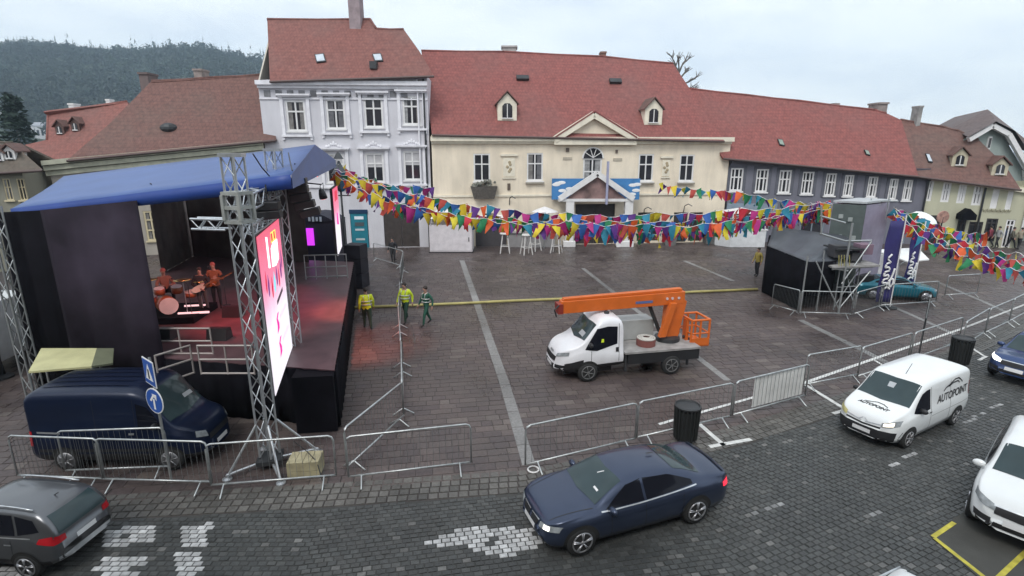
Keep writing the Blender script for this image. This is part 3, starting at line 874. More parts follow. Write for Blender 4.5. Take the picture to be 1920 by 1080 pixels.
mb = MB(); F.block(mb, 0, F.zl - .5, .01, F.zl - .3, .003, .2); 
mb.prism([F.p(0, F.zl - .45, .003), F.p(F.W, F.zr - .45, .003), F.p(F.W, F.zr - .1, .003), F.p(0, F.zl - .1, .003)], F.n * .25); mb.build('cornice', mat('slate_trim', (.1, .1, .115), .8), dg)
mb = MB()
for r in W9:
    for q in ((r[0] - .22, r[1] - .1, r[0] - .003, r[3] + .18), (r[2] + .003, r[1] - .1, r[2] + .22, r[3] + .18), (r[0] - .22, r[3] + .003, r[2] + .22, r[3] + .2)): F.block(mb, *q, .003, .05)
mb.build('window_surrounds', mat('slate_band', (.105, .108, .13), .8), dg)
F.roof(dg, tiles_b, [(1356, 296), (1722, 330), (1690, 225), (1662, 212), (1640, 206), (1500, 189), (1400, 178), (1285, 165), (1290, 200)], R(46))
for px in ([(1457, 262), (1466, 263), (1471, 275), (1461, 273)], [(1619, 282), (1627, 284), (1631, 293), (1623, 291)]): skylight(dg, F, R(46), px, mat('skylight_dull', (.25, .3, .25), .2))
yd = F.A.y + F.ridge_d
chimney(dg, (1634, 196, 1656, 216), yd, mat('chimney_brown', (.3, .25, .23), .9, var=.25), 1.4)
chimney(dg, (1556, 197, 1569, 206), yd, mat('chimney_brown', (.3, .25, .23)), .8)
downpipe(dg, F, F.W - .1, 0, F.zr - .2, dark_metal)

pl_wall = stucco('pale_olive_plaster', (.5, .49, .36), .12)
F = Facade((1721, 458), (1910, 466), 328, 353)
pl = thing('pale_house', 'pale olive house with six narrow white windows and two dormers on its brown red roof', 'house', F.p(F.W / 2, 0))
W6 = [F.rect(*q) for q in ((1733, 337, 1749, 377), (1766, 341, 1782, 379), (1796, 344, 1811, 381), (1824, 347, 1842, 385), (1859, 354, 1872, 391), (1887, 358, 1898, 393))]
sh = [F.rect(*q) for q in ((1792, 408, 1808, 462), (1815, 416, 1841, 446), (1846, 410, 1868, 452), (1882, 412, 1899, 464), (1738, 404, 1760, 458))]
F.wall(pl, pl_wall, W6 + sh, 11)
for r in W6: F.window(pl, r, white_paint, 2, (.6,), False, False, .16)
for i, r in enumerate(sh): F.window(pl, r, (dk, dk, dk, white_paint, dk)[i], 2, (.8,), False, False, .1, name='shop_window' if i in (1, 2) else 'shop_door')
mb = MB(); r = sh[0]; mb.prism([F.p(r[0] - .2, r[3] - .1, .003), F.p(r[2] + .2, r[3] - .1, .003), F.p(r[2] + .2, r[3] + .3, .003), F.p((r[0] + r[2]) / 2, r[3] + .75, .003), F.p(r[0] - .2, r[3] + .3, .003)], F.n * .9); mb.build('awning', black_cloth, pl)
mb = MB().prism([F.p(0, F.zl - .4, .003), F.p(F.W, F.zr - .4, .003), F.p(F.W, F.zr - .1, .003), F.p(0, F.zl - .1, .003)], F.n * .22); mb.build('cornice', th_trim, pl)
F.roof(pl, tiles_c, [(1718, 330), (1914, 355), (1885, 310), (1835, 262), (1797, 245), (1770, 238), (1688, 224)], R(46))
skylight(pl, F, R(46), [(1734, 289), (1741, 290), (1748, 306), (1740, 305)], mat('skylight_glass', (.5, .55, .6), .15))
dormer(pl, F, R(46), 1797, 312, 1.0, 1.35, mat('dormer_cream', (.5, .45, .33), .8), tiles_c)
dormer(pl, F, R(46), 1872, 329, 1.0, 1.3, mat('dormer_cream', (.5, .45, .33), .8), tiles_c)
chimney(pl, (1711, 202, 1725, 232), F.A.y + F.ridge_d, mat('chimney_steel', (.28, .27, .26), .8, var=.3), .8)
downpipe(pl, F, F.W * .55, 0, F.top(F.W * .55) - .2, dark_metal); downpipe(pl, F, F.W - .15, 0, F.zr - .2, white_paint)
a, z = F.sz(1866, 396)
mb = MB()
for i in range(7):
    x = a - .9 + i * .27; mb.tube([F.p(x, z - .1, .05), F.p(x + .08, z + .16, .05), F.p(x + .15, z - .05, .05), F.p(x + .24, z + .1, .05)], .025, 5)
mb.build('script_lettering', mat('bronze_letters', (.2, .18, .12), .6), pl)

# ---------- grey-green gabled house at the end of the street
ge_wall = stucco('grey_green_plaster', (.3, .35, .33))
Y0 = F.B.y + 3.5
P = [PY(u, v, Y0) for u, v in ((1806, 470), (1806, 262), (1850, 236), (1880, 252), (1918, 318), (1924, 470))]
P[0].z = P[5].z = -.05
ge = thing('gabled_house', 'grey green gabled house with white fascia boards at the end of the row', 'house', (P[2].x, Y0, 0))
dr = V((6, 11, 0))
MB().prism(P, dr).build('wall', ge_wall, ge)
apx = PY(1852, 205, Y0 + 3); rt = PY(1975, 268, Y0 + 1); lf = PY(1783, 241, Y0 + 3)
mb = MB().add([P[4] + V((.6, -.8, .1)), P[3] + V((.2, -.8, .25)), P[2] + V((0, -.8, .3)), apx, apx + dr, rt + dr, rt + V((.4, 0, -1.5))], [(0, 1, 2, 3, 4, 5, 6)])
mb.add([P[2] + V((0, -.8, .3)), P[1] + V((-.3, -.8, .2)), lf, apx], [(0, 1, 2, 3)]); mb.add([apx, lf, lf + dr, apx + dr], [(0, 1, 2, 3)])
mb.build('roof', tile_mat('tiles_grey_brown', (.14, .1, .095), (.12, .09, .085), (.12, .1, .1)), ge)
mb = MB()
for i, k in ((1, 2), (2, 3), (3, 4)): mb.bar(P[i] + V((0, -.5, 0)), P[k] + V((0, -.5, 0)), .3, .35)
mb.bar(P[4] + V((0, -.3, 0)), P[5] + V((0, -.3, 0)), .5, .3)
mb.build('fascia', white_paint, ge)
for (u0, v0, u1, v1) in ((1848, 256, 1860, 280), (1915, 335, 1935, 375)):
    a, b = PY(u0, v1, Y0 - .05), PY(u1, v0, Y0 - .05); mb = MB().box(((a.x + b.x) / 2, Y0 - .06, (a.z + b.z) / 2), (b.x - a.x, .12, b.z - a.z)); o = mb.build('window', white_paint, ge)
    q = MB().box(((a.x + b.x) / 2, Y0 - .13, (a.z + b.z) / 2), ((b.x - a.x) * .6, .05, (b.z - a.z) * .76)).build('pane', glass, None); q.parent = o

# ---------- low house behind the stage
F = Facade((128, 486), (516, 466), 300, 262)
lh_wall = stucco('beige_plaster', (.42, .38, .33))
lh = thing('low_house', 'low house with dull red hipped roof behind the blue stage canopy', 'house', F.p(F.W / 2, 0))
ws = [F.rect(*q) for q in ((272, 395, 298, 452), (150, 350, 175, 400), (205, 345, 230, 395), (350, 330, 375, 380), (430, 322, 455, 372))]
F.wall(lh, lh_wall, ws, 11)
for r in ws: F.window(lh, r, mat('cream_frame', (.6, .52, .34), .6), 2, (.35, .7), True, False, .12)
mb = MB()
for k, (o0, h0) in enumerate(((.45, .0), (.28, .35), (.12, .7))):
    mb.prism([F.p(-.2, F.zl - h0 - .34, .003), F.p(F.W, F.zr - h0 - .34, .003), F.p(F.W, F.zr - h0 - .04, .003), F.p(-.2, F.zl - h0 - .04, .003)], F.n * o0)
mb.build('cornice', mat('olive_trim', (.46, .46, .36), .8, var=.15), lh)
F.roof(lh, tiles_c, [(126, 300), (518, 262), (501, 139), (400, 145), (284, 152), (205, 232)], R(48))
p, nn, bk = on_roof(F, R(48), 316, 238); mb = MB().ball(p - nn * .14, (.6, .6, .38), 12); mb.build('eyebrow_vent', dark_metal, lh)
yl = F.A.y + F.ridge_d
chimney(lh, (271, 141, 287, 158), yl + 3.2, mat('chimney_dusk', (.16, .12, .115), .9), 1.2, True)
chimney(lh, (370, 134, 386, 148), yl + 3.2, mat('chimney_brown', (.3, .25, .23)), 1.0)

# ---------- red roofed house further left, olive house at the left edge, far houses
F = Facade((60, 440), (262, 436), 305, 270)
rh = thing('red_roofed_house', 'house with plain bright red roof and small arched dormers below the wooded hill', 'house', F.p(F.W / 2, 0))
F.wall(rh, stucco('beige_plaster', (.42, .38, .33)), [], 10)
F.roof(rh, tile_mat('tiles_bright', (.24, .085, .068), (.22, .078, .063), (.18, .085, .072)), [(20, 345), (150, 345), (262, 270), (238, 190), (90, 209), (88, 262), (36, 274)], R(46))
for u, v in ((114, 252), (143, 246)): dormer(rh, F, R(46), u, v, .7, 1.1, mat('dormer_brown', (.12, .07, .06), .8), tiles_c)
chimney(rh, (135, 197, 145, 206), F.A.y + F.ridge_d + 2.5, white_paint, .8); chimney(rh, (203, 189, 210, 197), F.A.y + F.ridge_d + 2.5, white_paint, .6)
F = Facade((-180, 520), (72, 505), 332, 322)
oh = thing('olive_house', 'olive beige house with dark roof at the square\'s corner behind the stage', 'house', F.p(F.W / 2, 0))
ws = [F.rect(*q) for q in ((8, 335, 22, 375), (34, 335, 48, 375), (8, 405, 24, 450), (-30, 335, -12, 378))]
F.wall(oh, stucco('olive_plaster', (.25, .24, .19)), ws, 9)
for r in ws: F.window(oh, r, mat('cream_frame', (.6, .52, .34)), 2, (.6,), True, False, .05)
F.roof(oh, tile_mat('tiles_olive', (.13, .095, .075), (.11, .08, .065), (.1, .09, .07)), [(-200, 335), (80, 318), (24, 268), (-60, 262), (-200, 258)], R(44))
for u, v in ((-2, 302), (20, 299)): dormer(oh, F, R(44), u, v, .55, .8, white_paint, tiles_c)
mb = MB()
hw = stucco('white_plaster', (.62, .62, .64))
for i, (px, y, lab) in enumerate((((62, 236, 90, 262), 92, 'small pale house with grey roof on the lower hillside beside the red roof'), ((-14, 210, 14, 232), 120, 'distant white house among the trees at the foot of the hill'))):
    for y in range(262, 860, 6):
        q = PY((px[0] + px[2]) / 2, px[3], y)
        if hill_z(q.x, y) >= q.z: break
    a, b = PY(px[0], px[3], y), PY(px[2], px[1], y); w_ = b.x - a.x; c = (a.x + b.x) / 2
    z0 = max(min(a.z, hill_z(c, y)), -.1) - .5
    t = thing('hillside_house', lab, 'house', (c, y, z0))
    MB().box((c, y + 3, (z0 + b.z) / 2 - 1), (w_, 6, b.z - z0 + 2)).build('wall', hw, t)
    MB().prism([(c - w_ * .58, y - .4, b.z), (c + w_ * .58, y - .4, b.z), (c + w_ * .45, y + 3, b.z + 2.4), (c - w_ * .45, y + 3, b.z + 2.4)], (0, .6, .2)).build('roof', mat('grey_roof', (.3, .31, .34), .7), t)
    for k in range(4):
        x = c - w_ * .38 + k * w_ * .25; o = MB().box((x, y - .02, (a.z + b.z) / 2), (w_ * .13, .1, (b.z - a.z) * .4)).build('window', glass, t)
# ---------- unseen house behind the camera, added to darken reflections in cars and glass
nh = thing('unseen_house', 'plain beige house behind the viewpoint, added unseen to darken reflections', 'house', (0, -1.2, 0))
nw = stucco('near_house_plaster', (.3, .27, .22))
MB().box((0, -6.2, 5.2), (84, 10, 10.6)).build('wall', nw, nh)
MB().prism([(-43, -.7, 10.4), (-43, -11.7, 10.4), (-43, -6.2, 14)], (86, 0, 0)).build('roof', tiles_c, nh)
for i in range(16):
    for z in (1.4, 5.2): MB().box((-37.5 + i * 5, -1.17, z + 1), (1.3, .12, 2)).build('window', glass, nh)
# ---------- trees one can tell apart
def branches(mb, p, d, L_, r, lv, rg):
    q = p + d * L_; mb.tube([p, p.lerp(q, .5) + V((rg.uniform(-.05, .05) * L_, 0, rg.uniform(-.03, .03) * L_)), q], [r, r * .8, r * .62], 5)
    if lv:
        for _ in range(3 if lv > 1 else 4):
            nd = (d + V((rg.uniform(-.8, .8), rg.uniform(-.8, .8), rg.uniform(-.3, .6)))).normalized()
            branches(mb, p.lerp(q, rg.uniform(.5, 1)), nd, L_ * rg.uniform(.55, .8), r * .55, lv - 1, rg)
bark = mat('grey_bark', (.13, .12, .11), .9, var=.3, scale=3)
by = 62.0; b0 = PY(1270, 140, by)
bt = thing('bare_tree', 'leafless grey tree rising behind the town hall roof', 'tree', (b0.x, by, -.1))
MB().tube([(b0.x + .3, by, -.1), (b0.x + .1, by, b0.z * .6), (b0.x, by, b0.z)], [.45, .3, .2], 8).build('trunk', bark, bt, True)
mb = MB(); rg = random.Random(4)
for dx, dz in ((-.25, 1), (.3, .9), (.75, .35), (.9, -.05), (.1, 1.1), (.6, .7)):
    branches(mb, V((b0.x, by, b0.z - rg.uniform(0, 1.5))), V((dx, rg.uniform(-.2, .2), dz)).normalized(), 1.5, .13, 2, rg)
mb.build('crown', bark, bt)
def conifer(name, label, x, y, z0, h, w, col):
    t = thing(name, label, 'tree', (x, y, z0)); rg = random.Random(int(x * 10))
    MB().tube([(x, y, z0), (x, y, z0 + h * .9)], [.25, .05], 6).build('trunk', bark, t)
    mb = MB()
    for _ in range(900):
        k = rg.random() ** .8; a = rg.uniform(0, 6.28); rr = w * (1 - k) ** .55 * rg.uniform(.4, 1.05) + .1; zz = z0 + h * (.08 + .92 * k)
        c = V((x + rr * math.cos(a), y + rr * math.sin(a), zz - rr * .25)); s = .85
        mb.add([c + V((rg.uniform(-s, s), rg.uniform(-s, s), rg.uniform(-s, s) * .6)) for _ in range(3)], [(0, 1, 2)])
    mb.build('crown', col, t)
ev = mat('evergreen', (.02, .038, .026), .9, var=.5, scale=1.5)
p = PY(38, 272, 85); conifer('evergreen_tree', 'broad dark evergreen tree between the hillside houses at the foot of the wood', p.x, 85, -.1, PY(38, 176, 85).z, 2.9, ev)
# ================================================================== MAIN STAGE
DZ = 1.68
SA, SB = V((-4.75, 13.35, 0)), V((-8.3, 27.6, 0))           # front edge, near and far end
SD, SE = V((-14.3, 15.0, 0)), V((-17.6, 29.2, 0))           # back corners
stage_floor = mat('stage_floor', (.1, .055, .06), .45, var=.25, scale=2, bump=.1)
st = thing('stage', 'black open-air stage with blue canopy roof and dark side drapes', 'stage', SA)
up = lambda p, z: V((p.x, p.y, z))
MB().prism([up(SA, DZ - .1), up(SB, DZ - .1), up(SE, DZ - .1), up(SD, DZ - .1)][::-1], (0, 0, .1)).build('deck', stage_floor, st)
def drape(name, a, b, z0, z1, m, parent, amp=.05, folds=3.5, za=None):
    L_ = (b - a).length; k = max(6, int(L_ * folds * 4)); e = (b - a).normalized(); nrm = V((e.y, -e.x, 0)); mb = MB()
    z1b = za if za is not None else z1
    for i in range(k + 1):
        t = i / k; p = a.lerp(b, t) + nrm * amp * math.sin(t * L_ * folds * 2 * math.pi / 1.7 + math.sin(i) * .6) * (.7 + .3 * math.sin(t * 9))
        mb.v += [(p.x, p.y, z0), (p.x, p.y, (z0 + z1) / 2), (p.x, p.y, z1 + (z1b - z1) * t)]
    for i in range(k):
        for j in range(2):
            q = i * 3 + j; mb.f.append((q, q + 3, q + 4, q + 1)); mb.m.append(0)
    o = mb.build(name, m, parent, True)
    s_ = o.modifiers.new('thick', 'SOLIDIFY'); s_.thickness = .012
    return o
drape('skirt', SA + V((.02, -.02, 0)), SD.lerp(SA, .0) + V((0, -.03, 0)), .02, DZ - .02, black_cloth, st, .03)
drape('skirt', SA + V((.03, 0, 0)), SB + V((.03, 0, 0)), .02, DZ - .02, black_cloth, st, .03)
c_near = SA.lerp(SD, .53)
c_mid = SD.lerp(up(c_near, 0), .34) + V((0, -.14, 0)); c_md2 = SD.lerp(up(c_near, 0), .4) + V((0, -.05, 0))
drape('side_drape', SD + V((0, -.06, 0)), c_md2, .05, 5.7, black_cloth, st, .06, 2.2, 5.8)
drape('mesh_drape', c_mid, up(c_near, 0) + V((0, -.1, 0)), .05, 5.8, mat('mauve_mesh', (.026, .02, .03), .9, var=.6, scale=.6, spec=.15), st, .05, 1.6, 6.1)
drape('back_drape', SE, V((-16.62, 24.9, 0)), DZ, 5.8, mat('brown_scrim', (.15, .125, .118), .9, var=.3, scale=1), st, .06, 2)
scrim = mat('brown_scrim', (.15, .125, .118), .9, var=.3, scale=1)
fa, fb = SB.lerp(SE, .0), SB.lerp(SE, .72)
drape('far_drape', V((-10.6, 27.5, 0)), V((-17.5, 29.1, 0)), DZ, 6.0, scrim, st, .05, 1.6)
# front wing box at the near corner
wing = MB().hexa([V((-5.75, 12.95, .02)), V((-4.72, 13.1, .02)), V((-4.85, 13.8, .02)), V((-5.85, 13.6, .02)), V((-5.75, 12.95, DZ - .05)), V((-4.72, 13.1, DZ - .05)), V((-4.85, 13.8, DZ - .05)), V((-5.85, 13.6, DZ - .05))])
wing.build('wing_box', black_cloth, st)
# canopy: gable roof, ridge running away from the front
tarp = mat('blue_tarpaulin', (.05, .1, .27), .46, var=.1, scale=.8, bump=.15, bscale=1.5)
RF, RB = PY(590, 271, 20.2), PY(120, 330, 22.2)
EN_F, EN_B = PY(546, 327, 13.3), PY(22, 391, 15.2)
EF_F, EF_B = PY(629, 300, 27.2), V((-19, 28.8, 5.9))
def sheet(mb, a, b, c, d, nx, ny, sag):
    o = len(mb.v)
    for j in range(ny + 1):
        for i in range(nx + 1):
            s_, t = i / nx, j / ny; p = a.lerp(b, s_).lerp(d.lerp(c, s_), t)
            rib = abs(math.sin(s_ * nx / 4 * math.pi)) * .5 + .5
            p.z -= sag * math.sin(t * math.pi) * rib
            mb.v.append(tuple(p))
    for j in range(ny):
        for i in range(nx):
            q = o + j * (nx + 1) + i; mb.f.append((q, q + 1, q + nx + 2, q + nx + 1)); mb.m.append(0)
mb = MB(); sheet(mb, EN_B, EN_F, RF, RB, 16, 6, .1); sheet(mb, RB, RF, EF_F, EF_B, 16, 6, .1)
o = mb.build('canopy', tarp, st, True); s_ = o.modifiers.new('thick', 'SOLIDIFY'); s_.thickness = .01
mb = MB(); dz = V((0, 0, -.34))
mb.add([EN_F, RF, EF_F, EF_F + dz, EN_F + dz], [(0, 1, 2, 3, 4)])
o = mb.build('canopy_gable', tarp, st); s_ = o.modifiers.new('thick', 'SOLIDIFY'); s_.thickness = .01
mb = MB(); off = V((0, -.05, .0))
sheet(mb, EN_B + off + dz * .95, EN_F + off + dz, EN_F + off, EN_B + off, 20, 2, .0)
o = mb.build('valance', mat('blue_valance', (.018, .055, .26), .5, var=.12, scale=1.2), st, True); s_ = o.modifiers.new('thick', 'SOLIDIFY'); s_.thickness = .01

# lattice trusses
def truss(parent, a, b, w, step, m=alu, r=.026, flat=False):
    """square lattice truss: four chords and zigzag braces on each side, in world metres"""
    a, b = V(a), V(b); e1, e2 = basis(b - a); L_ = (b - a).length; e = (b - a).normalized()
    if abs(e.z) > .9: e1, e2 = V((1, -.25, 0)).normalized(), V((.25, 1, 0)).normalized()
    cs = [e1 * i * w / 2 + e2 * j * w / 2 for i, j in ((-1, -1), (1, -1), (1, 1), (-1, 1))]
    for q in cs: rod('chord', a + q, b + q, r, m, parent)
    k = max(2, int(L_ / step))
    for s_ in range(4):
        q0, q1 = cs[s_], cs[(s_ + 1) % 4]
        for i in range(k):
            p0 = a + e * L_ * i / k; p1 = a + e * L_ * (i + 1) / k
            if i % 2: q0, q1 = cs[(s_ + 1) % 4], cs[s_]
            else: q0, q1 = cs[s_], cs[(s_ + 1) % 4]
            rod('brace', p0 + q0, p1 + q1, r * .55, m, parent, n=6)
T1 = G(517, 872) + V((-.11, 0, 0)); T2 = V((-6.62, 15.35, 0))
def tower(base, h, label, legs):
    t = thing('truss_tower', label, 'truss tower', base)
    truss(t, base + V((0, 0, .28)), base + V((0, 0, h)), 0.31, .42)
    mb = MB().box(base + V((0, 0, .2)), (.55, .55, .1), .25); mb.build('base_plate', dark_metal, t)
    for lx, ly in legs:
        f = base + V((lx, ly, .04))
        rod('outrigger', f + V((0, 0, .02)), base + V((lx * .22, ly * .22, 1.15)), .03, alu, t)
        rod('outrigger_beam', f + V((0, 0, .08)), base + V((lx * .15, ly * .15, .16)), .035, alu, t)
        q = MB().lathe([(.11, 0), (.11, .03), (.03, .05), (.03, .12)], 12, f + V((0, 0, -.035))); q.build('screw_foot', alu, t)
    mb = MB().box(base + V((0, 0, h + .03)), (.45, .45, .08), .25); mb.build('head_block', alu, t)
    return t
t1 = tower(T1, 7.25, 'tall aluminium truss tower with spread outriggers beside the wooden crate', ((-.75, -.6), (.55, -.75), (.95, .55), (-.5, .7)))
t2 = tower(T2, 7.35, 'aluminium truss tower at the screen edge next to the stage wing box', ((.5, -.4), (-.4, .6)))
# sleeve block and header beams carried by the towers
mb = MB()
for z_ in (5.9, 6.2, 6.5): mb.box(T1 + V((0, 0, z_)), (.44, .44, .07), -.25)
for sx_, sy_ in ((-1, -1), (1, -1), (1, 1), (-1, 1)): mb.box(T1 + Matrix.Rotation(-.25, 3, 'Z') @ V((sx_ * .2, sy_ * .2, 6.2)), (.07, .07, .53), -.25)
mb.build('sleeve_block', mat('cast_grey', (.33, .34, .32), .6, metal=.3, var=.2), t1)
hb = thing('truss_beam', 'upper aluminium header truss between the two towers above the screen', 'truss', T1 + V((0, 0, 6.2)))
truss(hb, T1 + V((-.05, .2, 6.25)), T2 + V((0, -.15, 6.35)), .34, .36)
hb2 = thing('truss_beam', 'lower aluminium truss from which the large screen hangs', 'truss', T1 + V((0, 0, 5.7)))
truss(hb2, T1 + V((0, .25, 5.66)), T2 + V((0, -.2, 5.72)), .22, .3)
hb3 = thing('truss_beam', 'short aluminium truss reaching under the blue valance from the near tower', 'truss', T1 + V((-.3, 0, 5.95)))
truss(hb3, T1 + V((-1.1, .2, 5.83)), T1 + V((-.3, .05, 5.83)), .22, .2)
# rear left mast of the stage
LT = V((-14.05, 14.55, 0)); t3 = thing('truss_tower', 'weathered lattice mast at the rear corner of the stage by the black drape', 'truss tower', LT)
truss(t3, LT + V((0, 0, .05)), LT + V((0, 0, 5.9)), .3, .45, steel)
for x, lab in ((0, 'dark cable hanging from the near tower head across the blue canopy'), (1, 'thin cable stretched from the tower head to the gable end')):
    a = (T1 if x == 0 else T2) + V((.3, .3, 7.3)); b = PY(505 if x == 0 else 548, 330 if x == 0 else 320, 13.2)
    tag(MB().tube([a, a.lerp(b, .5) + V((0, 0, -.04)), b], .016, 6).build('cable', black_plastic), lab, 'cable')

# ---------- video screens
def led(name, label, a, b, z0, z1, big):
    """panel from a to b (plan), picture on the side facing the square"""
    a, b = V((a[0], a[1], 0)), V((b[0], b[1], 0)); e = (b - a).normalized(); nrm = V((e.y, -e.x, 0)); L_ = (b - a).length; Hh = z1 - z0
    t = thing(name, label, 'screen', a.lerp(b, .5) + V((0, 0, z0)))
    P = lambda s_, z, o: a + e * s_ * L_ + V((0, 0, z0 + Hh * z)) + nrm * o
    MB().prism([P(-.01, -.01, -.12), P(1.01, -.01, -.12), P(1.01, 1.01, -.12), P(-.01, 1.01, -.12)], nrm * .11).build('housing', black_plastic, t)
    m = bpy.data.materials.get('led_picture')
    if not m:
        m, nt, bs = new_mat('led_picture'); N, Lk = nt.nodes, nt.links
        tc = N.new('ShaderNodeTexCoord'); sp = N.new('ShaderNodeSeparateXYZ'); Lk.new(tc.outputs['Generated'], sp.inputs[0])
        cr = N.new('ShaderNodeValToRGB'); el = cr.color_ramp.elements
        el[0].position = 0; el[0].color = (.95, .9, 1, 1); el[1].position = 1; el[1].color = (.85, .13, .22, 1)
        for p_, c_ in ((.42, (.97, .9, .97, 1)), (.54, (.95, .6, .8, 1)), (.68, (.9, .26, .42, 1))): x = el.new(p_); x.color = c_
        nz = N.new('ShaderNodeTexNoise'); nz.inputs['Scale'].default_value = 5; Lk.new(tc.outputs['Generated'], nz.inputs['Vector'])
        ma = N.new('ShaderNodeMath'); ma.operation = 'MULTIPLY_ADD'; ma.inputs[1].default_value = .1; Lk.new(nz.outputs['Fac'], ma.inputs[0]); Lk.new(sp.outputs['Z'], ma.inputs[2])
        sb = N.new('ShaderNodeMath'); sb.operation = 'SUBTRACT'; sb.inputs[1].default_value = .05; Lk.new(ma.outputs[0], sb.inputs[0])
        Lk.new(sb.outputs[0], cr.inputs['Fac']); Lk.new(cr.outputs['Color'], bs.inputs['Emission Color']); bs.inputs['Emission Strength'].default_value = .85
        bs.inputs['Base Color'].default_value = (.02, .02, .02, 1)
    nr, nc = (6, 4) if big else (4, 2)
    MB().prism([P(0, 0, 0), P(1, 0, 0), P(1, 1, 0), P(0, 1, 0)], nrm * .012).build('picture', m, t)
    def shape(pts, m_, nm='picture_figure', o=.014): MB().prism([P(x, z, o) for x, z in pts], nrm * .003).build(nm, m_, t)
    mg = glow('led_magenta', (.8, .02, .3), 1.0); wh = glow('led_white', (1, .97, .95), 1.3); ye = glow('led_yellow', (1, .62, .12), 1.2); pu = glow('led_purple', (.22, .05, .25), .7); cy = glow('led_cyan', (.2, .7, .8), .9); dr = glow('led_crimson', (.6, .02, .06), .9)
    if big:
        shape([(.3, .76), (.37, .75), (.37, .95), (.3, .96)], wh); shape([(.45, .74), (.62, .72), (.78, .74), (.8, .88), (.62, .9), (.47, .86)], wh)
        shape([(.5, .89), (.74, .885), (.75, .955), (.52, .96)], ye, o=.018); shape([(.52, .9), (.58, .9), (.58, .95), (.52, .95)], dr, o=.022); shape([(.64, .9), (.7, .9), (.7, .95), (.64, .95)], dr, o=.022)
        for x, z, s_, m_ in ((.22, .66, .05, pu), (.36, .62, .05, dr), (.48, .63, .06, cy), (.6, .65, .05, pu), (.7, .62, .05, dr), (.82, .66, .06, pu), (.14, .7, .04, dr), (.9, .72, .04, pu)):
            shape([(x - s_ * .6, z - .05), (x - s_ * .2, z - .07), (x + s_ * .3, z - .05), (x + s_ * .6, z + .01), (x + s_ * .25, z + .05), (x, z + .075), (x - s_ * .3, z + .045), (x - s_ * .7, z)], m_)
        shape([(.48, .47), (.8, .5), (.8, .53), (.48, .5)], mat('led_grey', (.2, .12, .16), .5))
        for z in (.3, .13):
            shape([(.36, z), (.46, z + .015), (.47, z + .05), (.42, z + .09), (.5, z + .12), (.44, z + .125), (.37, z + .1), (.39, z + .05)], mg)
            for k in range(5): shape([(.54 + k * .075, z + .06), (.59 + k * .075, z + .064), (.585 + k * .075, z + .09 + .01 * (k % 2)), (.545 + k * .075, z + .085)], glow('led_pink', (.8, .5, .7), 1))
    else:
        shape([(.3, .45), (.7, .4), (.6, .6), (.4, .62)], mg); shape([(.2, .8), (.8, .8), (.75, .95), (.3, .95)], dr)
    return t
led('video_screen', 'tall lit video screen with pink and white poster picture between the truss towers', (-5.63, 11.72), (-6.52, 14.98), 1.72, 5.52, True)
led('video_screen', 'narrow far video screen lit pink at the other end of the stage front', (-8.05, 24.4), (-8.66, 27.0), 2.62, 5.65, False)
# line-array speakers hung by the gable end
for i, (u, v, y, n_, lab) in enumerate(((556, 340, 15.6, 5, 'black curved speaker column hanging under the canopy gable'), (502, 385, 13.2, 2, 'black loudspeaker hung between the header trusses'))):
    p = PY(u, v, y); t = thing('hanging_speaker', lab, 'speaker', p)
    for k in range(n_):
        q = MB().box(p + V((.02 * k * k, 0, -k * .22)), (.55, .5, .2), .25, mx=Matrix.Rotation(.25, 3, 'Z') @ Matrix.Rotation(-.06 * k, 3, 'Y')); q.build('cabinet', black_plastic, t, bevel=.02)
    rod('hook', p + V((0, 0, .1)), p + V((0, 0, .5)), .02, dark_metal, t)
# loudspeaker stack and stairs at the far end of the front
p = G(672, 538); t = thing('subwoofer_stack', 'tall black loudspeaker stack standing beyond the far end of the stage', 'speaker', p)
for k in range(3): MB().box(p + V((0, 0, .42 + k * .8)), (.95, .9, .78), -.2).build('cabinet', mat('black_navy', (.012, .012, .02), .6), t, bevel=.02)
# dark kiosk with glowing poster behind the stage
kp = PY(590, 470, 30.5); kz = lambda v: zat(V((0, 30.5, 0)), v)
t = thing('dark_kiosk', 'dark rounded kiosk with small lit purple poster behind the stage deck', 'kiosk', (kp.x, 30.5, 0))
x0, x1 = PY(556, 450, 30.5).x, PY(630, 450, 30.5).x
MB().box(((x0 + x1) / 2, 31.5, kz(415) / 2), (x1 - x0, 2, kz(415))).build('body', mat('kiosk_navy', (.012, .014, .03), .6), t)
MB().prism([(x0 + (x1 - x0) * k, 30.45, kz(415) + math.sin(k * math.pi) * .45) for k in np.linspace(0, 1, 9)], (0, 2.05, 0)).build('roof', mat('kiosk_navy', (.012, .014, .03)), t)
a, b = PY(573, 460, 30.42), PY(587, 428, 30.42); MB().box(((a.x + b.x) / 2, 30.42, (a.z + b.z) / 2), (b.x - a.x, .05, b.z - a.z)).build('poster', glow('poster_purple', (.55, .04, .75), 1.1), t)
for k in range(4):
    p = PY(580 + k * 7, 411, 30.42); MB().box(p, (.12, .04, .22 + .05 * (k % 2))).build('letter', mat('pale_letters', (.4, .46, .55), .5), t)
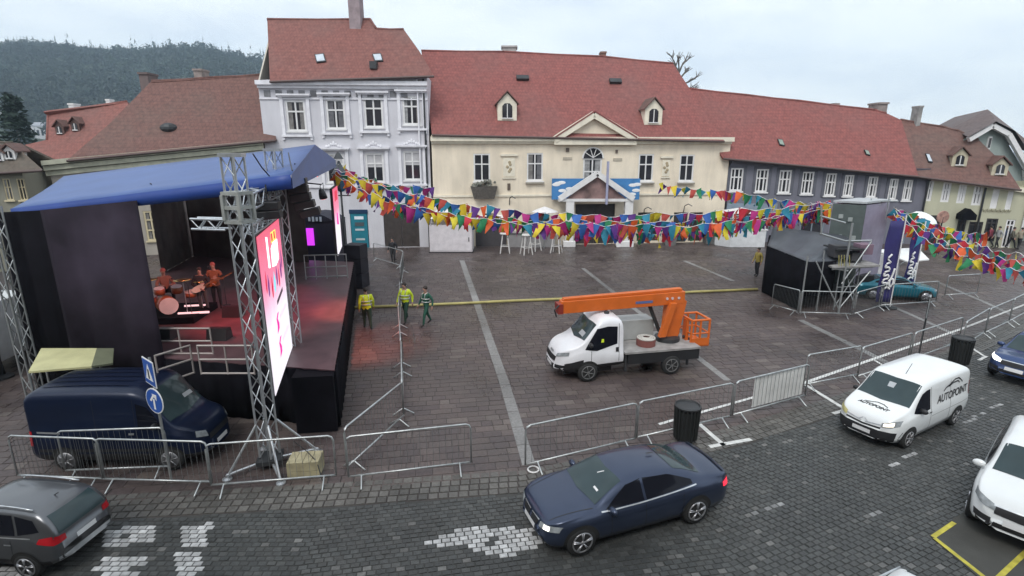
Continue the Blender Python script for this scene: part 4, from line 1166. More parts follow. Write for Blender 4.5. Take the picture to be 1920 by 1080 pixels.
# rails and stair on the deck
def railing(name, label, pts, zs, m=None, posts=3, r=.028):
    m = m or steel; t = thing(name, label, 'railing', V((pts[0].x, pts[0].y, DZ)))
    for z in zs:
        for a, b in zip(pts, pts[1:]): rod('rail', a + V((0, 0, z)), b + V((0, 0, z)), r, m, t)
    for a, b in zip(pts, pts[1:]):
        for k in range(posts):
            p = a.lerp(b, k / (posts - 1)); rod('post', p, p + V((0, 0, zs[-1] + .02)), r * .85, m, t)
    return t
railm = mat('pale_rail', (.42, .38, .36), .5, metal=.3)
railing('stage_railing', 'pale guard rail along the near side of the stage deck by the tower', [G(378, 702, DZ), G(478, 702, DZ)], (.03, .42, .8), railm)
railing('stage_railing', 'guard rail on the deck in front of the drummer', [G(282, 664, DZ), G(400, 664, DZ)], (.02, .4, .78), railm, 3)
railing('stage_railing', 'slanted stair rail at the near edge of the stage beside the black drape', [G(300, 722, DZ), G(364, 700, DZ)], (.02, .4, .78), railm, 2)
railing('stage_railing', 'grey handrail at the far stairs of the stage beneath the far screen', [G(574, 524, DZ), G(652, 521, DZ)], (.1, .55, 1.1), steel, 5)
# light bars with tubes lying on deck, stage lamps
for (a, b, lab) in (((346, 574), (385, 572), 'upper pale light tube lying across the riser between the musicians'), ((334, 588), (392, 585), 'lower pale light tube in front of the riser on the deck')):
    tag(MB().tube([G(*a, DZ + .25), G(*b, DZ + .25)], .04, 8).build('light_tube', glow('tube_glow', (1, .6, .62), .9)), lab, 'light')
for i, (x, y, z, tx, ty, e_, c, lab) in enumerate(((-8.4, 15.4, 6.15, -11.2, 18.8, 620, (1, .34, .28), 'red stage lamp hung over the near drape aiming at the band'), (-10.5, 16.0, 6.0, -8.6, 17.5, 900, (1, .08, .12), 'red stage lamp over the middle of the deck'),
                                      (-8.6, 24.0, 6.3, -9.8, 20, 500, (1, .06, .2), 'crimson stage lamp at the far end of the canopy'), (-6.15, 17.7, 5.85, -5.7, 19.6, 1500, (1, .2, .12), 'red lamp under the canopy front washing the paving beside the stage'))):
    p = V((x, y, z)); d = (V((tx, ty, 0 if i == 3 else DZ)) - p).normalized()
    t = thing('stage_lamp', lab, 'lamp', p)
    a_, b_ = basis(d); mb = MB(); mb.tube([p - d * .3, p - d * .12, p], [.08, .12, .13], 10); mb.build('housing', black_plastic, t, True)
    MB().tube([p + d * .004, p + d * .01], .11, 10).build('lens', glow('lamp_red', (1, .12, .1), 3), t)
    MB().tube([p - d * .15 + a_ * .15, p - d * .15 + a_ * .15 + V((0, 0, .3)), p - d * .15 - a_ * .15 + V((0, 0, .3)), p - d * .15 - a_ * .15], .012, 5).build('yoke', dark_metal, t)
    if i == 3: MB().tube([p - d * .15 + V((0, 0, .3)), V((-6.9, 17.75, 6.35)), V((-7.6, 17.9, 6.5))], .025, 6).build('bracket', dark_metal, t)
    ld = bpy.data.lights.new('stage_spot', 'SPOT'); ld.energy = e_; ld.color = c; ld.spot_size = R(62 if i != 3 else 52); ld.spot_blend = .9; ld.shadow_soft_size = .12
    lo = bpy.data.objects.new('stage_spot', ld); COL.objects.link(lo)
    lo.matrix_basis = Matrix.Translation(p + d * .05) @ d.to_track_quat('-Z', 'Y').to_matrix().to_4x4(); attach(lo, t)
# front lighting bar that carries them
hb4 = thing('truss_beam', 'dark lighting truss slung under the blue canopy', 'truss', (-8.5, 15.6, 6.3)); truss(hb4, (-6.9, 15.45, 6.35), (-11.6, 16.2, 6.05), .26, .5, dark_metal)
# drum kit
dk0 = G(318, 600, DZ)
t = thing('drum_kit', 'drum kit with orange shells and pale bass drum head on the stage', 'drum kit', dk0)
shell = mat('drum_orange', (.35, .1, .04), .35); skin_m = mat('drum_head', (.75, .7, .68), .5); brass = mat('brass', (.6, .42, .16), .3, metal=.9)
def drum(nm, c, r, d, ax):
    o = MB().tube([c - ax * d / 2, c + ax * d / 2], r, 18).build(nm, shell, t, True)
    q = MB().tube([c + ax * (d / 2 + .002), c + ax * (d / 2 + .02)], r * .97, 18).build('head', skin_m, None); q.parent = o
fx = V((.7, -.7, 0)).normalized()
MB().box(dk0 + V((-.2, .4, .12)), (2.4, 1.9, .22), .1).build('riser', black_cloth, t)
drum('bass_drum', dk0 + V((0, 0, .55)), .3, .45, fx)
for q, r_, d_ in ((V((-.25, .1, 1.0)), .16, .2), (V((.2, .35, 1.0)), .17, .22), (V((-.6, .1, .65)), .2, .35), (V((.55, .5, .8)), .18, .16)): drum('tom', dk0 + q, r_, d_, V((.1, -.15, 1)).normalized())
for q, r_ in ((V((-.7, .35, 1.35)), .25), (V((.6, .1, 1.4)), .28), (V((.8, .7, 1.2)), .2)):
    MB().lathe([(r_, 0), (r_ * .5, .02), (.04, .05)], 18, dk0 + q).build('cymbal', brass, t, True); rod('stand', dk0 + V((q.x, q.y, .22)), dk0 + q, .014, alu, t)
# monitors, microphone stands
for (u, v, lab) in ((432, 596, 'black wedge monitor on the deck by the truss tower'), (300, 640, 'black wedge monitor near the stair rail'), (405, 640, 'black wedge monitor in the middle of the deck')):
    p = G(u, v, DZ); o = MB().prism([p + V(q) for q in ((-.3, 0, 0), (-.3, .45, 0), (-.3, .38, .35), (-.3, .1, .38))], (.6, 0, 0)).build('stage_monitor', black_plastic); tag(o, lab, 'speaker')
for (u, v, lab) in ((362, 600, 'microphone stand beside the guitarist'), (425, 572, 'microphone stand near the far musician')):
    p = G(u, v, DZ); t = thing('microphone_stand', lab, 'microphone stand', p)
    MB().lathe([(.14, 0), (.14, .02), (.03, .04)], 12, p).build('base', dark_metal, t); rod('pole', p, p + V((0, 0, 1.3)), .012, dark_metal, t); rod('boom', p + V((0, 0, 1.3)), p + V((-.35, -.2, 1.5)), .01, dark_metal, t)
    MB().ball(p + V((-.37, -.21, 1.52)), .035, 8).build('microphone', dark_metal, t)
# wooden crate by the tower
p = G(575, 885); t = thing('wooden_crate', 'pale slatted wooden crate beside the tower foot', 'crate', p, .1)
wood = mat('pale_wood', (.36, .32, .2), .75, var=.25, scale=4, bump=.2)
for k in range(4): MB().box((-.27 + k * .18, 0, .39), (.168, .5, .025)).build('plank', wood, t, world=False)
for k in range(2):
    MB().box((0, -.24 + k * .48, .28), (.72, .02, .19)).build('side_board', wood, t, world=False); MB().box((0, -.24 + k * .48, .1), (.72, .02, .15)).build('side_board', wood, t, world=False)
for sx in (-1, 1):
    MB().box((sx * .35, 0, .19), (.02, .45, .36)).build('end_board', wood, t, world=False)
tag(MB().tube([G(555, 862) + V((0, 0, .5)), G(580, 880) + V((0, 0, .47)), G(597, 893) + V((0, 0, .38)), G(605, 905) + V((0, 0, .05))], .012, 6).build('cable', black_plastic), 'black cable draped over the wooden crate', 'cable')
# coil of cable behind the screen
p = PY(553, 722, 15.0); mb = MB()
for k in range(4): mb.tube([p + V((math.cos(a) * .05, math.sin(a) * (.3 - k * .02), math.cos(a) * .32)) for a in np.linspace(0, 6.28, 18)[:-1]], .025, 6, closed=True)
tag(mb.build('cable_coil', mat('grey_cable', (.16, .14, .15), .6)), 'coiled grey cable hanging at the foot of the screen tower', 'cable')

# ================================================================== BARRIERS
bp = thing('crowd_barrier', 'x', 'barrier')
def make_barrier(root, L_=3.0, h=1.2):
    r_ = .024
    mb = MB(); c = .12; pts = [(-L_ / 2, 0, .2), (-L_ / 2, 0, h - c), (-L_ / 2 + c * .3, 0, h - c * .3), (-L_ / 2 + c, 0, h), (L_ / 2 - c, 0, h), (L_ / 2 - c * .3, 0, h - c * .3), (L_ / 2, 0, h - c), (L_ / 2, 0, .2)]
    mb.tube(pts, r_, 8); mb.tube([(-L_ / 2, 0, .2), (L_ / 2, 0, .2)], r_, 8); mb.build('frame', steel, root, True, world=False)
    for i in range(1, 19):
        x = -L_ / 2 + L_ * i / 19; rod('bar', (x, 0, .2), (x, 0, h), .005, mat('weathered_bar', (.22, .23, .23), .55, metal=.5, var=.2), root, False, 5)
    for s_ in (-1, 1):
        x = s_ * (L_ / 2 - .3); mb = MB().tube([(x, -.3, .012), (x, -.28, .03), (x, -.02, .2), (x, .02, .2), (x, .28, .03), (x, .3, .012)], .02, 6); mb.build('foot', steel, root, True, world=False)
make_barrier(bp)
GRP = 'crowd barriers round the square'
BARS = [((37, 905), (200, 912), 'crowd barrier in front of the navy van\'s rear wheel'), ((196, 912), (400, 918), 'crowd barrier in front of the navy van\'s front wheel'),
        ((126, 896), (322, 888), 'crowd barrier set close along the navy van\'s side'), ((398, 924), (632, 905), 'crowd barrier standing in front of the truss tower feet'),
        ((655, 908), (884, 880), 'crowd barrier along the road edge, next one from the wooden crate'), ((652, 890), (758, 790), 'crowd barrier set diagonally across the empty paving beside the stage'),
        ((757, 788), (755, 700), 'crowd barrier first in the line running away from the diagonal one'), ((754, 698), (749, 625), 'crowd barrier second in the line running away from the diagonal one'),
        ((750, 622), (752, 572), 'crowd barrier by the workers in yellow jackets'), ((752, 540), (757, 510), 'crowd barrier behind the worker in the yellow jacket'), ((757, 505), (702, 488), 'crowd barrier at the dark figure near the gate'),
        ((985, 885), (1190, 835), 'crowd barrier behind the dark sedan, beside the utility ring'), ((1193, 833), (1368, 792), 'crowd barrier with the black bin behind it beside the dark sedan'),
        ((1372, 790), (1508, 752), 'crowd barrier carrying a white panel'), ((1505, 732), (1606, 712), 'crowd barrier next beyond the white panelled one'), ((1606, 716), (1700, 684), 'crowd barrier behind the roof of the white van'),
        ((1704, 684), (1795, 650), 'crowd barrier by the pole of the edge-on sign'), ((1800, 660), (1845, 630), 'crowd barrier beside the further black bin'), ((1845, 632), (1890, 610), 'crowd barrier next beyond the further bin'), ((1890, 610), (1935, 585), 'crowd barrier last beyond the further bin'),
        ((1446, 578), (1494, 592), 'crowd barrier at the dark corner of the sound booth'), ((1496, 593), (1594, 596), 'crowd barrier before the scaffold feet of the sound booth'), ((1600, 596), (1650, 580), 'crowd barrier between scaffold and navy flag'), ((1646, 580), (1753, 572), 'crowd barrier in front of the turquoise car'), ((1770, 560), (1830, 556), 'crowd barrier standing alone beyond the turquoise car')]
for i, (a, b, lab) in enumerate(BARS):
    A_, B_ = G(*a), G(*b); d = B_ - A_
    if i == 0:
        r_ = bp; r_.matrix_basis = Matrix.Translation((A_ + B_) / 2) @ Matrix.Rotation(math.atan2(d.y, d.x), 4, 'Z') @ Matrix.Diagonal((d.length / 3, 1, 1, 1)); tag(r_, 'galvanised ' + lab, 'barrier', GRP)
    else: r_ = dup(bp, (A_ + B_) / 2, math.atan2(d.y, d.x), 'galvanised ' + lab, GRP, d.length / 3)
    if 'carrying a white panel' in lab:
        pm = mat('white_panel', (.66, .66, .64), .6)
        for k in range(8): MB().box((-.6 + k * .262, .035, .7), (.235, .02, .9)).build('white_slat', pm, r_, world=False)
# ================================================================== BINS, SIGNS, HOSE
def bin_(loc, label):
    t = thing('litter_bin', label, 'bin', loc)
    blk = mat('bin_black', (.018, .02, .02), .55)
    MB().lathe([(.2, .05), (.26, .1), (.29, .85), (.29, .9)], 20).build('body', blk, t, world=False)
    for k in range(20):
        a = k * math.tau / 20; rod('slat', (math.cos(a) * .28, math.sin(a) * .28, .1), (math.cos(a) * .315, math.sin(a) * .315, 1.0), .022, blk, t, False, 6)
    MB().lathe([(.33, .98), (.335, 1.02), (.3, 1.04), (.28, 1.0)], 20).build('rim', dark_metal, t, world=False)
    MB().lathe([(.2, 0), (.2, .06)], 16).build('foot', dark_metal, t, world=False)
bin_(G(1284, 826), 'black slatted litter bin behind the barrier near the dark sedan'); bin_(G(1796, 684), 'black slatted litter bin between the white van and the blue car')
blue_sign = mat('sign_blue', (.02, .09, .38), .4, var=.05); white_sign = mat('sign_white', (.8, .8, .8), .4, var=.04)
p = G(322, 903); t = thing('road_sign', 'pole with round blue arrow sign and pedestrian sign beside the navy van', 'sign', p)
rod('pole', p, p + V((.0, 0, 3.05)), .03, steel, t)
def sgn(z, rot, build): 
    M = Matrix.Translation(p + V((0, 0, z))) @ Matrix.Rotation(rot, 4, 'Z'); return M
M = sgn(2.05, R(-26), None)
def tr(M, pts): return [M @ V(q) for q in pts]
disc = lambda r_, y, k=24: [(math.cos(a) * r_, y, math.sin(a) * r_) for a in np.linspace(0, math.tau, k + 1)[:-1]]
fwd = M.to_3x3() @ V((0, -1, 0))
d0 = MB().prism(tr(M, disc(.3, -.04)), fwd * .015).build('disc', white_sign, t)
q = MB().prism(tr(M, disc(.275, -.057)), fwd * .004).build('face', blue_sign, None); q.parent = d0
ar = MB(); ar.prism(tr(M, [(-.14, -.063, .0), (-.1, -.063, -.03), (.02, -.063, .1), (.1, -.063, .02), (.12, -.063, .16), (-.04, -.063, .17), (-.02, -.063, .14)]), fwd * .004); ar.prism(tr(M, [(-.03, -.063, -.2), (.03, -.063, -.2), (.03, -.063, .05), (-.03, -.063, .05)]), fwd * .004)
q = ar.build('arrow', white_sign, None); q.parent = d0
M = sgn(2.72, R(-38), None); fwd = M.to_3x3() @ V((0, -1, 0))
d0 = MB().prism(tr(M, [(-.3, -.04, -.3), (.3, -.04, -.3), (.3, -.04, .3), (-.3, -.04, .3)]), fwd * .015).build('square_plate', white_sign, t)
q = MB().prism(tr(M, [(-.275, -.057, -.275), (.275, -.057, -.275), (.275, -.057, .275), (-.275, -.057, .275)]), fwd * .004).build('face', blue_sign, None); q.parent = d0
q = MB().prism(tr(M, [(-.2, -.063, -.17), (.2, -.063, -.17), (0, -.063, .2)]), fwd * .004).build('triangle', white_sign, None); q.parent = d0
q = MB().prism(tr(M, [(-.03, -.069, -.14), (.04, -.069, -.14), (.03, -.069, .08), (-.03, -.069, .08)]), fwd * .004).build('walking_figure', black_plastic, None); q.parent = d0
p = G(1722, 668); t = thing('road_sign', 'grey sign seen edge-on on a pole by the roadside barriers', 'sign', p)
rod('pole', p, p + V((0, 0, 2.25)), .03, dark_metal, t); rod('pole', p + V((.25, .3, 1.3)), p + V((.25, .3, 2.25)), .03, steel, t)
MB().box(p + V((.13, .15, 1.85)), (.03, .46, .75), -.7).build('plate', steel, t); rod('bracket', p + V((0, 0, 2.25)), p + V((.25, .3, 2.25)), .03, steel, t)
p = G(6, 708); t = thing('lamp_post', 'dark slim lamp post at the square corner left of the stage mast', 'lamp post', p)
MB().tube([p, p + V((0, 0, .6)), p + V((0, 0, 5.2))], [.1, .06, .045], 10).build('pole', dark_metal, t, True); MB().lathe([(.3, 0), (.3, .06), (.12, .12)], 16, p).build('base', dark_metal, t); MB().lathe([(.05, 0), (.16, .15), (.2, .5), (.05, .62)], 10, p + V((0, 0, 5.2))).build('lantern', dark_metal, t)
# old street lantern behind the canopy end
p = V((PY(637, 330, 29).x, 29, 0)); t = thing('street_lantern', 'black wrought street lantern rising beside the end of the blue canopy', 'street lamp', p)
MB().tube([p, p + V((0, 0, 1)), p + V((0, 0, 5.2))], [.14, .07, .05], 10).build('pole', dark_metal, t, True)
MB().lathe([(.06, 5.2), (.3, 5.35), (.42, 6.1), (.2, 6.5), (.05, 6.8)], 8, p).build('lantern', mat('lantern_dark', (.05, .055, .065), .3), t)
MB().lathe([(.46, 6.1), (.46, 6.16)], 8, p).build('crown_ring', dark_metal, t); MB().lathe([(.28, 6.9), (.06, 7.25)], 8, p).build('finial', dark_metal, t)
rod('arm', p + V((-.5, 0, 5.0)), p + V((.5, 0, 5.0)), .03, dark_metal, t)
# yellow hose across the square
hz = [G(u, v) + V((0, 0, .08)) for u, v in ((656, 580), (760, 576), (860, 572), (960, 567), (1060, 563), (1180, 558), (1300, 550), (1420, 545))]
tag(MB().tube(hz, .07, 8).build('cable_duct', mat('dull_yellow', (.42, .37, .14), .6, var=.2, scale=2), smooth=True), 'long dull yellow cable duct laid across the whole square', 'hose')
# ================================================================== VEHICLES
def pchip(pts):
    xs = np.array([p[0] for p in pts], float); ys = np.array([p[1] for p in pts], float)
    h = np.diff(xs); d = np.diff(ys) / h; m = np.zeros(len(xs)); m[0], m[-1] = d[0], d[-1]
    for i in range(1, len(xs) - 1):
        if d[i - 1] * d[i] > 0:
            w1, w2 = 2 * h[i] + h[i - 1], h[i] + 2 * h[i - 1]; m[i] = (w1 + w2) / (w1 / d[i - 1] + w2 / d[i])
    def f(x):
        x = min(max(x, xs[0]), xs[-1]); i = min(max(int(np.searchsorted(xs, x) - 1), 0), len(h) - 1); t = (x - xs[i]) / h[i]
        return float((1 + 2 * t) * (1 - t) ** 2 * ys[i] + t * (1 - t) ** 2 * h[i] * m[i] + t * t * (3 - 2 * t) * ys[i + 1] + t * t * (t - 1) * h[i] * m[i + 1])
    return f
class Car:
    """lofted body in its own frame: x forward, y to its left, z up, origin on the ground between the axles"""
    def __init__(s, name, label, cat, loc, heading, scale, spec, paint, dark=None, lower=None):
        s.root = thing(name, label, cat, loc, heading, None, scale); s.spec = spec; s.paint = paint
        top, belt, wid, frac, bot = (pchip(spec[k]) for k in ('top', 'belt', 'wid', 'frac', 'bot'))
        x0, x1 = spec['top'][0][0], spec['top'][-1][0]; N = 72; rings = []
        for i in range(N + 1):
            t = i / N; t = .5 - .5 * math.cos(math.pi * t) if True else t
            x = x0 + (x1 - x0) * (.55 * t + .45 * i / N)
            zb, zm, zt, w, fr = bot(x), belt(x), top(x), wid(x), frac(x)
            zm = min(zm, zt - .03); zm = max(zm, zb + .1); tw = w * fr
            half = [(0, zb), (.72 * w, zb), (.93 * w, zb + .05), (.99 * w, zb + .3 * (zm - zb)), (w, zb + .62 * (zm - zb)), (.99 * w, zm - .06), (.965 * w, zm)]
            rise = zt - zm
            for k in (.3, .6, .82): half.append((.955 * w + (tw - .955 * w) * k ** .95, zm + rise * k))
            half += [(tw * .975, zt - rise * .08), (tw * .88, zt - rise * .02 + .004), (tw * .6, zt + .018), (tw * .3, zt + .028), (0, zt + .032)]
            rings.append([(x, y, z) for y, z in half] + [(x, -y, z) for y, z in half[-2:0:-1]])
        mb = MB(); n = len(rings[0])
        for r in rings: mb.v += r
        for i in range(N):
            for j in range(n):
                a, b, c, d = i * n + j, i * n + (j + 1) % n, (i + 1) * n + (j + 1) % n, (i + 1) * n + j
                mb.f.append((a, b, c, d)); cx, cy, cz = (sum(mb.v[q][k] for q in (a, b, c, d)) / 4 for k in range(3))
                mb.m.append(1 if (dark and dark(cx, cy, cz)) else 2 if (lower and lower(cx, cy, cz)) else 0)
        mb.f.append(tuple(range(n))); mb.m.append(0); mb.f.append(tuple(N * n + j for j in range(n))[::-1]); mb.m.append(0)
        s.body = mb.build('body', [paint, black_plastic, lower and s.spec.get('lower_mat', black_plastic) or black_plastic], s.root, True, world=False)
        s.bvh = BVHTree.FromPolygons([V(q) for q in mb.v], mb.f)
        s.top, s.belt, s.wid, s.frac = top, belt, wid, frac
        L_ = x1 - x0; MB().box(((x0 + x1) / 2, 0, .33), (L_ * .74, wid((x0 + x1) / 2) * 1.3, .2)).build('underbody_shade', black_plastic, s.root, world=False)  # black box added below the body to deepen the contact shadow
    def hit(s, o, d, off):
        r = s.bvh.ray_cast(V(o), V(d))
        p = r[0] if r[0] is not None else s.bvh.find_nearest(V(o) + V(d) * 3)[0]
        return p - V(d) * off
    def patch(s, name, lo, hi, direction, m, off=.008, n=14, k=6, parent=None):
        """panel that follows the body: lofted between polylines lo and hi (2D), thrown onto the body along direction"""
        ax = {'L': (V((0, -1, 0)), lambda a, b: (a, 4, b)), 'R': (V((0, 1, 0)), lambda a, b: (a, -4, b)), 'T': (V((0, 0, -1)), lambda a, b: (a, b, 5)), 'F': (V((-1, 0, 0)), lambda a, b: (6, a, b)), 'B': (V((1, 0, 0)), lambda a, b: (-6, a, b))}[direction]
        def samp(P):
            P = [V(q) for q in P]; L_ = [0]
            for a, b in zip(P, P[1:]): L_.append(L_[-1] + (b - a).length)
            out = []
            for i in range(n + 1):
                t = L_[-1] * i / n; j = max(q for q in range(len(P)) if L_[q] <= t + 1e-9); j = min(j, len(P) - 2)
                out.append(P[j].lerp(P[j + 1], (t - L_[j]) / max(L_[j + 1] - L_[j], 1e-9)))
            return out
        A, B = samp(lo), samp(hi); mb = MB()
        for j in range(k + 1):
            for i in range(n + 1):
                q = A[i].lerp(B[i], j / k); mb.v.append(tuple(s.hit(ax[1](q.x, q.y), ax[0], off)))
        for j in range(k):
            for i in range(n):
                a = j * (n + 1) + i; mb.f.append((a, a + 1, a + n + 2, a + n + 1)); mb.m.append(0)
        o = mb.build(name, m, parent or s.root, True, world=False)
        return o
    def line(s, name, pts, direction, w, m, off=.006):
        lo = [(a, b - w / 2) for a, b in pts]; hi = [(a, b + w / 2) for a, b in pts]
        if len(pts) > 1 and abs(pts[0][0] - pts[-1][0]) < abs(pts[0][1] - pts[-1][1]): lo = [(a - w / 2, b) for a, b in pts]; hi = [(a + w / 2, b) for a, b in pts]
        return s.patch(name, lo, hi, direction, m, off, 16, 1)
    def wheels(s, r, wdt, rim_style=5, rim=None, arch=1.2):
        rim = rim or rim_mat
        for x in s.spec['axles']:
            for sd in (1, -1):
                yw = s.spec['track'] * sd
                s.patch('wheel_arch', [(x + math.cos(a) * r * arch, r + math.sin(a) * r * arch) for a in np.linspace(-.5, math.pi + .5, 20)], [(x + math.cos(a) * r * .4, r + math.sin(a) * r * .4) for a in np.linspace(-.5, math.pi + .5, 20)], 'L' if sd > 0 else 'R', rubber, .012, 24, 3)
                hub = MB(); hub.lathe([(r * .9, -wdt / 2), (r, -wdt * .3), (r, wdt * .3), (r * .9, wdt / 2), (r * .68, wdt / 2)] if sd > 0 else [(r * .68, -wdt / 2), (r * .9, -wdt / 2), (r, -wdt * .3), (r, wdt * .3), (r * .9, wdt / 2)], 28, (x, yw, r), 'Y')
                t = hub.build('wheel', rubber, s.root, True, world=False)
                rb = MB(); yo = yw + sd * wdt * .5
                rb.lathe([(r * .7, -.004), (r * .7, .012), (r * .62, .014), (r * .6, -.004)], 28, (x, yo, r), 'Y'); rb.lathe([(r * .14, 0), (r * .14, .02)], 12, (x, yo, r), 'Y')
                for k in range(rim_style):
                    a = k * math.tau / rim_style + .3
                    for da in ((-.1, .1) if rim_style == 5 else (0,)):
                        rb.bar((x + math.cos(a) * r * .1, yo + sd * .008, r + math.sin(a) * r * .1), (x + math.cos(a + da) * r * .66, yo + sd * .008, r + math.sin(a + da) * r * .66), .045, .015)
                q = rb.build('rim', rim, None, True); q.parent = t
    def mirror(s, x, z, m, y=None):
        for sd in (1, -1):
            w = y or s.wid(x)
            MB().ball((x, sd * (w + .03), z), (.07, .13, .085), 10).build('mirror', m, s.root, True, world=False)
    def plate(s, front=True, z=.5, w=.26):
        s.patch('number_plate', [(-w, z - .06), (w, z - .06)], [(-w, z + .06), (w, z + .06)], 'F' if front else 'B', plate_mat, .02, 4, 2)
def text_on(car, txt, x, z, size, direction, m, shear=0):
    cu = bpy.data.curves.new('t', 'FONT'); cu.body = txt; cu.size = size; cu.align_x = 'CENTER'; cu.shear = shear; cu.offset = .006
    tmp = bpy.data.objects.new('t', cu); me = bpy.data.meshes.new_from_object(tmp); bpy.data.objects.remove(tmp)
    d = {'L': V((0, -1, 0)), 'T': V((0, 0, -1))}[direction]
    for v in me.vertices:
        a, b = v.co.x, v.co.y
        v.co = car.hit((x - a, 4, z + b), d, .012) if direction == 'L' else car.hit((x - b, z + a, 5), d, .012)
    me.materials.clear(); me.materials.append(m)
    o = bpy.data.objects.new('lettering', me); COL.objects.link(o); o.parent = car.root
    return o
def head(a, b):                         # heading from the rear wheel to the front wheel, and the place of the point between the axles
    d = (a - b); return math.atan2(d.y, d.x)
def place(fw, rw, track, left=True):
    """pose from the ground contacts of the two wheels on the visible side"""
    F_, R_ = G(*fw), G(*rw); h = head(F_, R_); nrm = V((-math.sin(h), math.cos(h), 0))
    return (F_ + R_) / 2, h, (F_ - R_).length, nrm
lamp_on = glow('headlamp_lit', (1, .97, .88), 3); lamp_off = mat('lamp_glass', (.26, .28, .29), .12, var=.3, scale=9); tail = mat('tail_red', (.45, .012, .02), .2, var=.2); tail_lit = glow('tail_lit', (1, .03, .06), 1.2)

# ---------- dark sedan on the road
sedan = dict(top=[(-2.42, .62), (-2.4, .9), (-2.3, 1.04), (-2.0, 1.09), (-1.72, 1.11), (-1.2, 1.3), (-.7, 1.405), (-.2, 1.43), (.15, 1.41), (.4, 1.36), (.75, 1.18), (1.08, .99), (1.35, .955), (1.8, .87), (2.05, .78), (2.14, .66), (2.18, .5)],
             belt=[(-2.42, .78), (-1.9, .94), (-1, .95), (.3, .91), (1.1, .87), (1.8, .76), (2.18, .45)],
             wid=[(-2.42, .55), (-2.34, .74), (-2.1, .85), (-1.4, .9), (0, .9), (1.3, .9), (1.8, .85), (2.05, .7), (2.18, .42)],
             frac=[(-2.42, .9), (-2.0, .84), (-1.72, .76), (-1.0, .64), (-.2, .62), (.4, .64), (1.08, .8), (1.4, .85), (2.18, .92)],
             bot=[(-2.42, .42), (-2.2, .24), (-1.8, .2), (1.7, .19), (2.05, .22), (2.18, .34)], axles=(1.405, -1.405), track=.81)
sedan = {k_: [(x, z * .94) for x, z in v] if k_ in ('top', 'belt') else v for k_, v in sedan.items()}
c, h, wb, nr = place((1085, 1038), (1301, 977), .81); k = wb / 2.81 * .98
bm_paint = mat('slate_blue_paint', (.04, .054, .095), .3, metal=.55, var=.05, coat=.35)
B = Car('sedan', 'dark slate blue sedan driving on the cobbled road with lit headlight', 'car', c + nr * -.81 * k, h, k, sedan, bm_paint, lower=lambda x, y, z: z < .26)
_q = B.patch
def _bp(name, lo, hi, direction, *a, **k):
    if direction in 'LRFB' and name != 'wheel_arch': lo = [(x, z * .94) for x, z in lo]; hi = [(x, z * .94) for x, z in hi]
    return _q(name, lo, hi, direction, *a, **k)
B.patch = _bp
B.patch('windscreen', [(1.02, -.66), (1.1, 0), (1.02, .66)], [(.36, -.54), (.42, 0), (.36, .54)], 'T', car_glass, n=16, k=10)
B.patch('rear_window', [(-1.62, -.6), (-1.68, 0), (-1.62, .6)], [(-.95, -.52), (-.92, 0), (-.95, .52)], 'T', car_glass, n=16, k=10)
for d_ in 'LR':
    B.patch('side_window', [(.84, .95), (-.06, .97)], [(.3, 1.3), (-.06, 1.355)], d_, side_glass, n=12); B.patch('side_window', [(-.12, .97), (-1.32, 1.04)], [(-.12, 1.355), (-.75, 1.32), (-1.3, 1.12)], d_, side_glass, n=14)
    B.line('window_trim', [(.95, .925), (0, .945), (-1.4, 1.015)], d_, .022, alu, .012)
    for x in (.72, -.1, -1.05): B.line('door_seam', [(x, .35), (x + .02, .9)], d_, .016, black_plastic, .003)
    for x in (0, -.95): B.patch('door_handle', [(x, .8), (x - .2, .805)], [(x, .83), (x - .2, .835)], d_, bm_paint, .03, 4, 1)
    B.line('crease', [(1.3, .73), (0, .76), (-2.0, .8)], d_, .014, bm_paint, .012)
for s_ in (1, -1):
    B.patch('headlight', [(s_ * .42, .62), (s_ * .66, .62), (s_ * .82, .66)], [(s_ * .42, .73), (s_ * .62, .76), (s_ * .82, .77)], 'F', lamp_off, .02, 10, 4)
    B.patch('headlamp_bulb', [(s_ * .56, .64), (s_ * .68, .645)], [(s_ * .56, .74), (s_ * .68, .745)], 'F', lamp_on if s_ > 0 else lamp_off, .03, 4, 3)
    B.patch('kidney_grille', [(s_ * .05, .56), (s_ * .32, .58)], [(s_ * .05, .7), (s_ * .36, .71)], 'F', black_plastic, .018, 6, 3); B.line('grille_rim', [(s_ * .04, .715), (s_ * .37, .725)], 'F', .022, alu, .022)
    B.patch('tail_light', [(s_ * .45, .8), (s_ * .68, .78)], [(s_ * .45, .93), (s_ * .66, .92)], 'B', tail, .015, 6, 3); B.patch('tail_light_side', [(-2.36, .78), (-2.12, .8)], [(-2.36, .92), (-2.12, .9)], 'L' if s_ > 0 else 'R', tail_lit, .015, 5, 3)
B.patch('lower_grille', [(-.6, .3), (0, .28), (.6, .3)], [(-.55, .42), (0, .43), (.55, .42)], 'F', black_plastic, .012, 10, 3); B.plate(True, .5); B.plate(False, .62)
B.patch('bonnet_seam', [(1.1, .7), (2.0, .56)], [(1.1, .72), (2.0, .575)], 'T', black_plastic, .004, 10, 1); B.patch('bonnet_seam', [(1.1, -.7), (2.0, -.56)], [(1.1, -.72), (2.0, -.575)], 'T', black_plastic, .004, 10, 1)
B.patch('fin_antenna', [(-.8, -.02), (-.62, -.02)], [(-.8, .02), (-.62, .02)], 'T', black_plastic, .05, 4, 2)
B.patch('boot_lip', [(-2.3, -.65), (-2.34, 0), (-2.3, .65)], [(-2.22, -.65), (-2.26, 0), (-2.22, .65)], 'T', bm_paint, .03, 10, 1)
B.wheels(.33, .2, 5); B.mirror(.74, .9, bm_paint)
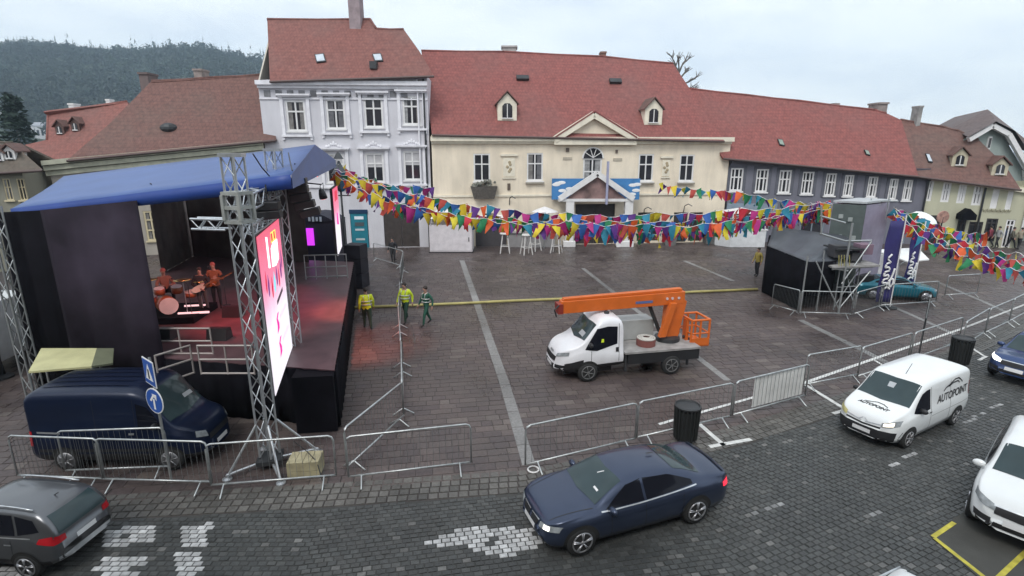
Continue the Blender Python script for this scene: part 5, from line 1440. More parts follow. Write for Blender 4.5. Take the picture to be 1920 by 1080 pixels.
B.patch('dash_paper', [(.86, .28), (.86, .44)], [(.82, .28), (.82, .44)], 'T', plate_mat, .014, 4, 1); B.patch('white_strip', [(.62, .02), (.5, .1)], [(.63, .04), (.51, .12)], 'T', plate_mat, .014, 4, 1)  # two small white strips laid on the windscreen

# ---------- white delivery van
vanspec = dict(top=[(-2.27, .9), (-2.26, 1.6), (-2.15, 1.84), (-1.9, 1.89), (-.5, 1.905), (.3, 1.9), (.62, 1.84), (1.0, 1.56), (1.42, 1.24), (1.6, 1.17), (1.95, 1.07), (2.2, .93), (2.3, .75), (2.34, .5)],
               belt=[(-2.27, .95), (-1, 1.05), (.6, 1.03), (1.4, 1.0), (2.0, .86), (2.34, .45)],
               wid=[(-2.27, .82), (-2.2, .9), (-1.5, .95), (.8, .95), (1.5, .94), (1.9, .88), (2.2, .72), (2.34, .5)],
               frac=[(-2.27, .9), (-1.8, .845), (0, .84), (.6, .81), (1.0, .8), (1.42, .84), (1.8, .86), (2.34, .95)],
               bot=[(-2.27, .35), (-2.0, .26), (2.0, .22), (2.34, .3)], axles=(1.46, -1.46), track=.84)
c, h, wb, nr = place((1690, 840), (1785, 793), .84); k = wb / 2.92 * .92
vw = mat('van_white', (.76, .78, .78), .3, var=.03, coat=.5)
J = Car('delivery_van', 'white delivery van with black lettering on side and bonnet, headlight lit', 'van', c + nr * -.84 * k, h, k, vanspec, vw, lower=lambda x, y, z: z < .3)
J.patch('front_bumper', [(-.84, .3), (0, .27), (.84, .3)], [(-.9, .6), (-.6, .62), (0, .6), (.6, .62), (.9, .6)], 'F', black_plastic, .014, 24, 6)
J.patch('windscreen', [(1.4, -.76), (1.5, 0), (1.4, .76)], [(.7, -.7), (.74, 0), (.7, .7)], 'T', car_glass, n=18, k=12)
for d_ in 'LR':
    J.patch('side_window', [(1.3, 1.08), (.92, 1.0), (.42, 1.05)], [(.82, 1.58), (.62, 1.66), (.42, 1.68)], d_, side_glass, n=14)
    for x in (.36, -.85): J.line('door_seam', [(x, .4), (x, 1.72)], d_, .016, black_plastic, .003)
    J.line('side_groove', [(.3, .8), (-2.1, .82)], d_, .02, mat('groove_grey', (.35, .36, .36), .6), .004)
    J.patch('door_handle', [(.5, .93), (.36, .93)], [(.5, .97), (.36, .97)], d_, black_plastic, .02, 4, 1); J.patch('tail_light', [(-2.24, .95), (-2.16, .95)], [(-2.24, 1.4), (-2.17, 1.4)], d_, tail, .012, 3, 4)
for s_ in (1, -1):
    J.patch('headlight', [(s_ * .5, .74), (s_ * .72, .76), (s_ * .86, .82)], [(s_ * .5, .86), (s_ * .72, .95), (s_ * .85, .97)], 'F', lamp_off if s_ > 0 else mat('lamp_amber', (.6, .55, .25), .2), .02, 10, 4)
    if s_ > 0: J.patch('headlamp_bulb', [(.56, .78), (.76, .81)], [(.56, .86), (.76, .92)], 'F', glow('headlamp_warm', (1, .9, .72), 2.5), .03, 6, 3)
    J.line('chrome_bar', [(s_ * .06, .73), (s_ * .52, .8)], 'F', .03, alu, .015)
    J.line('chrome_bar', [(s_ * .02, .84), (s_ * .13, .75)], 'F', .03, alu, .02)
J.line('grille', [(-.5, .7), (0, .66), (.5, .7)], 'F', .05, black_plastic, .014); J.plate(True, .47)
J.wheels(.33, .2, 6, mat('steel_wheel', (.3, .3, .31), .5, metal=.5)); J.mirror(.98, 1.12, black_plastic)
ink = mat('black_ink', (.015, .015, .018), .5, var=.05)
text_on(J, 'AUTOPOINT', -.98, 1.12, .34, 'L', ink, .25)
for P_ in ([(-.4, 1.42), (-.55, 1.5), (-.8, 1.56), (-1.1, 1.66), (-1.35, 1.66), (-1.52, 1.56), (-1.62, 1.48)], [(-.7, 1.5), (-1.0, 1.57), (-1.3, 1.57), (-1.42, 1.5)]):
    J.patch('car_outline', P_, [(a, b + .045) for a, b in P_], 'L', ink, .012, 16, 1)
text_on(J, 'AUTOPOINT', 1.92, 0, .15, 'T', ink, .2)
P_ = [(1.78, -.3), (1.72, -.12), (1.65, .02), (1.66, .2), (1.74, .36)]; J.patch('car_outline', P_, [(a + .03, b) for a, b in P_], 'T', ink, .012, 12, 1)
MB().tube([(.45, .1, 1.9), (.15, .1, 2.2)], .008, 5).build('antenna', black_plastic, J.root, world=False)
J.patch('seat_glimpse', [(1.05, -.08), (1.05, .1)], [(.9, -.1), (.9, .1)], 'T', mat('dash_paper', (.4, .42, .44), .5), .014, 4, 2)

# ---------- navy panel van
nv = dict(top=[(-2.6, .8), (-2.58, 1.9), (-2.48, 2.12), (-2.2, 2.2), (-.5, 2.24), (.6, 2.22), (.95, 2.12), (1.3, 1.75), (1.7, 1.3), (1.85, 1.2), (2.2, 1.1), (2.5, .95), (2.62, .7), (2.65, .45)],
          belt=[(-2.6, 1.0), (0, 1.15), (1.6, 1.05), (2.3, .85), (2.65, .4)], wid=[(-2.6, .86), (-2.5, .92), (0, .95), (1.5, .94), (2.1, .88), (2.45, .7), (2.65, .45)],
          frac=[(-2.6, .95), (-2, .93), (.6, .91), (1.3, .85), (1.8, .86), (2.65, .95)], bot=[(-2.6, .36), (-2.2, .26), (2.1, .24), (2.65, .32)], axles=(1.62, -1.55), track=.85)
c, h, wb, nr = place((335, 893), (112, 889), .85); k = 1.0
navy = mat('navy_paint', (.005, .011, .034), .38, metal=.2, var=.1, coat=.2, spec=.35)
nv = {k_: [(x * .85, z) for x, z in v] if k_ not in ('axles', 'track') else v for k_, v in nv.items()}; nv['axles'] = (1.36, -1.32)
N_ = Car('panel_van', 'navy panel van parked behind the barriers beside the stage', 'van', V((-9.32, 12.1, 0)), R(1), .9, nv, navy, lower=lambda x, y, z: z < .42)
_p = N_.patch
def _vp(name, lo, hi, direction, *a, **k):
    if direction in 'LRT' and name != 'wheel_arch': lo = [(x * .85, z) for x, z in lo]; hi = [(x * .85, z) for x, z in hi]
    return _p(name, lo, hi, direction, *a, **k)
N_.patch = _vp
N_.patch('windscreen', [(1.66, -.76), (1.76, 0), (1.66, .76)], [(1.02, -.7), (1.06, 0), (1.02, .7)], 'T', car_glass, n=16, k=10)
for d_ in 'LR':
    N_.patch('side_window', [(1.55, 1.16), (.78, 1.18)], [(1.08, 1.78), (.78, 1.9)], d_, side_glass, n=12); N_.line('side_strip', [(-2.3, 1.12), (-1.6, 1.1)], d_, .05, alu, .012)
    for x in (.7, -.5): N_.line('door_seam', [(x, .45), (x, 2.0)], d_, .014, black_plastic, .003)
    N_.patch('door_handle', [(.66, 1.06), (.5, 1.06)], [(.66, 1.11), (.5, 1.11)], d_, alu, .025, 4, 1); N_.patch('tail_light', [(-2.55, .75), (-2.45, .75)], [(-2.55, 1.15), (-2.46, 1.15)], d_, tail, .012, 3, 4)
    N_.line('bump_strip', [(1.3, .62), (-2.3, .62)], d_, .09, black_plastic, .012)
for s_ in (1, -1): N_.patch('headlight', [(s_ * .52, .78), (s_ * .74, .85)], [(s_ * .52, .95), (s_ * .72, 1.02)], 'F', lamp_off, .02, 8, 4)
for k_ in range(5): N_.patch('roof_rib', [(-2.2, -.55 + k_ * .27), (.4, -.55 + k_ * .27)], [(-2.2, -.5 + k_ * .27), (.4, -.5 + k_ * .27)], 'T', navy, .025, 12, 1)
N_.patch('grille', [(-.5, .68), (.5, .68)], [(-.46, .82), (.46, .82)], 'F', black_plastic, .015, 8, 2); N_.plate(True, .48)
N_.patch('windscreen_paper', [(1.5, .2), (1.5, .6)], [(1.42, .22), (1.42, .6)], 'T', mat('dash_paper', (.4, .42, .44)), .014, 4, 2)
N_.wheels(.33, .2, 6, mat('steel_wheel', (.3, .3, .31))); N_.mirror(1.12, 1.3, black_plastic)

# ---------- cars in the foreground
suv = dict(top=[(-2.05, .7), (-2.03, 1.0), (-1.9, 1.3), (-1.68, 1.52), (-1.5, 1.6), (-.6, 1.65), (.0, 1.64), (.3, 1.57), (.75, 1.25), (1.0, 1.1), (1.3, 1.06), (1.75, .97), (1.98, .8), (2.08, .5)],
           belt=[(-2.05, .86), (-1.5, 1.05), (.9, .98), (1.6, .88), (2.08, .45)], wid=[(-2.05, .66), (-1.95, .8), (-1.5, .88), (1.2, .89), (1.7, .83), (2.0, .66), (2.08, .45)],
           frac=[(-2.05, .92), (-1.8, .8), (-1.5, .74), (-.5, .72), (.4, .72), (1.0, .84), (2.08, .92)], bot=[(-2.05, .42), (-1.7, .28), (1.7, .26), (2.08, .36)], axles=(1.27, -1.27), track=.79)
def suv_car(name, label, loc, heading, scale, paint, roof=None, lit=(False, False), spec=suv, rails=True):
    C_ = Car(name, label, 'car', loc, heading, scale, spec, paint, lower=lambda x, y, z: z < .44)
    C_.patch('windscreen', [(.95, -.68), (1.03, 0), (.95, .68)], [(.33, -.6), (.38, 0), (.33, .6)], 'T', car_glass, n=16, k=10)
    C_.patch('rear_window', [(-.62, 1.1), (.62, 1.1)], [(-.56, 1.5), (.56, 1.5)], 'B', car_glass, .012, 14, 8)
    for d_ in 'LR':
        C_.patch('side_window', [(.78, 1.06), (-.2, 1.1)], [(.25, 1.46), (-.2, 1.54)], d_, side_glass, n=12); C_.patch('side_window', [(-.26, 1.1), (-1.1, 1.12)], [(-.26, 1.54), (-.95, 1.54)], d_, side_glass, n=12); C_.patch('side_window', [(-1.17, 1.13), (-1.68, 1.22)], [(-1.02, 1.53), (-1.5, 1.46)], d_, side_glass, n=8)
        C_.line('window_trim', [(.9, 1.03), (-1.5, 1.085)], d_, .025, alu, .012)
        for x in (.7, -.24, -1.0): C_.line('door_seam', [(x, .45), (x, 1.02)], d_, .016, black_plastic, .003)
        for x in (-.05, -.85): C_.patch('door_handle', [(x, .9), (x - .18, .905)], [(x, .935), (x - .18, .94)], d_, alu, .03, 4, 1)
        C_.patch('tail_light', [(-2.0, .88), (-1.66, .98)], [(-1.95, 1.1), (-1.7, 1.08)], d_, tail, .016, 6, 4)
        if rails:
            sd = 1 if d_ == 'L' else -1; ys = [(x, sd * C_.wid(x) * C_.frac(x) * .92, C_.top(x) + .05) for x in np.linspace(-1.45, .15, 9)]; MB().tube(ys, .022, 6).build('roof_rail', alu, C_.root, True, world=False)
    for s_ in (1, -1):
        C_.patch('tail_light_rear', [(s_ * .5, .9), (s_ * .78, .88)], [(s_ * .5, 1.04), (s_ * .74, 1.08)], 'B', tail, .015, 6, 3)
        C_.patch('headlight', [(s_ * .42, .74), (s_ * .66, .78), (s_ * .8, .84)], [(s_ * .42, .84), (s_ * .66, .92), (s_ * .79, .95)], 'F', lamp_on if lit[0 if s_ > 0 else 1] else lamp_off, .018, 10, 4)
        C_.patch('fog_recess', [(s_ * .45, .46), (s_ * .74, .48)], [(s_ * .45, .58), (s_ * .76, .6)], 'F', black_plastic, .014, 6, 3)
    C_.patch('grille', [(-.42, .68), (0, .66), (.42, .68)], [(-.44, .82), (0, .82), (.44, .82)], 'F', black_plastic, .016, 10, 4); C_.line('grille_rim', [(-.45, .835), (.45, .835)], 'F', .025, alu, .02)
    C_.patch('lower_grille', [(-.42, .42), (.42, .42)], [(-.4, .52), (.4, .52)], 'F', black_plastic, .014, 8, 3)
    C_.plate(True, .57); C_.plate(False, .8); C_.patch('rear_bumper', [(-.72, .42), (.72, .42)], [(-.74, .56), (.74, .56)], 'B', alu, .012, 12, 2)
    C_.wheels(.34, .21, 5); C_.mirror(.72, 1.05, paint)
    return C_
gp_ = mat('grey_metallic', (.12, .125, .135), .3, metal=.6, var=.05, coat=.6)
S_ = suv_car('compact_suv', 'grey compact suv with roof rails turning past the pedestrian crossing', V((-9.45, 8.72, 0)), R(173.5), .76, gp_)
MB().tube([(-1.35, 0, 1.63), (-1.5, 0, 1.72)], .012, 5).build('antenna', black_plastic, S_.root, world=False)
wp = mat('pearl_white', (.72, .74, .74), .28, var=.03, coat=.6)
suv_car('parked_suv', 'white suv with dark grille parked by the yellow bay lines', V((10.95, 9.85, 0)), R(221), .94, wp, rails=False)
hatch = {k: (v if k in ('axles', 'track') else [(x, (z - .1 if k == 'top' and z > 1.0 else z)) for x, z in v]) for k, v in suv.items()}
bl = mat('cobalt_paint', (.03, .06, .16), .3, metal=.4, var=.05, coat=.6)
suv_car('hatchback', 'blue hatchback approaching behind the white van with one lit headlight', V((17.75, 16.95, 0)), R(209), .9, bl, lit=(False, True), spec=hatch, rails=False)
tq = mat('turquoise_paint', (.01, .16, .22), .3, metal=.3, var=.05, coat=.6)
coupe = dict(sedan)
T_ = Car('turquoise_car', 'turquoise car displayed behind the barriers beside the navy flags', 'car', G(1694, 566) + V((0, .9, 0)), R(-12), .84, coupe, tq, lower=lambda x, y, z: z < .3)
T_.patch('windscreen', [(1.02, -.66), (1.1, 0), (1.02, .66)], [(.36, -.54), (.42, 0), (.36, .54)], 'T', car_glass, n=12, k=6); T_.patch('rear_window', [(-1.62, -.6), (-1.62, .6)], [(-.95, -.52), (-.95, .52)], 'T', car_glass, n=10, k=6)
for d_ in 'LR': T_.patch('side_window', [(.84, .95), (-1.32, 1.04)], [(.3, 1.3), (-.4, 1.355), (-1.28, 1.12)], d_, side_glass, n=16)
for s_ in (1, -1): T_.patch('headlight', [(s_ * .45, .62), (s_ * .8, .66)], [(s_ * .45, .74), (s_ * .8, .77)], 'F', lamp_off, .02, 6, 3)
T_.wheels(.33, .2, 5); T_.mirror(.78, .98, tq)
suv_car('kerbside_car', 'white car of which only the roof shows below the cobbled road', V((5.05, 5.92, 0)), R(205), .8, mat('plain_white', (.74, .75, .75), .3, var=.03), spec=hatch, rails=True)
suv_car('red_car', 'red car of which only the roof shows beside the yellow bay', V((6.6, 5.65, 0)), R(205), .78, mat('red_paint', (.4, .02, .04), .3, var=.05, coat=.5), spec=hatch, rails=False)
# white box truck seen past the stage mast
p = G(34, 668); t = thing('box_truck', 'white box van parked in the lane left of the stage mast', 'van', p, R(96))
MB().box((-1.5, 0, 1.5), (3.2, 1.9, 2.0)).build('box', mat('truck_white', (.6, .62, .62), .5), t, world=False, bevel=.04)
MB().prism([(.1, -.9, .5), (1.7, -.9, .5), (1.75, -.9, 1.1), (1.2, -.9, 1.2), (.7, -.9, 2.0), (.1, -.9, 2.05)], (0, 1.8, 0)).build('cab', mat('truck_white', (.6, .62, .62)), t, world=False, bevel=.04)
MB().box((-3.12, 0, 1.1), (.02, 1.5, .3)).build('rear_panel', dark_metal, t, world=False)
for x in (1.1, -2.2):
    for s_ in (-1, 1): MB().lathe([(.3, -.1), (.35, -.06), (.35, .06), (.3, .1)], 20, (x, s_ * .85, .35), 'Y').build('wheel', rubber, t, True, world=False)

# ---------- aerial platform truck
tk = dict(top=[(.32, .8), (.34, 1.95), (.45, 2.12), (.8, 2.18), (1.1, 2.12), (1.3, 1.95), (1.75, 1.42), (1.95, 1.28), (2.3, 1.16), (2.55, .98), (2.66, .75), (2.7, .5)],
          belt=[(.32, 1.0), (1.6, 1.12), (2.3, .92), (2.7, .45)], wid=[(.32, .92), (1.5, .94), (2.1, .9), (2.45, .74), (2.7, .5)],
          frac=[(.32, .88), (1.0, .84), (1.5, .84), (2.0, .88), (2.7, .95)], bot=[(.32, .5), (1.2, .42), (2.2, .32), (2.7, .4)], axles=(1.6, -1.5), track=.84)
c, h, wb, nr = place((1103, 714), (1258, 700), .84); k = wb / 3.1
tw_ = mat('truck_cab_white', (.74, .74, .76), .32, var=.04, coat=.4); org = mat('orange_paint', (.62, .13, .015), .42, var=.1, coat=.2)
K = Car('platform_truck', 'white truck with folded orange aerial platform boom in the middle of the square', 'truck', c + nr * -.84 * k, h, k, tk, tw_, lower=lambda x, y, z: z < .7 and x < 2.4)
r0 = K.root; BD = -.17
K.patch('windscreen', [(1.72, -.74), (1.84, 0), (1.72, .74)], [(1.28, -.7), (1.32, 0), (1.28, .7)], 'T', car_glass, n=16, k=10)
for d_ in 'LR':
    K.patch('side_window', [(1.72, 1.16), (1.3, 1.1), (.56, 1.3)], [(1.28, 1.85), (.9, 1.92), (.56, 1.9)], d_, side_glass, n=14); K.line('door_seam', [(.5, .62), (.5, 2.0)], d_, .016, black_plastic, .003)
    K.patch('door_handle', [(.62, 1.02), (.52, 1.02)], [(.62, 1.18), (.52, 1.18)], d_, black_plastic, .02, 4, 2); K.line('door_seam', [(1.5, .62), (1.5, 1.1)], d_, .016, black_plastic, .003)
for s_ in (1, -1): K.patch('headlight', [(s_ * .5, .86), (s_ * .82, .95)], [(s_ * .5, .98), (s_ * .8, 1.08)], 'F', lamp_off, .02, 10, 4)
K.patch('grille', [(-.5, .7), (0, .64), (.5, .7)], [(-.52, .86), (0, .84), (.52, .86)], 'F', black_plastic, .016, 10, 4); K.line('emblem', [(-.16, .93), (.16, .93)], 'F', .06, alu, .02); K.plate(True, .5)
K.patch('bumper', [(-.78, .42), (0, .4), (.78, .42)], [(-.8, .6), (0, .58), (.8, .6)], 'F', black_plastic, .018, 12, 3)
K.wheels(.35, .22, 6, mat('shaded_wheel', (.14, .14, .14), .6)); K.mirror(1.55, 1.35, black_plastic, .96)  # rims coloured dark to carry the shadow around the wheels
MB().lathe([(.09, 2.19), (.09, 2.26), (.05, 2.3)], 12, (.75, .25, 0)).build('beacon', black_plastic, r0, world=False)
K.patch('dash_papers', [(1.7, .1), (1.7, .5)], [(1.58, .12), (1.58, .5)], 'T', mat('dash_paper', (.4, .42, .44)), .014, 4, 2)
bedm = mat('worn_grey_deck', (.3, .29, .28), .6, var=.25, scale=3)
MB().box((-1.15, 0, .93), (2.85, 1.9, .07)).build('load_bed', bedm, r0, world=False); MB().box((-1.15, 0, .62), (2.9, .9, .5)).build('chassis', black_plastic, r0, world=False)
for s_ in (1, -1): MB().box((-1.2, s_ * .88, .7), (2.7, .06, .38)).build('side_skirt', black_plastic, r0, world=False)
MB().box((-.55, -.55, 1.35), (1.5, .7, .75)).build('locker', mat('locker_grey', (.36, .37, .36), .5, var=.12), r0, world=False, bevel=.02)
MB().lathe([(.34, .97), (.34, 1.2)], 20, (-.75, .35, 0)).build('cable_reel', mat('dull_red', (.2, .07, .06), .7), r0, world=False); mb = MB()
for q in range(3): mb.tube([(-.75 + math.cos(a) * (.3 - q * .07), .35 + math.sin(a) * (.3 - q * .07), 1.23 + q * .015) for a in np.linspace(0, 6.28, 16)[:-1]], .035, 6, closed=True)
mb.build('coiled_rope', mat('pale_rope', (.5, .48, .44), .8), r0, True, world=False)
MB().lathe([(.45, .97), (.45, 1.1), (.3, 1.14)], 24, (-1.75, 0, 0)).build('turntable', dark_metal, r0, world=False)
MB().prism([(-2.1, -.16, 1.1), (-1.55, -.16, 1.1), (-1.6, -.16, 2.33), (-2.2, -.16, 2.55), (-2.35, -.16, 2.43)], (0, .32, 0)).build('boom_post', org, r0, world=False, bevel=.015)
MB().prism([(-1.5, .2, 1.2), (-1.25, .2, 1.2), (-1.62, .2, 2.45), (-1.85, .2, 2.45)], (0, .18, 0)).build('lower_arm', org, r0, world=False, bevel=.015)
bm = MB().prism([(-2.25, -.17, 2.52 + BD), (-2.25, -.17, 2.98 + BD), (2.35, -.17, 2.86 + BD), (2.4, -.17, 2.55 + BD), (2.3, -.17, 2.42 + BD), (-1.4, -.17, 2.5 + BD)], (0, .34, 0)); bm.build('main_boom', org, r0, world=False, bevel=.02)
MB().prism([(-2.15, -.11, 2.985 + BD), (-2.15, -.11, 3.08 + BD), (2.25, -.11, 2.95 + BD), (2.3, -.11, 2.87 + BD)], (0, .22, 0)).build('telescope_boom', org, r0, world=False, bevel=.012)
MB().box((2.4, 0, 2.6 + BD), (.18, .42, .35)).build('boom_head', mat('boom_dark_red', (.25, .03, .02), .5), r0, world=False); MB().tube([(2.46, .2, 2.75 + BD), (2.62, .2, 2.6 + BD), (2.55, .2, 2.35 + BD)], .03, 6).build('lever', black_plastic, r0, world=False)
MB().tube([(-1.45, -.05, 1.3), (-.9, -.05, 2.5)], .07, 10).build('lift_cylinder', dark_metal, r0, world=False)
MB().prism([(-.35, .176, 2.62 + BD), (-1.0, .176, 2.63 + BD), (-1.0, .176, 2.72 + BD), (-.35, .176, 2.71 + BD)], (0, .006, 0)).build('boom_label', mat('label_blue', (.1, .14, .3), .5), r0, world=False)
for x in (-1.55, -1.75, -2.0): MB().lathe([(.05, 0), (.05, .02)], 10, (x, .176, 2.75 + BD), 'Y').build('bolt', mat('pale_pin', (.6, .5, .5), .5), r0, world=False)
def pt(x, y, z): return V((x, y, z))
bk_ = [(-2.45, -.45), (-2.45, .45), (-3.15, .45), (-3.15, -.45)]
for zz, rr in ((.82, .05), (1.28, .03), (1.78, .045)):
    for a, b in zip(bk_, bk_[1:] + bk_[:1]): rod('basket_rail', pt(*a, zz), pt(*b, zz), rr, org, r0, False)
for a in bk_ + [(-2.8, .45), (-2.8, -.45)]: rod('basket_post', pt(*a, .8), pt(*a, 1.8), .042, org, r0, False)
MB().box((-2.8, 0, .81), (.72, .92, .05)).build('basket_floor', org, r0, world=False)
MB().prism([(-2.46, .5, .84), (-3.14, .5, .84), (-3.14, .5, 1.12), (-2.46, .5, 1.12)], (0, .015, 0)).build('basket_panel', org, r0, world=False)
MB().box((-2.42, .1, 1.3), (.1, .25, .9)).build('basket_bracket', org, r0, world=False)
MB().tube([(-2.35, .1, 1.1), (-2.7, .15, .85), (-3.0, .2, .8)], .07, 8).build('tail_arm', black_plastic, r0, world=False)
for s_ in (1, -1):
    MB().tube([(.2, s_ * .8, .95), (.2, s_ * .85, .25)], .05, 8).build('stabiliser', dark_metal, r0, world=False); MB().tube([(-2.2, s_ * .7, .9), (-2.2, s_ * .75, .25)], .05, 8).build('stabiliser', dark_metal, r0, world=False)
K.patch('driver_vest', [(1.05, 1.38), (1.15, 1.38)], [(1.05, 1.5), (1.13, 1.5)], 'L', mat('hi_vis', (.65, .8, .03), .6), .014, 4, 2)
# ================================================================== PEOPLE
skin_c = mat('skin', (.42, .25, .19), .55, var=.06); hair_c = mat('dark_hair', (.03, .022, .018), .7); boot = mat('boot_black', (.02, .018, .016), .6)
hivis = mat('hi_vis', (.86, .97, .03), .6); refl = mat('reflective_band', (.6, .62, .6), .3, metal=.3); wgreen = mat('work_green', (.02, .1, .065), .75, var=.2)
def person(label, loc, heading, hgt, top_m, leg_m, pose='stand', head_m=None, bands=True, arms=None, bulk=1.0, cap=False, group=None):
    """continuous skinned body: joints in the figure's frame (x forward, y to its left), metres at 1.75 tall"""
    st_ = {'stand': (.04, -.06), 'walk': (.3, -.26), 'stride': (.18, -.2), 'sit': (0, 0)}[pose]
    sit = pose == 'sit'; pz = .55 if sit else .93
    J = {}; E_ = []
    def j(n_, p_, r_, par=None, m_=0):
        J[n_] = (V(p_), r_); 
        if par: E_.append((par, n_, m_))
    dz_ = pz - .93
    j('pelvis', (0, 0, .95 + dz_), .15 * bulk); j('waist', (.01, 0, 1.1 + dz_), .14 * bulk, 'pelvis', 1); j('chest', (.02, 0, 1.3 + dz_), .165 * bulk, 'waist', 1); j('neckb', (.02, 0, 1.45 + dz_), .08, 'chest', 1); j('neck', (.03, 0, 1.52 + dz_), .055, 'neckb', 0)
    j('face', (.05, 0, 1.6 + dz_), .085, 'neck', 0); j('crown', (.035, 0, 1.69 + dz_), .085, 'face', 0); j('nose', (.145, 0, 1.62 + dz_), .016, 'face', 0)
    for s_, nm, dx in ((1, 'l', st_[0]), (-1, 'r', st_[1])):
        j(nm + 'sh', (.0, s_ * .17 * bulk, 1.41 + dz_), .075 * bulk, 'chest', 1)
        el, wr = ((-.04 - dx * .35, s_ * .27, 1.15 + dz_), (.06 - dx * .5, s_ * .29, .9 + dz_)) if not arms else arms(s_, dz_)
        j(nm + 'el', el, .055 * bulk, nm + 'sh', 1); j(nm + 'wr', wr, .036, nm + 'el', 1)
        d = (V(wr) - V(el)).normalized(); pm = V(wr) + d * .08
        j(nm + 'palm', pm, .036, nm + 'wr', 0)
        for f in range(4):
            b = pm + V((.02 * (f - 1.5), 0, 0)) + d * .05; j(nm + 'f%d' % f, b, .0095, nm + 'palm', 0); j(nm + 'g%d' % f, b + d * (.04, .048, .045, .035)[f] + V((.012, -s_ * .012, 0)), .0085, nm + 'f%d' % f, 0)
        j(nm + 'th', V(wr) + d * .05 + V((.045, -s_ * .012, 0)), .011, nm + 'palm', 0)
        if sit:
            j(nm + 'hip', (.05, s_ * .1, pz), .095 * bulk, 'pelvis', 2); j(nm + 'kn', (.45, s_ * .16, pz + .02), .07, nm + 'hip', 2); j(nm + 'an', (.5, s_ * .15, .12), .045, nm + 'kn', 2); j(nm + 'toe', (.64, s_ * .17, .045), .04, nm + 'an', 3)
        else:
            lift = .06 if dx < -.2 else 0
            j(nm + 'hip', (dx * .1, s_ * .095, .88), .1 * bulk, 'pelvis', 2); j(nm + 'kn', (dx * .55 + .04, s_ * .105, .5), .068 * bulk, nm + 'hip', 2); j(nm + 'an', (dx - .03, s_ * .11, .1 + lift), .045, nm + 'kn', 2); j(nm + 'toe', (dx + .14, s_ * .13, .04 + lift * .3), .04, nm + 'an', 3)
    names = list(J); idx = {n_: i for i, n_ in enumerate(names)}; k = hgt / 1.75
    me = bpy.data.meshes.new('p'); me.from_pydata([J[n_][0] for n_ in names], [(idx[a], idx[b]) for a, b, _ in E_], [])
    tmp = bpy.data.objects.new('p', me); COL.objects.link(tmp)
    sm = tmp.modifiers.new('s', 'SKIN'); sm.use_smooth_shade = True
    for i, n_ in enumerate(names):
        sv = me.skin_vertices[0].data[i]; sv.radius = (J[n_][1] * (.82 if n_ in ('chest', 'waist', 'pelvis') else 1), J[n_][1] * (1.12 if n_ in ('chest', 'waist', 'pelvis') else 1)); sv.use_root = n_ == 'pelvis'
    ss = tmp.modifiers.new('d', 'SUBSURF'); ss.levels = ss.render_levels = 1
    dg_ = bpy.context.evaluated_depsgraph_get(); bm_ = bpy.data.meshes.new_from_object(tmp.evaluated_get(dg_)); bpy.data.objects.remove(tmp)
    bm_.name = 'body'; bm_.materials.clear()
    for m_ in (skin_c, top_m, leg_m, boot, refl): bm_.materials.append(m_)
    segs = [(J[a][0], J[b][0], m_) for a, b, m_ in E_]
    for pl_ in bm_.polygons:
        c_ = V(pl_.center); best = (9, 0)
        for a, b, m_ in segs:
            d = b - a; t_ = max(0, min(1, (c_ - a).dot(d) / d.length_squared)); q = (a + d * t_ - c_).length
            if q < best[0]: best = (q, m_)
        mi = best[1]
        if mi == 2 and c_.z > .9 + dz_ and not sit and abs(c_.y) < .24: mi = 1
        pl_.material_index = mi; pl_.use_smooth = True
    r_ = thing('person', label, 'person', loc, heading, group, k)
    o = bpy.data.objects.new('body', bm_); COL.objects.link(o); o.parent = r_
    hm = head_m or hair_c
    MB().ball((.022, 0, 1.675 + dz_), (.105, .09, .095), 12).build('cap' if cap else 'hair', hm, r_, True, world=False)
    if bands:
        for z_, rx_, ry_ in ((1.08, .155, .18), (1.22, .165, .2)):
            MB().tube([(.014 + math.cos(a) * rx_ * bulk, math.sin(a) * ry_ * bulk, z_ + dz_) for a in np.linspace(0, math.tau, 19)[:-1]], .022, 6, closed=True).build('reflective_band', refl, r_, True, world=False)
        for s_ in (1, -1): MB().tube([(-.13 * bulk, s_ * .1, 1.22), (-.1, s_ * .1, 1.42), (0, s_ * .1, 1.47), (.12, s_ * .1, 1.42), (.16 * bulk, s_ * .1, 1.22)], .016, 5).build('shoulder_band', refl, r_, True, world=False)
    return r_
dkgreen = mat('work_trousers', (.02, .06, .04), .8)
person('worker in bright yellow jacket seen from behind next to the stage edge', G(690, 617), R(110), 1.8, hivis, dkgreen, 'stride', bulk=1.22)
person('worker in yellow jacket walking behind the barrier line with dark hood', G(762, 604), R(250), 1.8, hivis, dkgreen, 'walk', bulk=1.12, head_m=hair_c, cap=True)
person('worker in dark green overalls walking next to the yellow-jacketed worker', G(801, 610), R(225), 1.76, wgreen, wgreen, 'walk', bulk=1.05)
blackc = mat('black_clothes', (.02, .02, .024), .8); person('dark clothed person leaning at the barrier before the house gate', G(738, 494), R(260), 1.75, blackc, blackc, 'stand', bands=False, bulk=1.1)
person('person in yellow and black standing beside the sound booth', G(1418, 518), R(200), 1.75, mat('mustard_jacket', (.35, .27, .06), .7, var=.3, scale=5), blackc, 'stand', bands=False)
arms_gt = lambda s_, dz_: ((.1, .28, 1.12), (.22, .1, 1.18)) if s_ > 0 else ((.05, -.28, 1.14), (.26, -.04, 1.02))
gtr = person('guitarist in black on the stage holding a pale electric guitar', G(385, 588, DZ), R(-60), 1.7, blackc, mat('grey_jeans', (.08, .075, .08), .8), 'stand', bands=False, arms=arms_gt)
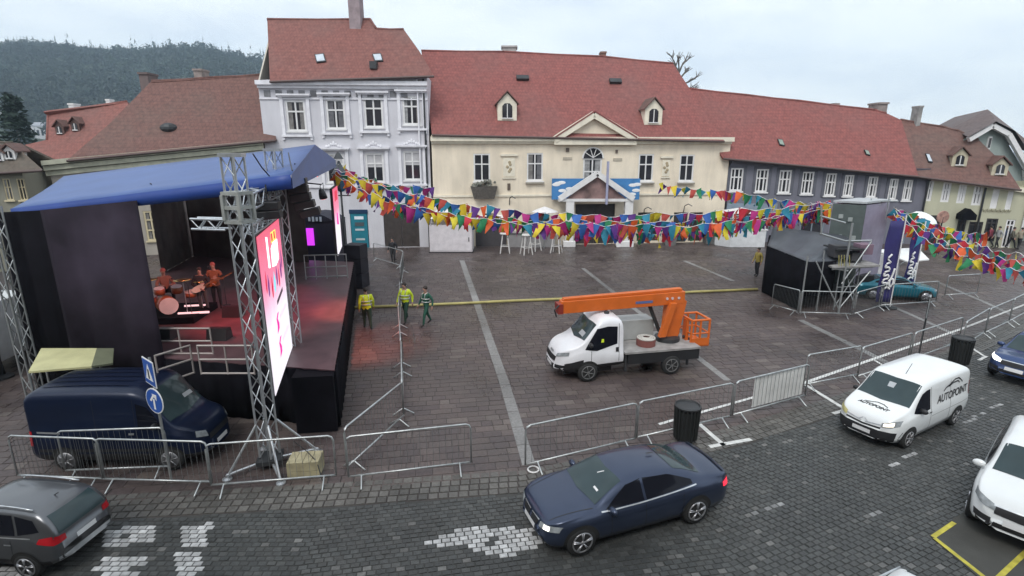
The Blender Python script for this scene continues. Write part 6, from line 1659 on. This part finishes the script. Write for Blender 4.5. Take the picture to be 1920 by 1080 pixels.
def guitar(root, label, col):
    t = thing('guitar', label, 'guitar', root.matrix_basis @ V((.24, 0, 1.05)), root.rotation_euler.z)
    t.matrix_basis = root.matrix_basis @ Matrix.Translation((.24, -.05, 1.05)) @ Matrix.Rotation(R(25), 4, 'X')
    MB().prism([(0, math.cos(a) * (.2 + .04 * math.cos(2 * a)) - .05, math.sin(a) * (.14 + .03 * math.cos(2 * a))) for a in np.linspace(0, math.tau, 19)[:-1]], (.05, 0, 0)).build('body', col, t, world=False)
    MB().box((.06, .45, 0), (.025, .62, .05)).build('neck', mat('neck_wood', (.2, .1, .05), .5), t, world=False); MB().box((.06, .8, .01), (.02, .14, .08)).build('headstock', black_plastic, t, world=False)
guitar(gtr, 'pale electric guitar held by the musician in black', mat('guitar_cream', (.7, .65, .55), .3))
g2 = person('bass player in brown shirt standing behind the guitarist', G(410, 578, DZ), R(-70), 1.74, mat('rust_shirt', (.26, .1, .05), .8), blackc, 'stand', bands=False, arms=arms_gt, head_m=mat('red_cap', (.4, .12, .1), .7), cap=True)
guitar(g2, 'dark bass guitar held by the player in brown', mat('guitar_sunburst', (.3, .1, .03), .3))
person('drummer in a red cap sitting behind the orange drums', G(306, 588, DZ) + V((0, .35, .22)), R(-50), 1.75, mat('drummer_shirt', (.3, .14, .1), .8), blackc, 'sit', bands=False, arms=lambda s_, dz_: ((.15, s_ * .28, 1.15 + dz_), (.38, s_ * .16, 1.2 + dz_)), head_m=mat('red_cap', (.4, .12, .1)), cap=True)
# passers-by before the pale house
cols = ((.05, .05, .06), (.18, .03, .05), (.3, .3, .3), (.04, .06, .12), (.1, .09, .07), (.3, .26, .2), (.12, .04, .12))
passers = ((1836, 462, 'dark coated passer-by at the shop window of the pale house'), (1852, 464, 'passer-by in a maroon coat before the pale house'), (1867, 466, 'passer-by in light grey coat beside the shop door'), (1880, 464, 'passer-by in navy coat near the white door'), (1893, 466, 'passer-by in brown coat by the end of the pale house'), (1908, 468, 'passer-by in beige coat at the corner of the gabled house'), (1784, 460, 'passer-by in purple coat under the black awning'))
for i, (u, v, lab) in enumerate(passers):
    person(lab, G(u, v), R(40 + i * 67), 1.65 + .03 * (i % 4), mat('coat_%d' % i, cols[i], .8), blackc, ('stand', 'walk', 'stride')[i % 3], bands=False, group='passers-by on the far pavement')

# ================================================================== STALLS AND SQUARE FURNITURE
def fy(v): return G(960, v).y
# white kiosk in front of the gate
p = G(846, 474); t = thing('market_kiosk', 'white square market kiosk before the grey house corner', 'kiosk', p)
kw = mat('kiosk_white', (.68, .64, .65), .5, var=.06); w_ = (G(886, 474) - G(806, 474)).x
MB().box((0, .9, 1.05), (w_, 1.8, 2.0)).build('body', kw, t, world=False, bevel=.03); MB().box((0, .9, .03), (w_ + .1, 1.9, .06)).build('plinth', black_plastic, t, world=False)
MB().box((0, .0, 1.06), (w_ * .96, .06, 1.8)).build('shutter', mat('kiosk_shutter', (.7, .66, .68), .5), t, world=False); MB().box((w_ * .42, -.04, 1.0), (.06, .04, .3)).build('handle', dark_metal, t, world=False)
MB().prism([(-w_ * .56, -.35, 2.55), (w_ * .56, -.35, 2.55), (w_ * .3, .3, 3.15), (-w_ * .3, .3, 3.15)], (0, 1.9, .0)).build('roof', mat('awning_white', (.72, .7, .7), .6), t, world=False)
for s_ in (-1, 1): MB().box((s_ * w_ * .46, .02, 2.3), (.08, .08, .55)).build('post', kw, t, world=False)
# tall stools
def stool(loc, label, rz):
    t = thing('bar_stool', label, 'stool', loc, rz, 'white stools in front of the town hall', 1.15); m = mat('stool_white', (.6, .58, .56), .6)
    MB().lathe([(.02, 1.2), (.32, 1.2), (.34, 1.23), (.32, 1.28), (.02, 1.29)], 18).build('seat', m, t, world=False)
    for k in range(4):
        a = k * math.pi / 2 + .78; rod('leg', (math.cos(a) * .42, math.sin(a) * .42, 0), (math.cos(a) * .2, math.sin(a) * .2, 1.22), .04, m, t, False)
    for k in range(4):
        a, b = k * math.pi / 2 + .78, (k + 1) * math.pi / 2 + .78; rod('stretcher', (math.cos(a) * .34, math.sin(a) * .34, .45), (math.cos(b) * .34, math.sin(b) * .34, .45), .025, m, t, False)
for i, (u, v, lab) in enumerate(((947, 474, 'tall white stool nearest the white kiosk'), (987, 477, 'tall white stool standing out in front of the others'), (1003, 470, 'tall white stool behind the front one'), (1043, 474, 'tall white stool nearest the gabled white portal'))): stool(G(u, v), lab, i * .4)
# parasol and bar counter by the stools
p = G(1020, 466); t = thing('parasol', 'white parasol over the bar counter beside the portal', 'parasol', p)
rod('pole', p, p + V((0, 0, 3.1)), .035, steel, t); MB().lathe([(1.0, 2.8), (.98, 2.84), (.5, 3.05), (.05, 3.2)], 8, p).build('canopy', mat('awning_white', (.72, .7, .7)), t)
p = G(960, 464); t = thing('bar_counter', 'low grey bar counter behind the white stools', 'counter', p)
MB().box(p + V((1.5, .4, .55)), (3.6, .6, 1.1)).build('front', mat('counter_grey', (.26, .25, .25), .7), t); MB().box(p + V((1.5, .4, 1.13)), (3.8, .8, .06)).build('top', bedm, t)
p = G(918, 462); t = thing('food_stall', 'dark food stall with white scalloped awning between kiosk and stools', 'stall', p)
MB().box(p + V((0, .8, 1.1)), (2.6, 1.4, 2.2)).build('body', mat('stall_dark', (.06, .055, .06), .7), t); 
for k in range(5): MB().prism([p + V((-1.5 + k * .6, -.3, 2.2)), p + V((-.9 + k * .6, -.3, 2.2)), p + V((-1.2 + k * .6, -.3, 1.75))], (0, .05, .0)).build('scallop', mat('awning_white', (.72, .7, .7)), t)
MB().prism([p + V(q) for q in ((-1.55, -.3, 2.2), (1.55, -.3, 2.2), (1.55, 1.4, 2.7), (-1.55, 1.4, 2.7))], (0, 0, .06)).build('awning', mat('awning_white', (.72, .7, .7)), t)
# gabled portal with painted sky panels at the town hall door
yp = fy(463); L0, R0 = PY(1060, 463, yp).x, PY(1170, 463, yp).x; zt = zat(V((0, yp, 0)), 378); za_ = zat(V((0, yp, 0)), 328); cx = (L0 + R0) / 2
t = thing('festival_portal', 'white gabled wooden portal with blue cloud panels before the town hall door', 'portal', (cx, yp, 0))
for x in (L0, R0 - .05): MB().box((x + .3, yp + .3, zt / 2), (.62, .55, zt)).build('column', white_paint, t, bevel=.02); MB().box((x + .3, yp + .3, .22), (.95, .85, .44)).build('column_base', white_paint, t, bevel=.03)
MB().box((cx, yp + .3, zt + .1), (R0 - L0 + 1.2, .6, .2)).build('lintel', white_paint, t)
for s_ in (-1, 1): MB().bar((cx + s_ * ((R0 - L0) / 2 + .55), yp + .02, zt + .2), (cx, yp + .02, za_ + .1), .27, .4).build('gable_board', white_paint, t)
pf = MB().prism([(cx - (R0 - L0) / 2, yp + .2, zt + .2), (cx + (R0 - L0) / 2, yp + .2, zt + .2), (cx, yp + .2, za_ - .1)], (0, .06, 0)).build('gable_picture', mat('mural_brown', (.22, .14, .13), .7, var=.6, scale=1.3), t)
skyp = mat('sky_panel_blue', (.05, .2, .45), .6, var=.2, scale=1.2); zt2 = zat(V((0, yp, 0)), 338)
for s_ in (-1, 1):
    xx = cx + s_ * ((R0 - L0) / 2 - .15); pn = MB().box((xx, yp + .62, (zt + zt2) / 2 + .1), (2.5, .06, zt2 - zt)).build('sky_panel', skyp, t)
    for k in range(7):
        c_ = V((xx + rnd.uniform(-1.05, 1.05), yp + .585, (zt + zt2) / 2 + .1 + rnd.uniform(-.55, .55))); q = MB().ball(c_, (.32, .012, .13), 10).build('cloud', white_sign, None); q.parent = pn
MB().box((cx + .75, yp - .1, (zt + za_) / 2 + .4), (.16, .2, za_ - zt + 1.2)).build('king_post', mat('portal_grey', (.35, .36, .5), .5), t)
# white crown planters, dark planter boxes
def crown_box(loc, label, s_=1.0):
    t = thing('crown_planter', label, 'planter', loc)
    MB().prism([V(loc) + V(q) for q in ((-.55 * s_, -.3, 0), (.55 * s_, -.3, 0), (.7 * s_, -.3, .55), (.4 * s_, -.3, .35), (.2 * s_, -.3, .85), (0, -.3, 1.05), (-.2 * s_, -.3, .85), (-.4 * s_, -.3, .35), (-.7 * s_, -.3, .55))], (0, .5, 0)).build('box', white_paint, t)
    mb = MB()
    for k in range(40): mb.ball(V(loc) + V((rnd.uniform(-.4, .4) * s_, rnd.uniform(-.25, .15), rnd.uniform(.5, 1.3))), rnd.uniform(.05, .12), 5)
    mb.build('foliage', mat('pale_foliage', (.3, .3, .26), .9, var=.5, scale=6), t)
crown_box(G(1168, 462), 'white zigzag edged planter at the foot of the portal')
for u, v, lab in ((1254, 459, 'grey square planter between the doors of the town hall'), (1330, 456, 'grey square planter at the corner of the town hall')):
    p = G(u, v); t = thing('planter_box', lab, 'planter', p); MB().hexa([p + V(q) for q in ((-.4, -.4, 0), (.4, -.4, 0), (.4, .4, 0), (-.4, .4, 0), (-.5, -.5, .9), (.5, -.5, .9), (.5, .5, .9), (-.5, .5, .9))]).build('box', mat('planter_grey', (.17, .165, .16), .8), t)
    mb = MB(); [mb.ball(p + V((rnd.uniform(-.4, .4), rnd.uniform(-.4, .4), rnd.uniform(.9, 1.5))), rnd.uniform(.1, .2), 6) for _ in range(30)]; mb.build('shrub', mat('dull_shrub', (.06, .08, .05), .9, var=.5, scale=5), t)
# white hexagonal kiosk
p = G(1391, 464); t = thing('hexagonal_kiosk', 'white angular kiosk with serving ledge before the slate house', 'kiosk', p)
hxw = 1.75
hexp = [(-hxw, .5), (-hxw * .55, -.5), (hxw, -.5), (hxw, 1.3), (-hxw * .9, 1.3)]
MB().prism([p + V((x, y + .5, 0.02)) for x, y in hexp], (0, 0, 1.3)).build('base', mat('kiosk_pale', (.66, .67, .68), .5), t); MB().prism([p + V((x * 1.06, y * 1.1 + .5, 1.325)) for x, y in hexp], (0, 0, .08)).build('ledge', white_paint, t)
for x, y in hexp: rod('post', p + V((x * .93, y * .9 + .5, 1.26)), p + V((x * .93, y * .9 + .5, 2.7)), .06, white_paint, t)
MB().prism([p + V((x * .85, y * .8 + .6, 1.26)) for x, y in hexp], (0, 0, 1.3)).build('interior', mat('kiosk_inside', (.2, .3, .33), .6), t)
mb = MB(); tp = p + V((0, .9, 3.0)); q_ = [p + V((x * 1.02, y * 1.05 + .5, 2.62)) for x, y in hexp]; mb.add(q_ + [tp], [(i, (i + 1) % 5, 5) for i in range(5)] + [(4, 3, 2, 1, 0)]); mb.build('roof', white_paint, t)
# pale yellow stall roof behind the navy van
zz = 1.95
t = thing('yellow_stall', 'pale yellow flat stall roof on thin legs between the navy van and the drape', 'stall', up(G(120, 690, zz), 0))
q_ = [G(54, 700, zz), G(172, 690, zz + .0), G(182, 656, zz + .15), G(78, 656, zz + .15)]
MB().prism(q_, (0, 0, .05)).build('roof', mat('pale_yellow_board', (.5, .48, .26), .6, var=.12), t)
e_ = [q_[1], G(212, 684, zz - .1), G(214, 656, zz + .05), q_[2]]; MB().prism(e_, (0, 0, .05)).build('flap', mat('olive_board', (.16, .17, .11), .7), t)
for q in q_: rod('leg', up(q, 0), q, .03, steel, t)

# ================================================================== SOUND BOOTH, FLAGS, TRAILER
bz = lambda P_, v: zat(P_, v)
c0, c1, c2, c3 = G(1428, 548), G(1500, 585), G(1600, 578), V((18.2, 30.5, 0)); c4 = V((15.2, 31.5, 0))
t = thing('sound_booth', 'black draped sound booth with grey sloping tarp and scaffold tower', 'booth', c1)
z1 = zat(c1, 492); z0_ = zat(c0, 462)
drape('booth_drape', c0, c1, .03, z0_, black_cloth, t, .03, 2, z1); drape('booth_drape', c1, c1.lerp(c2, .55), .75, z1, black_cloth, t, .03, 2, z1)
MB().prism([up(q, .62) for q in (c0.lerp(c4, .1), c1.lerp(c4, .1), c2.lerp(c3, .2), c3, c4)], (0, 0, .08)).build('floor_deck', dark_metal, t)
for q in (c1.lerp(c2, .3), c1.lerp(c2, .62), c2, c1.lerp(c4, .5), c2.lerp(c3, .5)): rod('scaffold_post', q, up(q, z1 + .1), .03, steel, t)
for a, b in ((c1.lerp(c2, .62), c2), (c2, c2.lerp(c3, .5))):
    for z_ in (1.1, 2.0): rod('scaffold_rail', up(a, z_), up(b, z_), .025, steel, t)
    rod('scaffold_brace', up(a, .1), up(b, 2.0), .025, steel, t)
drape('booth_drape', c4, c0, .03, z0_, black_cloth, t, .03, 2); drape('booth_drape', c3, c4, .03, z0_, black_cloth, t, .03, 2)
mb = MB(); tp1, tp2 = PY(1450, 425, c0.y + 1.5), PY(1575, 440, c2.y + 2)
sheet(mb, up(c0, z0_ + .05), up(c1, z1 + .05), tp2, tp1, 12, 8, .28); sheet(mb, up(c1, z1 + .05), PY(1606, 496, c1.y + .6), tp2 + V((.9, 0, -.25)), tp2, 8, 8, .2); o = mb.build('tarp_roof', mat('grey_tarp', (.075, .082, .096), .5, var=.15, scale=1.5, bump=.2, bscale=2), t, True); s_ = o.modifiers.new('t', 'SOLIDIFY'); s_.thickness = .03
for a, b in (((1500, 585), (1500, 480)), ((1530, 578), (1536, 470))):
    p = G(*a); rod('scaffold_post', p, up(p, zat(p, b[1])), .035, steel, t)
f0 = G(1572, 586); top_ = zat(f0, 418)
rod('scaffold_post', f0, up(f0, top_), .045, steel, t)
f1 = PY(1634, 453, f0.y + .3); rod('scaffold_brace', up(f0, .15), PY(1530, 490, f0.y), .035, steel, t); rod('scaffold_brace', PY(1578, 532, f0.y), PY(1634, 453, f0.y + .2), .035, steel, t); rod('scaffold_brace', up(f0, .2), PY(1632, 508, f0.y + .2), .035, steel, t)
for (a, b) in (((1538, 438), (1585, 452)), ((1585, 452), (1634, 451)), ((1538, 405), (1585, 418)), ((1560, 505), (1640, 500)), ((1540, 438), (1540, 385)), ((1560, 503), (1590, 508))):
    rod('scaffold_rail', PY(*a, f0.y + .1), PY(*b, f0.y + .1), .04, steel, t)
pz_ = zat(f0, 505); MB().prism([PY(1560, 503, f0.y), PY(1650, 500, f0.y), PY(1650, 500, f0.y) + V((0, 2.2, 0)), PY(1560, 503, f0.y) + V((0, 2.2, 0))], (0, 0, .08)).build('platform', bedm, t)
for u in range(5): rod('guard_bar', PY(1573 + u * 5, 500, f0.y + .02), PY(1573 + u * 5, 478, f0.y + .02), .015, mat('brass_bar', (.4, .36, .12), .5), t)
MB().box(PY(1585, 452, f0.y + .9) + V((0, 0, -.3)), (1.3, 1.2, .06)).build('upper_deck', dark_metal, t)
for u, v, s_ in ((1572, 470, .7), (1618, 466, .6), (1600, 480, .5)): MB().box(PY(u, v, f0.y + .8), (s_, .6, s_ * .8)).build('equipment_case', mat('case_%d' % u, (.05, .05, .055) if u != 1618 else (.2, .13, .17), .6), t, bevel=.02)
MB().box(G(1612, 560) + V((0, .5, .6)), (1.2, .9, 1.2)).build('cabinet', black_plastic, t, bevel=.03)
# trailer with grey end and lilac side behind the booth
yb = f0.y + 3.2; A_, B_, C_ = PY(1562, 385, yb), PY(1622, 400, yb - .9), PY(1668, 392, yb + .6)
t = thing('show_trailer', 'tall box trailer with grey green end and lilac side behind the sound booth', 'trailer', (B_.x, B_.y, 0))
pr = [up(A_, .7), up(B_, .7), up(C_, .7), up(C_ + (A_ - B_), .7)]
ht = zat(B_, 385) - .7
MB().prism([pr[0], pr[1], pr[1] + V((0, 0, ht)), pr[0] + V((0, 0, ht))], (pr[2] - pr[1]).normalized() * .05).build('end_wall', mat('trailer_grey', (.085, .105, .1), .6, var=.15), t)
MB().hexa([p_ + V((0, .06, 0)) for p_ in pr] + [p_ + V((0, .06, ht)) for p_ in pr]).build('box', mat('trailer_lilac', (.29, .26, .34), .5, var=.12), t)
MB().hexa([p_ + V((0, .02, ht + .065)) for p_ in pr] + [p_ + V((0, .02, ht + .16)) for p_ in pr]).build('roof', mat('trailer_roof', (.42, .44, .45), .5), t)
for k, (a, z_) in enumerate(((.3, .85), (.6, .82), (.78, .6), (.35, .6), (.7, .35))): MB().box(pr[0].lerp(pr[1], a) + V((0, -.03, ht * z_)), (.28, .05, .2)).build('vent', mat('vent_pale', (.34, .37, .36), .5), t)
for s_ in (.25, .7): MB().lathe([(.32, -.1), (.38, 0), (.32, .1)], 18, pr[0].lerp(pr[1], s_) + V((.1, .4, -.32)), 'X').build('wheel', rubber, t)
for (u, v) in ((1634, 372), (1668, 366)):
    p = PY(u, v, yb); rod('antenna_mast', p + V((0, 0, -1.2)), p, .03, steel, t); rod('antenna_arm', p + V((-.5, 0, -.3)), p + V((.5, 0, -.3)), .025, steel, t)
# upright banner flags with white script
flagm = mat('flag_navy', (.032, .028, .14), .7, var=.12, scale=1.5)
def banner(u0, u1, vt, vb, y, label):
    P_ = lambda u, v, o=0: PY(u, v, y) + V((0, o, 0)); base = up(P_(u1, vb), 0)
    t = thing('banner_flag', label, 'flag', base)
    rod('pole', base, up(base, P_(u1, vt).z + .25), .03, white_paint, t); MB().lathe([(.3, 0), (.3, .06), (.05, .1)], 14, base).build('base', dark_metal, t)
    w_ = P_(u1, vt).x - P_(u0, vt).x; zt_, zb_ = P_(u0, vt).z, max(P_(u0, vb).z, .3); mb = MB()
    for j_ in range(13):
        for i in range(5): mb.v.append((base.x - .03 - w_ * (1 - i / 4), y + .06 * math.sin(j_ * .9 + i * .8) * (1 - i / 4), zb_ + (zt_ - zb_) * j_ / 12))
    for j_ in range(12):
        for i in range(4): a = j_ * 5 + i; mb.f.append((a, a + 1, a + 6, a + 5)); mb.m.append(0)
    o = mb.build('cloth', flagm, t, True); s_ = o.modifiers.new('t', 'SOLIDIFY'); s_.thickness = .01
    # looping white script running up the cloth
    X = lambda a, b: V((base.x - .03 - w_ * (1 - a), y - .09, zb_ + (zt_ - zb_) * b))
    s1 = [(.3, .08), (.14, .12), (.28, .18), (.5, .22), (.4, .27), (.14, .27), (.2, .32), (.46, .34), (.42, .39), (.16, .37), (.2, .43), (.46, .45), (.38, .5), (.16, .49), (.22, .55), (.46, .57), (.24, .62), (.52, .7)]
    s2 = [(.7, .18), (.5, .22), (.55, .3), (.8, .33), (.85, .26), (.7, .21), (.6, .28), (.75, .4), (.82, .5)]
    for s_ in (s1, s2):
        pts = [X(a, b * .85 + .02) for a, b in s_]; sm = []
        for i in range(len(pts) - 1):
            p0, p1, p2, p3 = pts[max(i - 1, 0)], pts[i], pts[i + 1], pts[min(i + 2, len(pts) - 1)]
            for k in range(4): q = k / 4; sm.append(.5 * (2 * p1 + (p2 - p0) * q + (2 * p0 - 5 * p1 + 4 * p2 - p3) * q * q + (3 * p1 - p0 - 3 * p2 + p3) * q ** 3))
        MB().tube(sm, .045, 5).build('script', white_sign, t, True)
banner(1641, 1669, 414, 572, G(1660, 578).y, 'navy banner flag with white script close by the sound booth'); banner(1692, 1711, 424, 545, G(1700, 552).y, 'slimmer navy banner flag standing behind the turquoise car')
# white serving umbrella and white tilted canopy
p = G(1716, 545) + V((0, 3, 0)); t = thing('square_parasol', 'white square parasol over a pale counter behind the banner flags', 'parasol', p)
MB().prism([PY(1640, 470, p.y), PY(1702, 492, p.y - 1.5), PY(1742, 488, p.y - 1.2), PY(1720, 466, p.y)], (0, 0, .06)).build('canopy', mat('parasol_white', (.78, .79, .78), .6, var=.04), t)
MB().box(p + V((0, 0, .75)), (1.6, .9, 1.5)).build('counter', mat('kiosk_pale', (.66, .67, .68)), t); rod('pole', p, PY(1715, 480, p.y), .04, steel, t)
p = V((PY(1733, 412, 33).x, 33, 0)); t = thing('round_parasol', 'tilted white oval parasol in front of the pale house', 'parasol', p); q = PY(1733, 412, 33)
rod('pole', p, q, .04, steel, t); mb = MB(); mb.ball((0, 0, 0), (.78, .7, .2), 16); o = mb.build('canopy', mat('parasol_white', (.78, .79, .78)), t, True, world=False)
o.matrix_basis = Matrix.Translation(q - p) @ Matrix.Rotation(R(10), 4, 'Y') @ Matrix.Rotation(R(38), 4, 'X')
p = V((PY(1768, 410, 38).x, 38, 0)); t = thing('round_sign', 'round pinkish shop sign on a post near the black awning', 'sign', p); q = PY(1768, 407, 38)
rod('pole', p, q, .05, dark_metal, t); MB().lathe([(.42, -.04), (.45, 0), (.42, .04)], 20, q, 'Y').build('disc', mat('sign_pinkish', (.35, .2, .16), .6, var=.5, scale=4), t)

# ================================================================== BUNTING
FC = [('amber', (.66, .5, .03)), ('red', (.5, .02, .04)), ('orange', (.62, .1, .02)), ('yellow', (.62, .52, .03)), ('green', (.02, .2, .08)), ('teal', (.02, .2, .3)), ('blue', (.03, .12, .4)), ('purple', (.1, .025, .2)), ('magenta', (.4, .02, .18)), ('coral', (.55, .09, .07))]
flag_mesh = {}
def flag_me(ci, vi):
    if (ci, vi) not in flag_mesh:
        rg = random.Random(vi * 31 + 5); mb = MB(); n_ = 4; bend = rg.uniform(-.3, .3); tw = rg.uniform(-.35, .35); wd = rg.choice((.9, 1, 1.05)); blunt = rg.choice((.04, .08, .3, .5)) if vi % 2 else .05
        for j_ in range(n_ + 1):
            f_ = j_ / n_; hw = .5 * wd * (1 - f_ * (1 - blunt))
            for i in (-1, 0, 1): mb.v.append((i * hw + bend * f_ * f_, (.1 * math.sin(f_ * 3 + vi) + tw * i) * f_, -f_ * 1.45))
        for j_ in range(n_):
            for i in range(2): a = j_ * 3 + i; mb.f.append((a, a + 3, a + 4, a + 1)); mb.m.append(0)
        flag_mesh[(ci, vi)] = mb.mesh('flag', mat('cloth_' + FC[ci][0], FC[ci][1], .7, var=.15, scale=2), True)
    return flag_mesh[(ci, vi)]
def bunting(label, pts, size, gap=.74, seed=0):
    """pts: (u, v, distance) along the cord"""
    rg = random.Random(seed); P_ = [PY(*q) for q in pts]; sm = []
    for i in range(len(P_) - 1):
        p0, p1, p2, p3 = P_[max(i - 1, 0)], P_[i], P_[i + 1], P_[min(i + 2, len(P_) - 1)]
        for k in range(10): q = k / 10; sm.append(.5 * (2 * p1 + (p2 - p0) * q + (2 * p0 - 5 * p1 + 4 * p2 - p3) * q * q + (3 * p1 - p0 - 3 * p2 + p3) * q ** 3))
    sm.append(P_[-1])
    for i_ in range(1, len(sm) - 1): sm[i_] = sm[i_] + V((0, 0, .07 * math.sin(i_ * 1.7 + seed) + .05 * math.sin(i_ * .6 + seed * 2)))
    t = thing('bunting', label, 'bunting', sm[0], 0, 'bunting strung over the square')
    MB().tube(sm, .012, 4).build('cord', white_paint, t)
    d_ = 0; nxt = size * .6; last = -1
    for a, b in zip(sm, sm[1:]):
        L_ = (b - a).length
        while nxt <= d_ + L_:
            p = a.lerp(b, (nxt - d_) / L_); ci = rg.choice([c_ for c_ in range(len(FC)) if c_ != last]); last = ci
            o = bpy.data.objects.new('flag', flag_me(ci, rg.randrange(9))); COL.objects.link(o)
            e = (b - a).normalized(); an = math.atan2(e.y, e.x)
            s_ = size * rg.uniform(.75, 1.2)
            o.matrix_basis = Matrix.Translation(p) @ Matrix.Rotation(an, 4, 'Z') @ Matrix.Rotation(math.asin(max(-.9, min(.9, -e.z))), 4, 'Y') @ Matrix.Rotation(rg.uniform(-.5, .5), 4, 'X') @ Matrix.Rotation(rg.uniform(-.8, .8), 4, 'Z') @ Matrix.Diagonal((s_, s_, s_, 1))
            attach(o, t); nxt += size * gap * rg.uniform(.92, 1.15)
        d_ += L_
bunting('upper string of many coloured pennants from the stage end to the trailer', ((628, 322, 27.5), (700, 346, 27), (800, 370, 26.5), (920, 390, 26), (1050, 402, 26), (1200, 403, 26.5), (1350, 397, 27), (1480, 388, 28), (1600, 378, 29.5)), .46, seed=1)
bunting('lower string of coloured pennants crossing before the town hall doors', ((628, 326, 27), (700, 366, 26), (800, 396, 25.5), (920, 414, 25), (1050, 424, 25), (1200, 428, 25.5), (1350, 422, 26.5), (1480, 404, 28), (1600, 380, 29.4)), .46, seed=2)
bunting('middle string of coloured pennants sagging lowest over the white kiosk', ((628, 318, 27.8), (690, 338, 27.4), (780, 366, 26.8), (880, 398, 26.2), (980, 412, 26), (1100, 414, 26), (1240, 416, 26.5), (1380, 408, 27.5), (1500, 394, 28.6), (1600, 379, 29.5)), .44, seed=12)
bunting('short string of pennants from the stage lantern to the grey house corner', ((634, 308, 28.8), (680, 332, 32), (740, 348, 36), (812, 352, 39)), .6, seed=3)
bunting('far thin string of pennants under the town hall windows', ((1232, 343, 41), (1290, 354, 40.5), (1350, 358, 40)), .48, seed=4)
bunting('string of pennants running past the slate house to the trailer', ((1350, 356, 40), (1430, 370, 36), (1500, 380, 33), (1545, 380, 31), (1600, 376, 29.6)), .48, seed=5)
bunting('upper string of pennants sagging over the empty side of the square', ((1676, 392, 27.5), (1740, 425, 25), (1810, 452, 23), (1870, 470, 21), (1950, 486, 19)), .4, seed=6)
bunting('lower string of pennants sagging over the empty side of the square', ((1676, 396, 27.3), (1735, 434, 24.6), (1800, 462, 22.5), (1870, 484, 20.5), (1950, 498, 18.5)), .38, seed=7)
bunting('string of pennants from the booth flag towards the pale house', ((1676, 388, 27.6), (1730, 410, 30), (1790, 432, 33), (1850, 440, 36)), .55, seed=8)

bunting('third string of pennants hanging lowest over the empty side of the square', ((1676, 400, 27.0), (1730, 444, 24), (1800, 476, 22), (1870, 498, 20), (1950, 512, 18)), .36, seed=21)
bunting('string of pennants crossing above the hexagonal kiosk', ((1352, 398, 30), (1420, 408, 29.8), (1500, 408, 29.6), (1560, 396, 29.5), (1605, 382, 29.5)), .44, seed=22)
bunting('tangled string of pennants crossing low before the stools and portal', ((628, 330, 26.6), (690, 360, 26), (760, 384, 25.6), (880, 408, 25.2), (1000, 418, 25), (1120, 420, 25), (1260, 424, 25.6), (1400, 414, 27), (1500, 400, 28.4), (1600, 381, 29.3)), .44, seed=31)
bunting('string of pennants drooping lowest along the town hall doors', ((1050, 428, 27), (1150, 434, 27), (1260, 436, 27.3), (1340, 430, 28), (1420, 414, 29)), .44, seed=32)
# ================================================================== HAZE
hm_, nt, bs = new_mat('haze_air'); nt.nodes.remove(bs); pv = nt.nodes.new('ShaderNodeVolumePrincipled'); pv.inputs['Color'].default_value = (.64, .83, 1.0, 1); pv.inputs['Density'].default_value = .0004; pv.inputs['Anisotropy'].default_value = .2
nt.links.new(pv.outputs[0], nt.nodes['Material Output'].inputs['Volume'])
tag(MB().box((0, 620, 119), (3060, 1400, 242)).build('haze', hm_), 'thin pale damp air over the square and the hill', 'haze', kind='stuff')
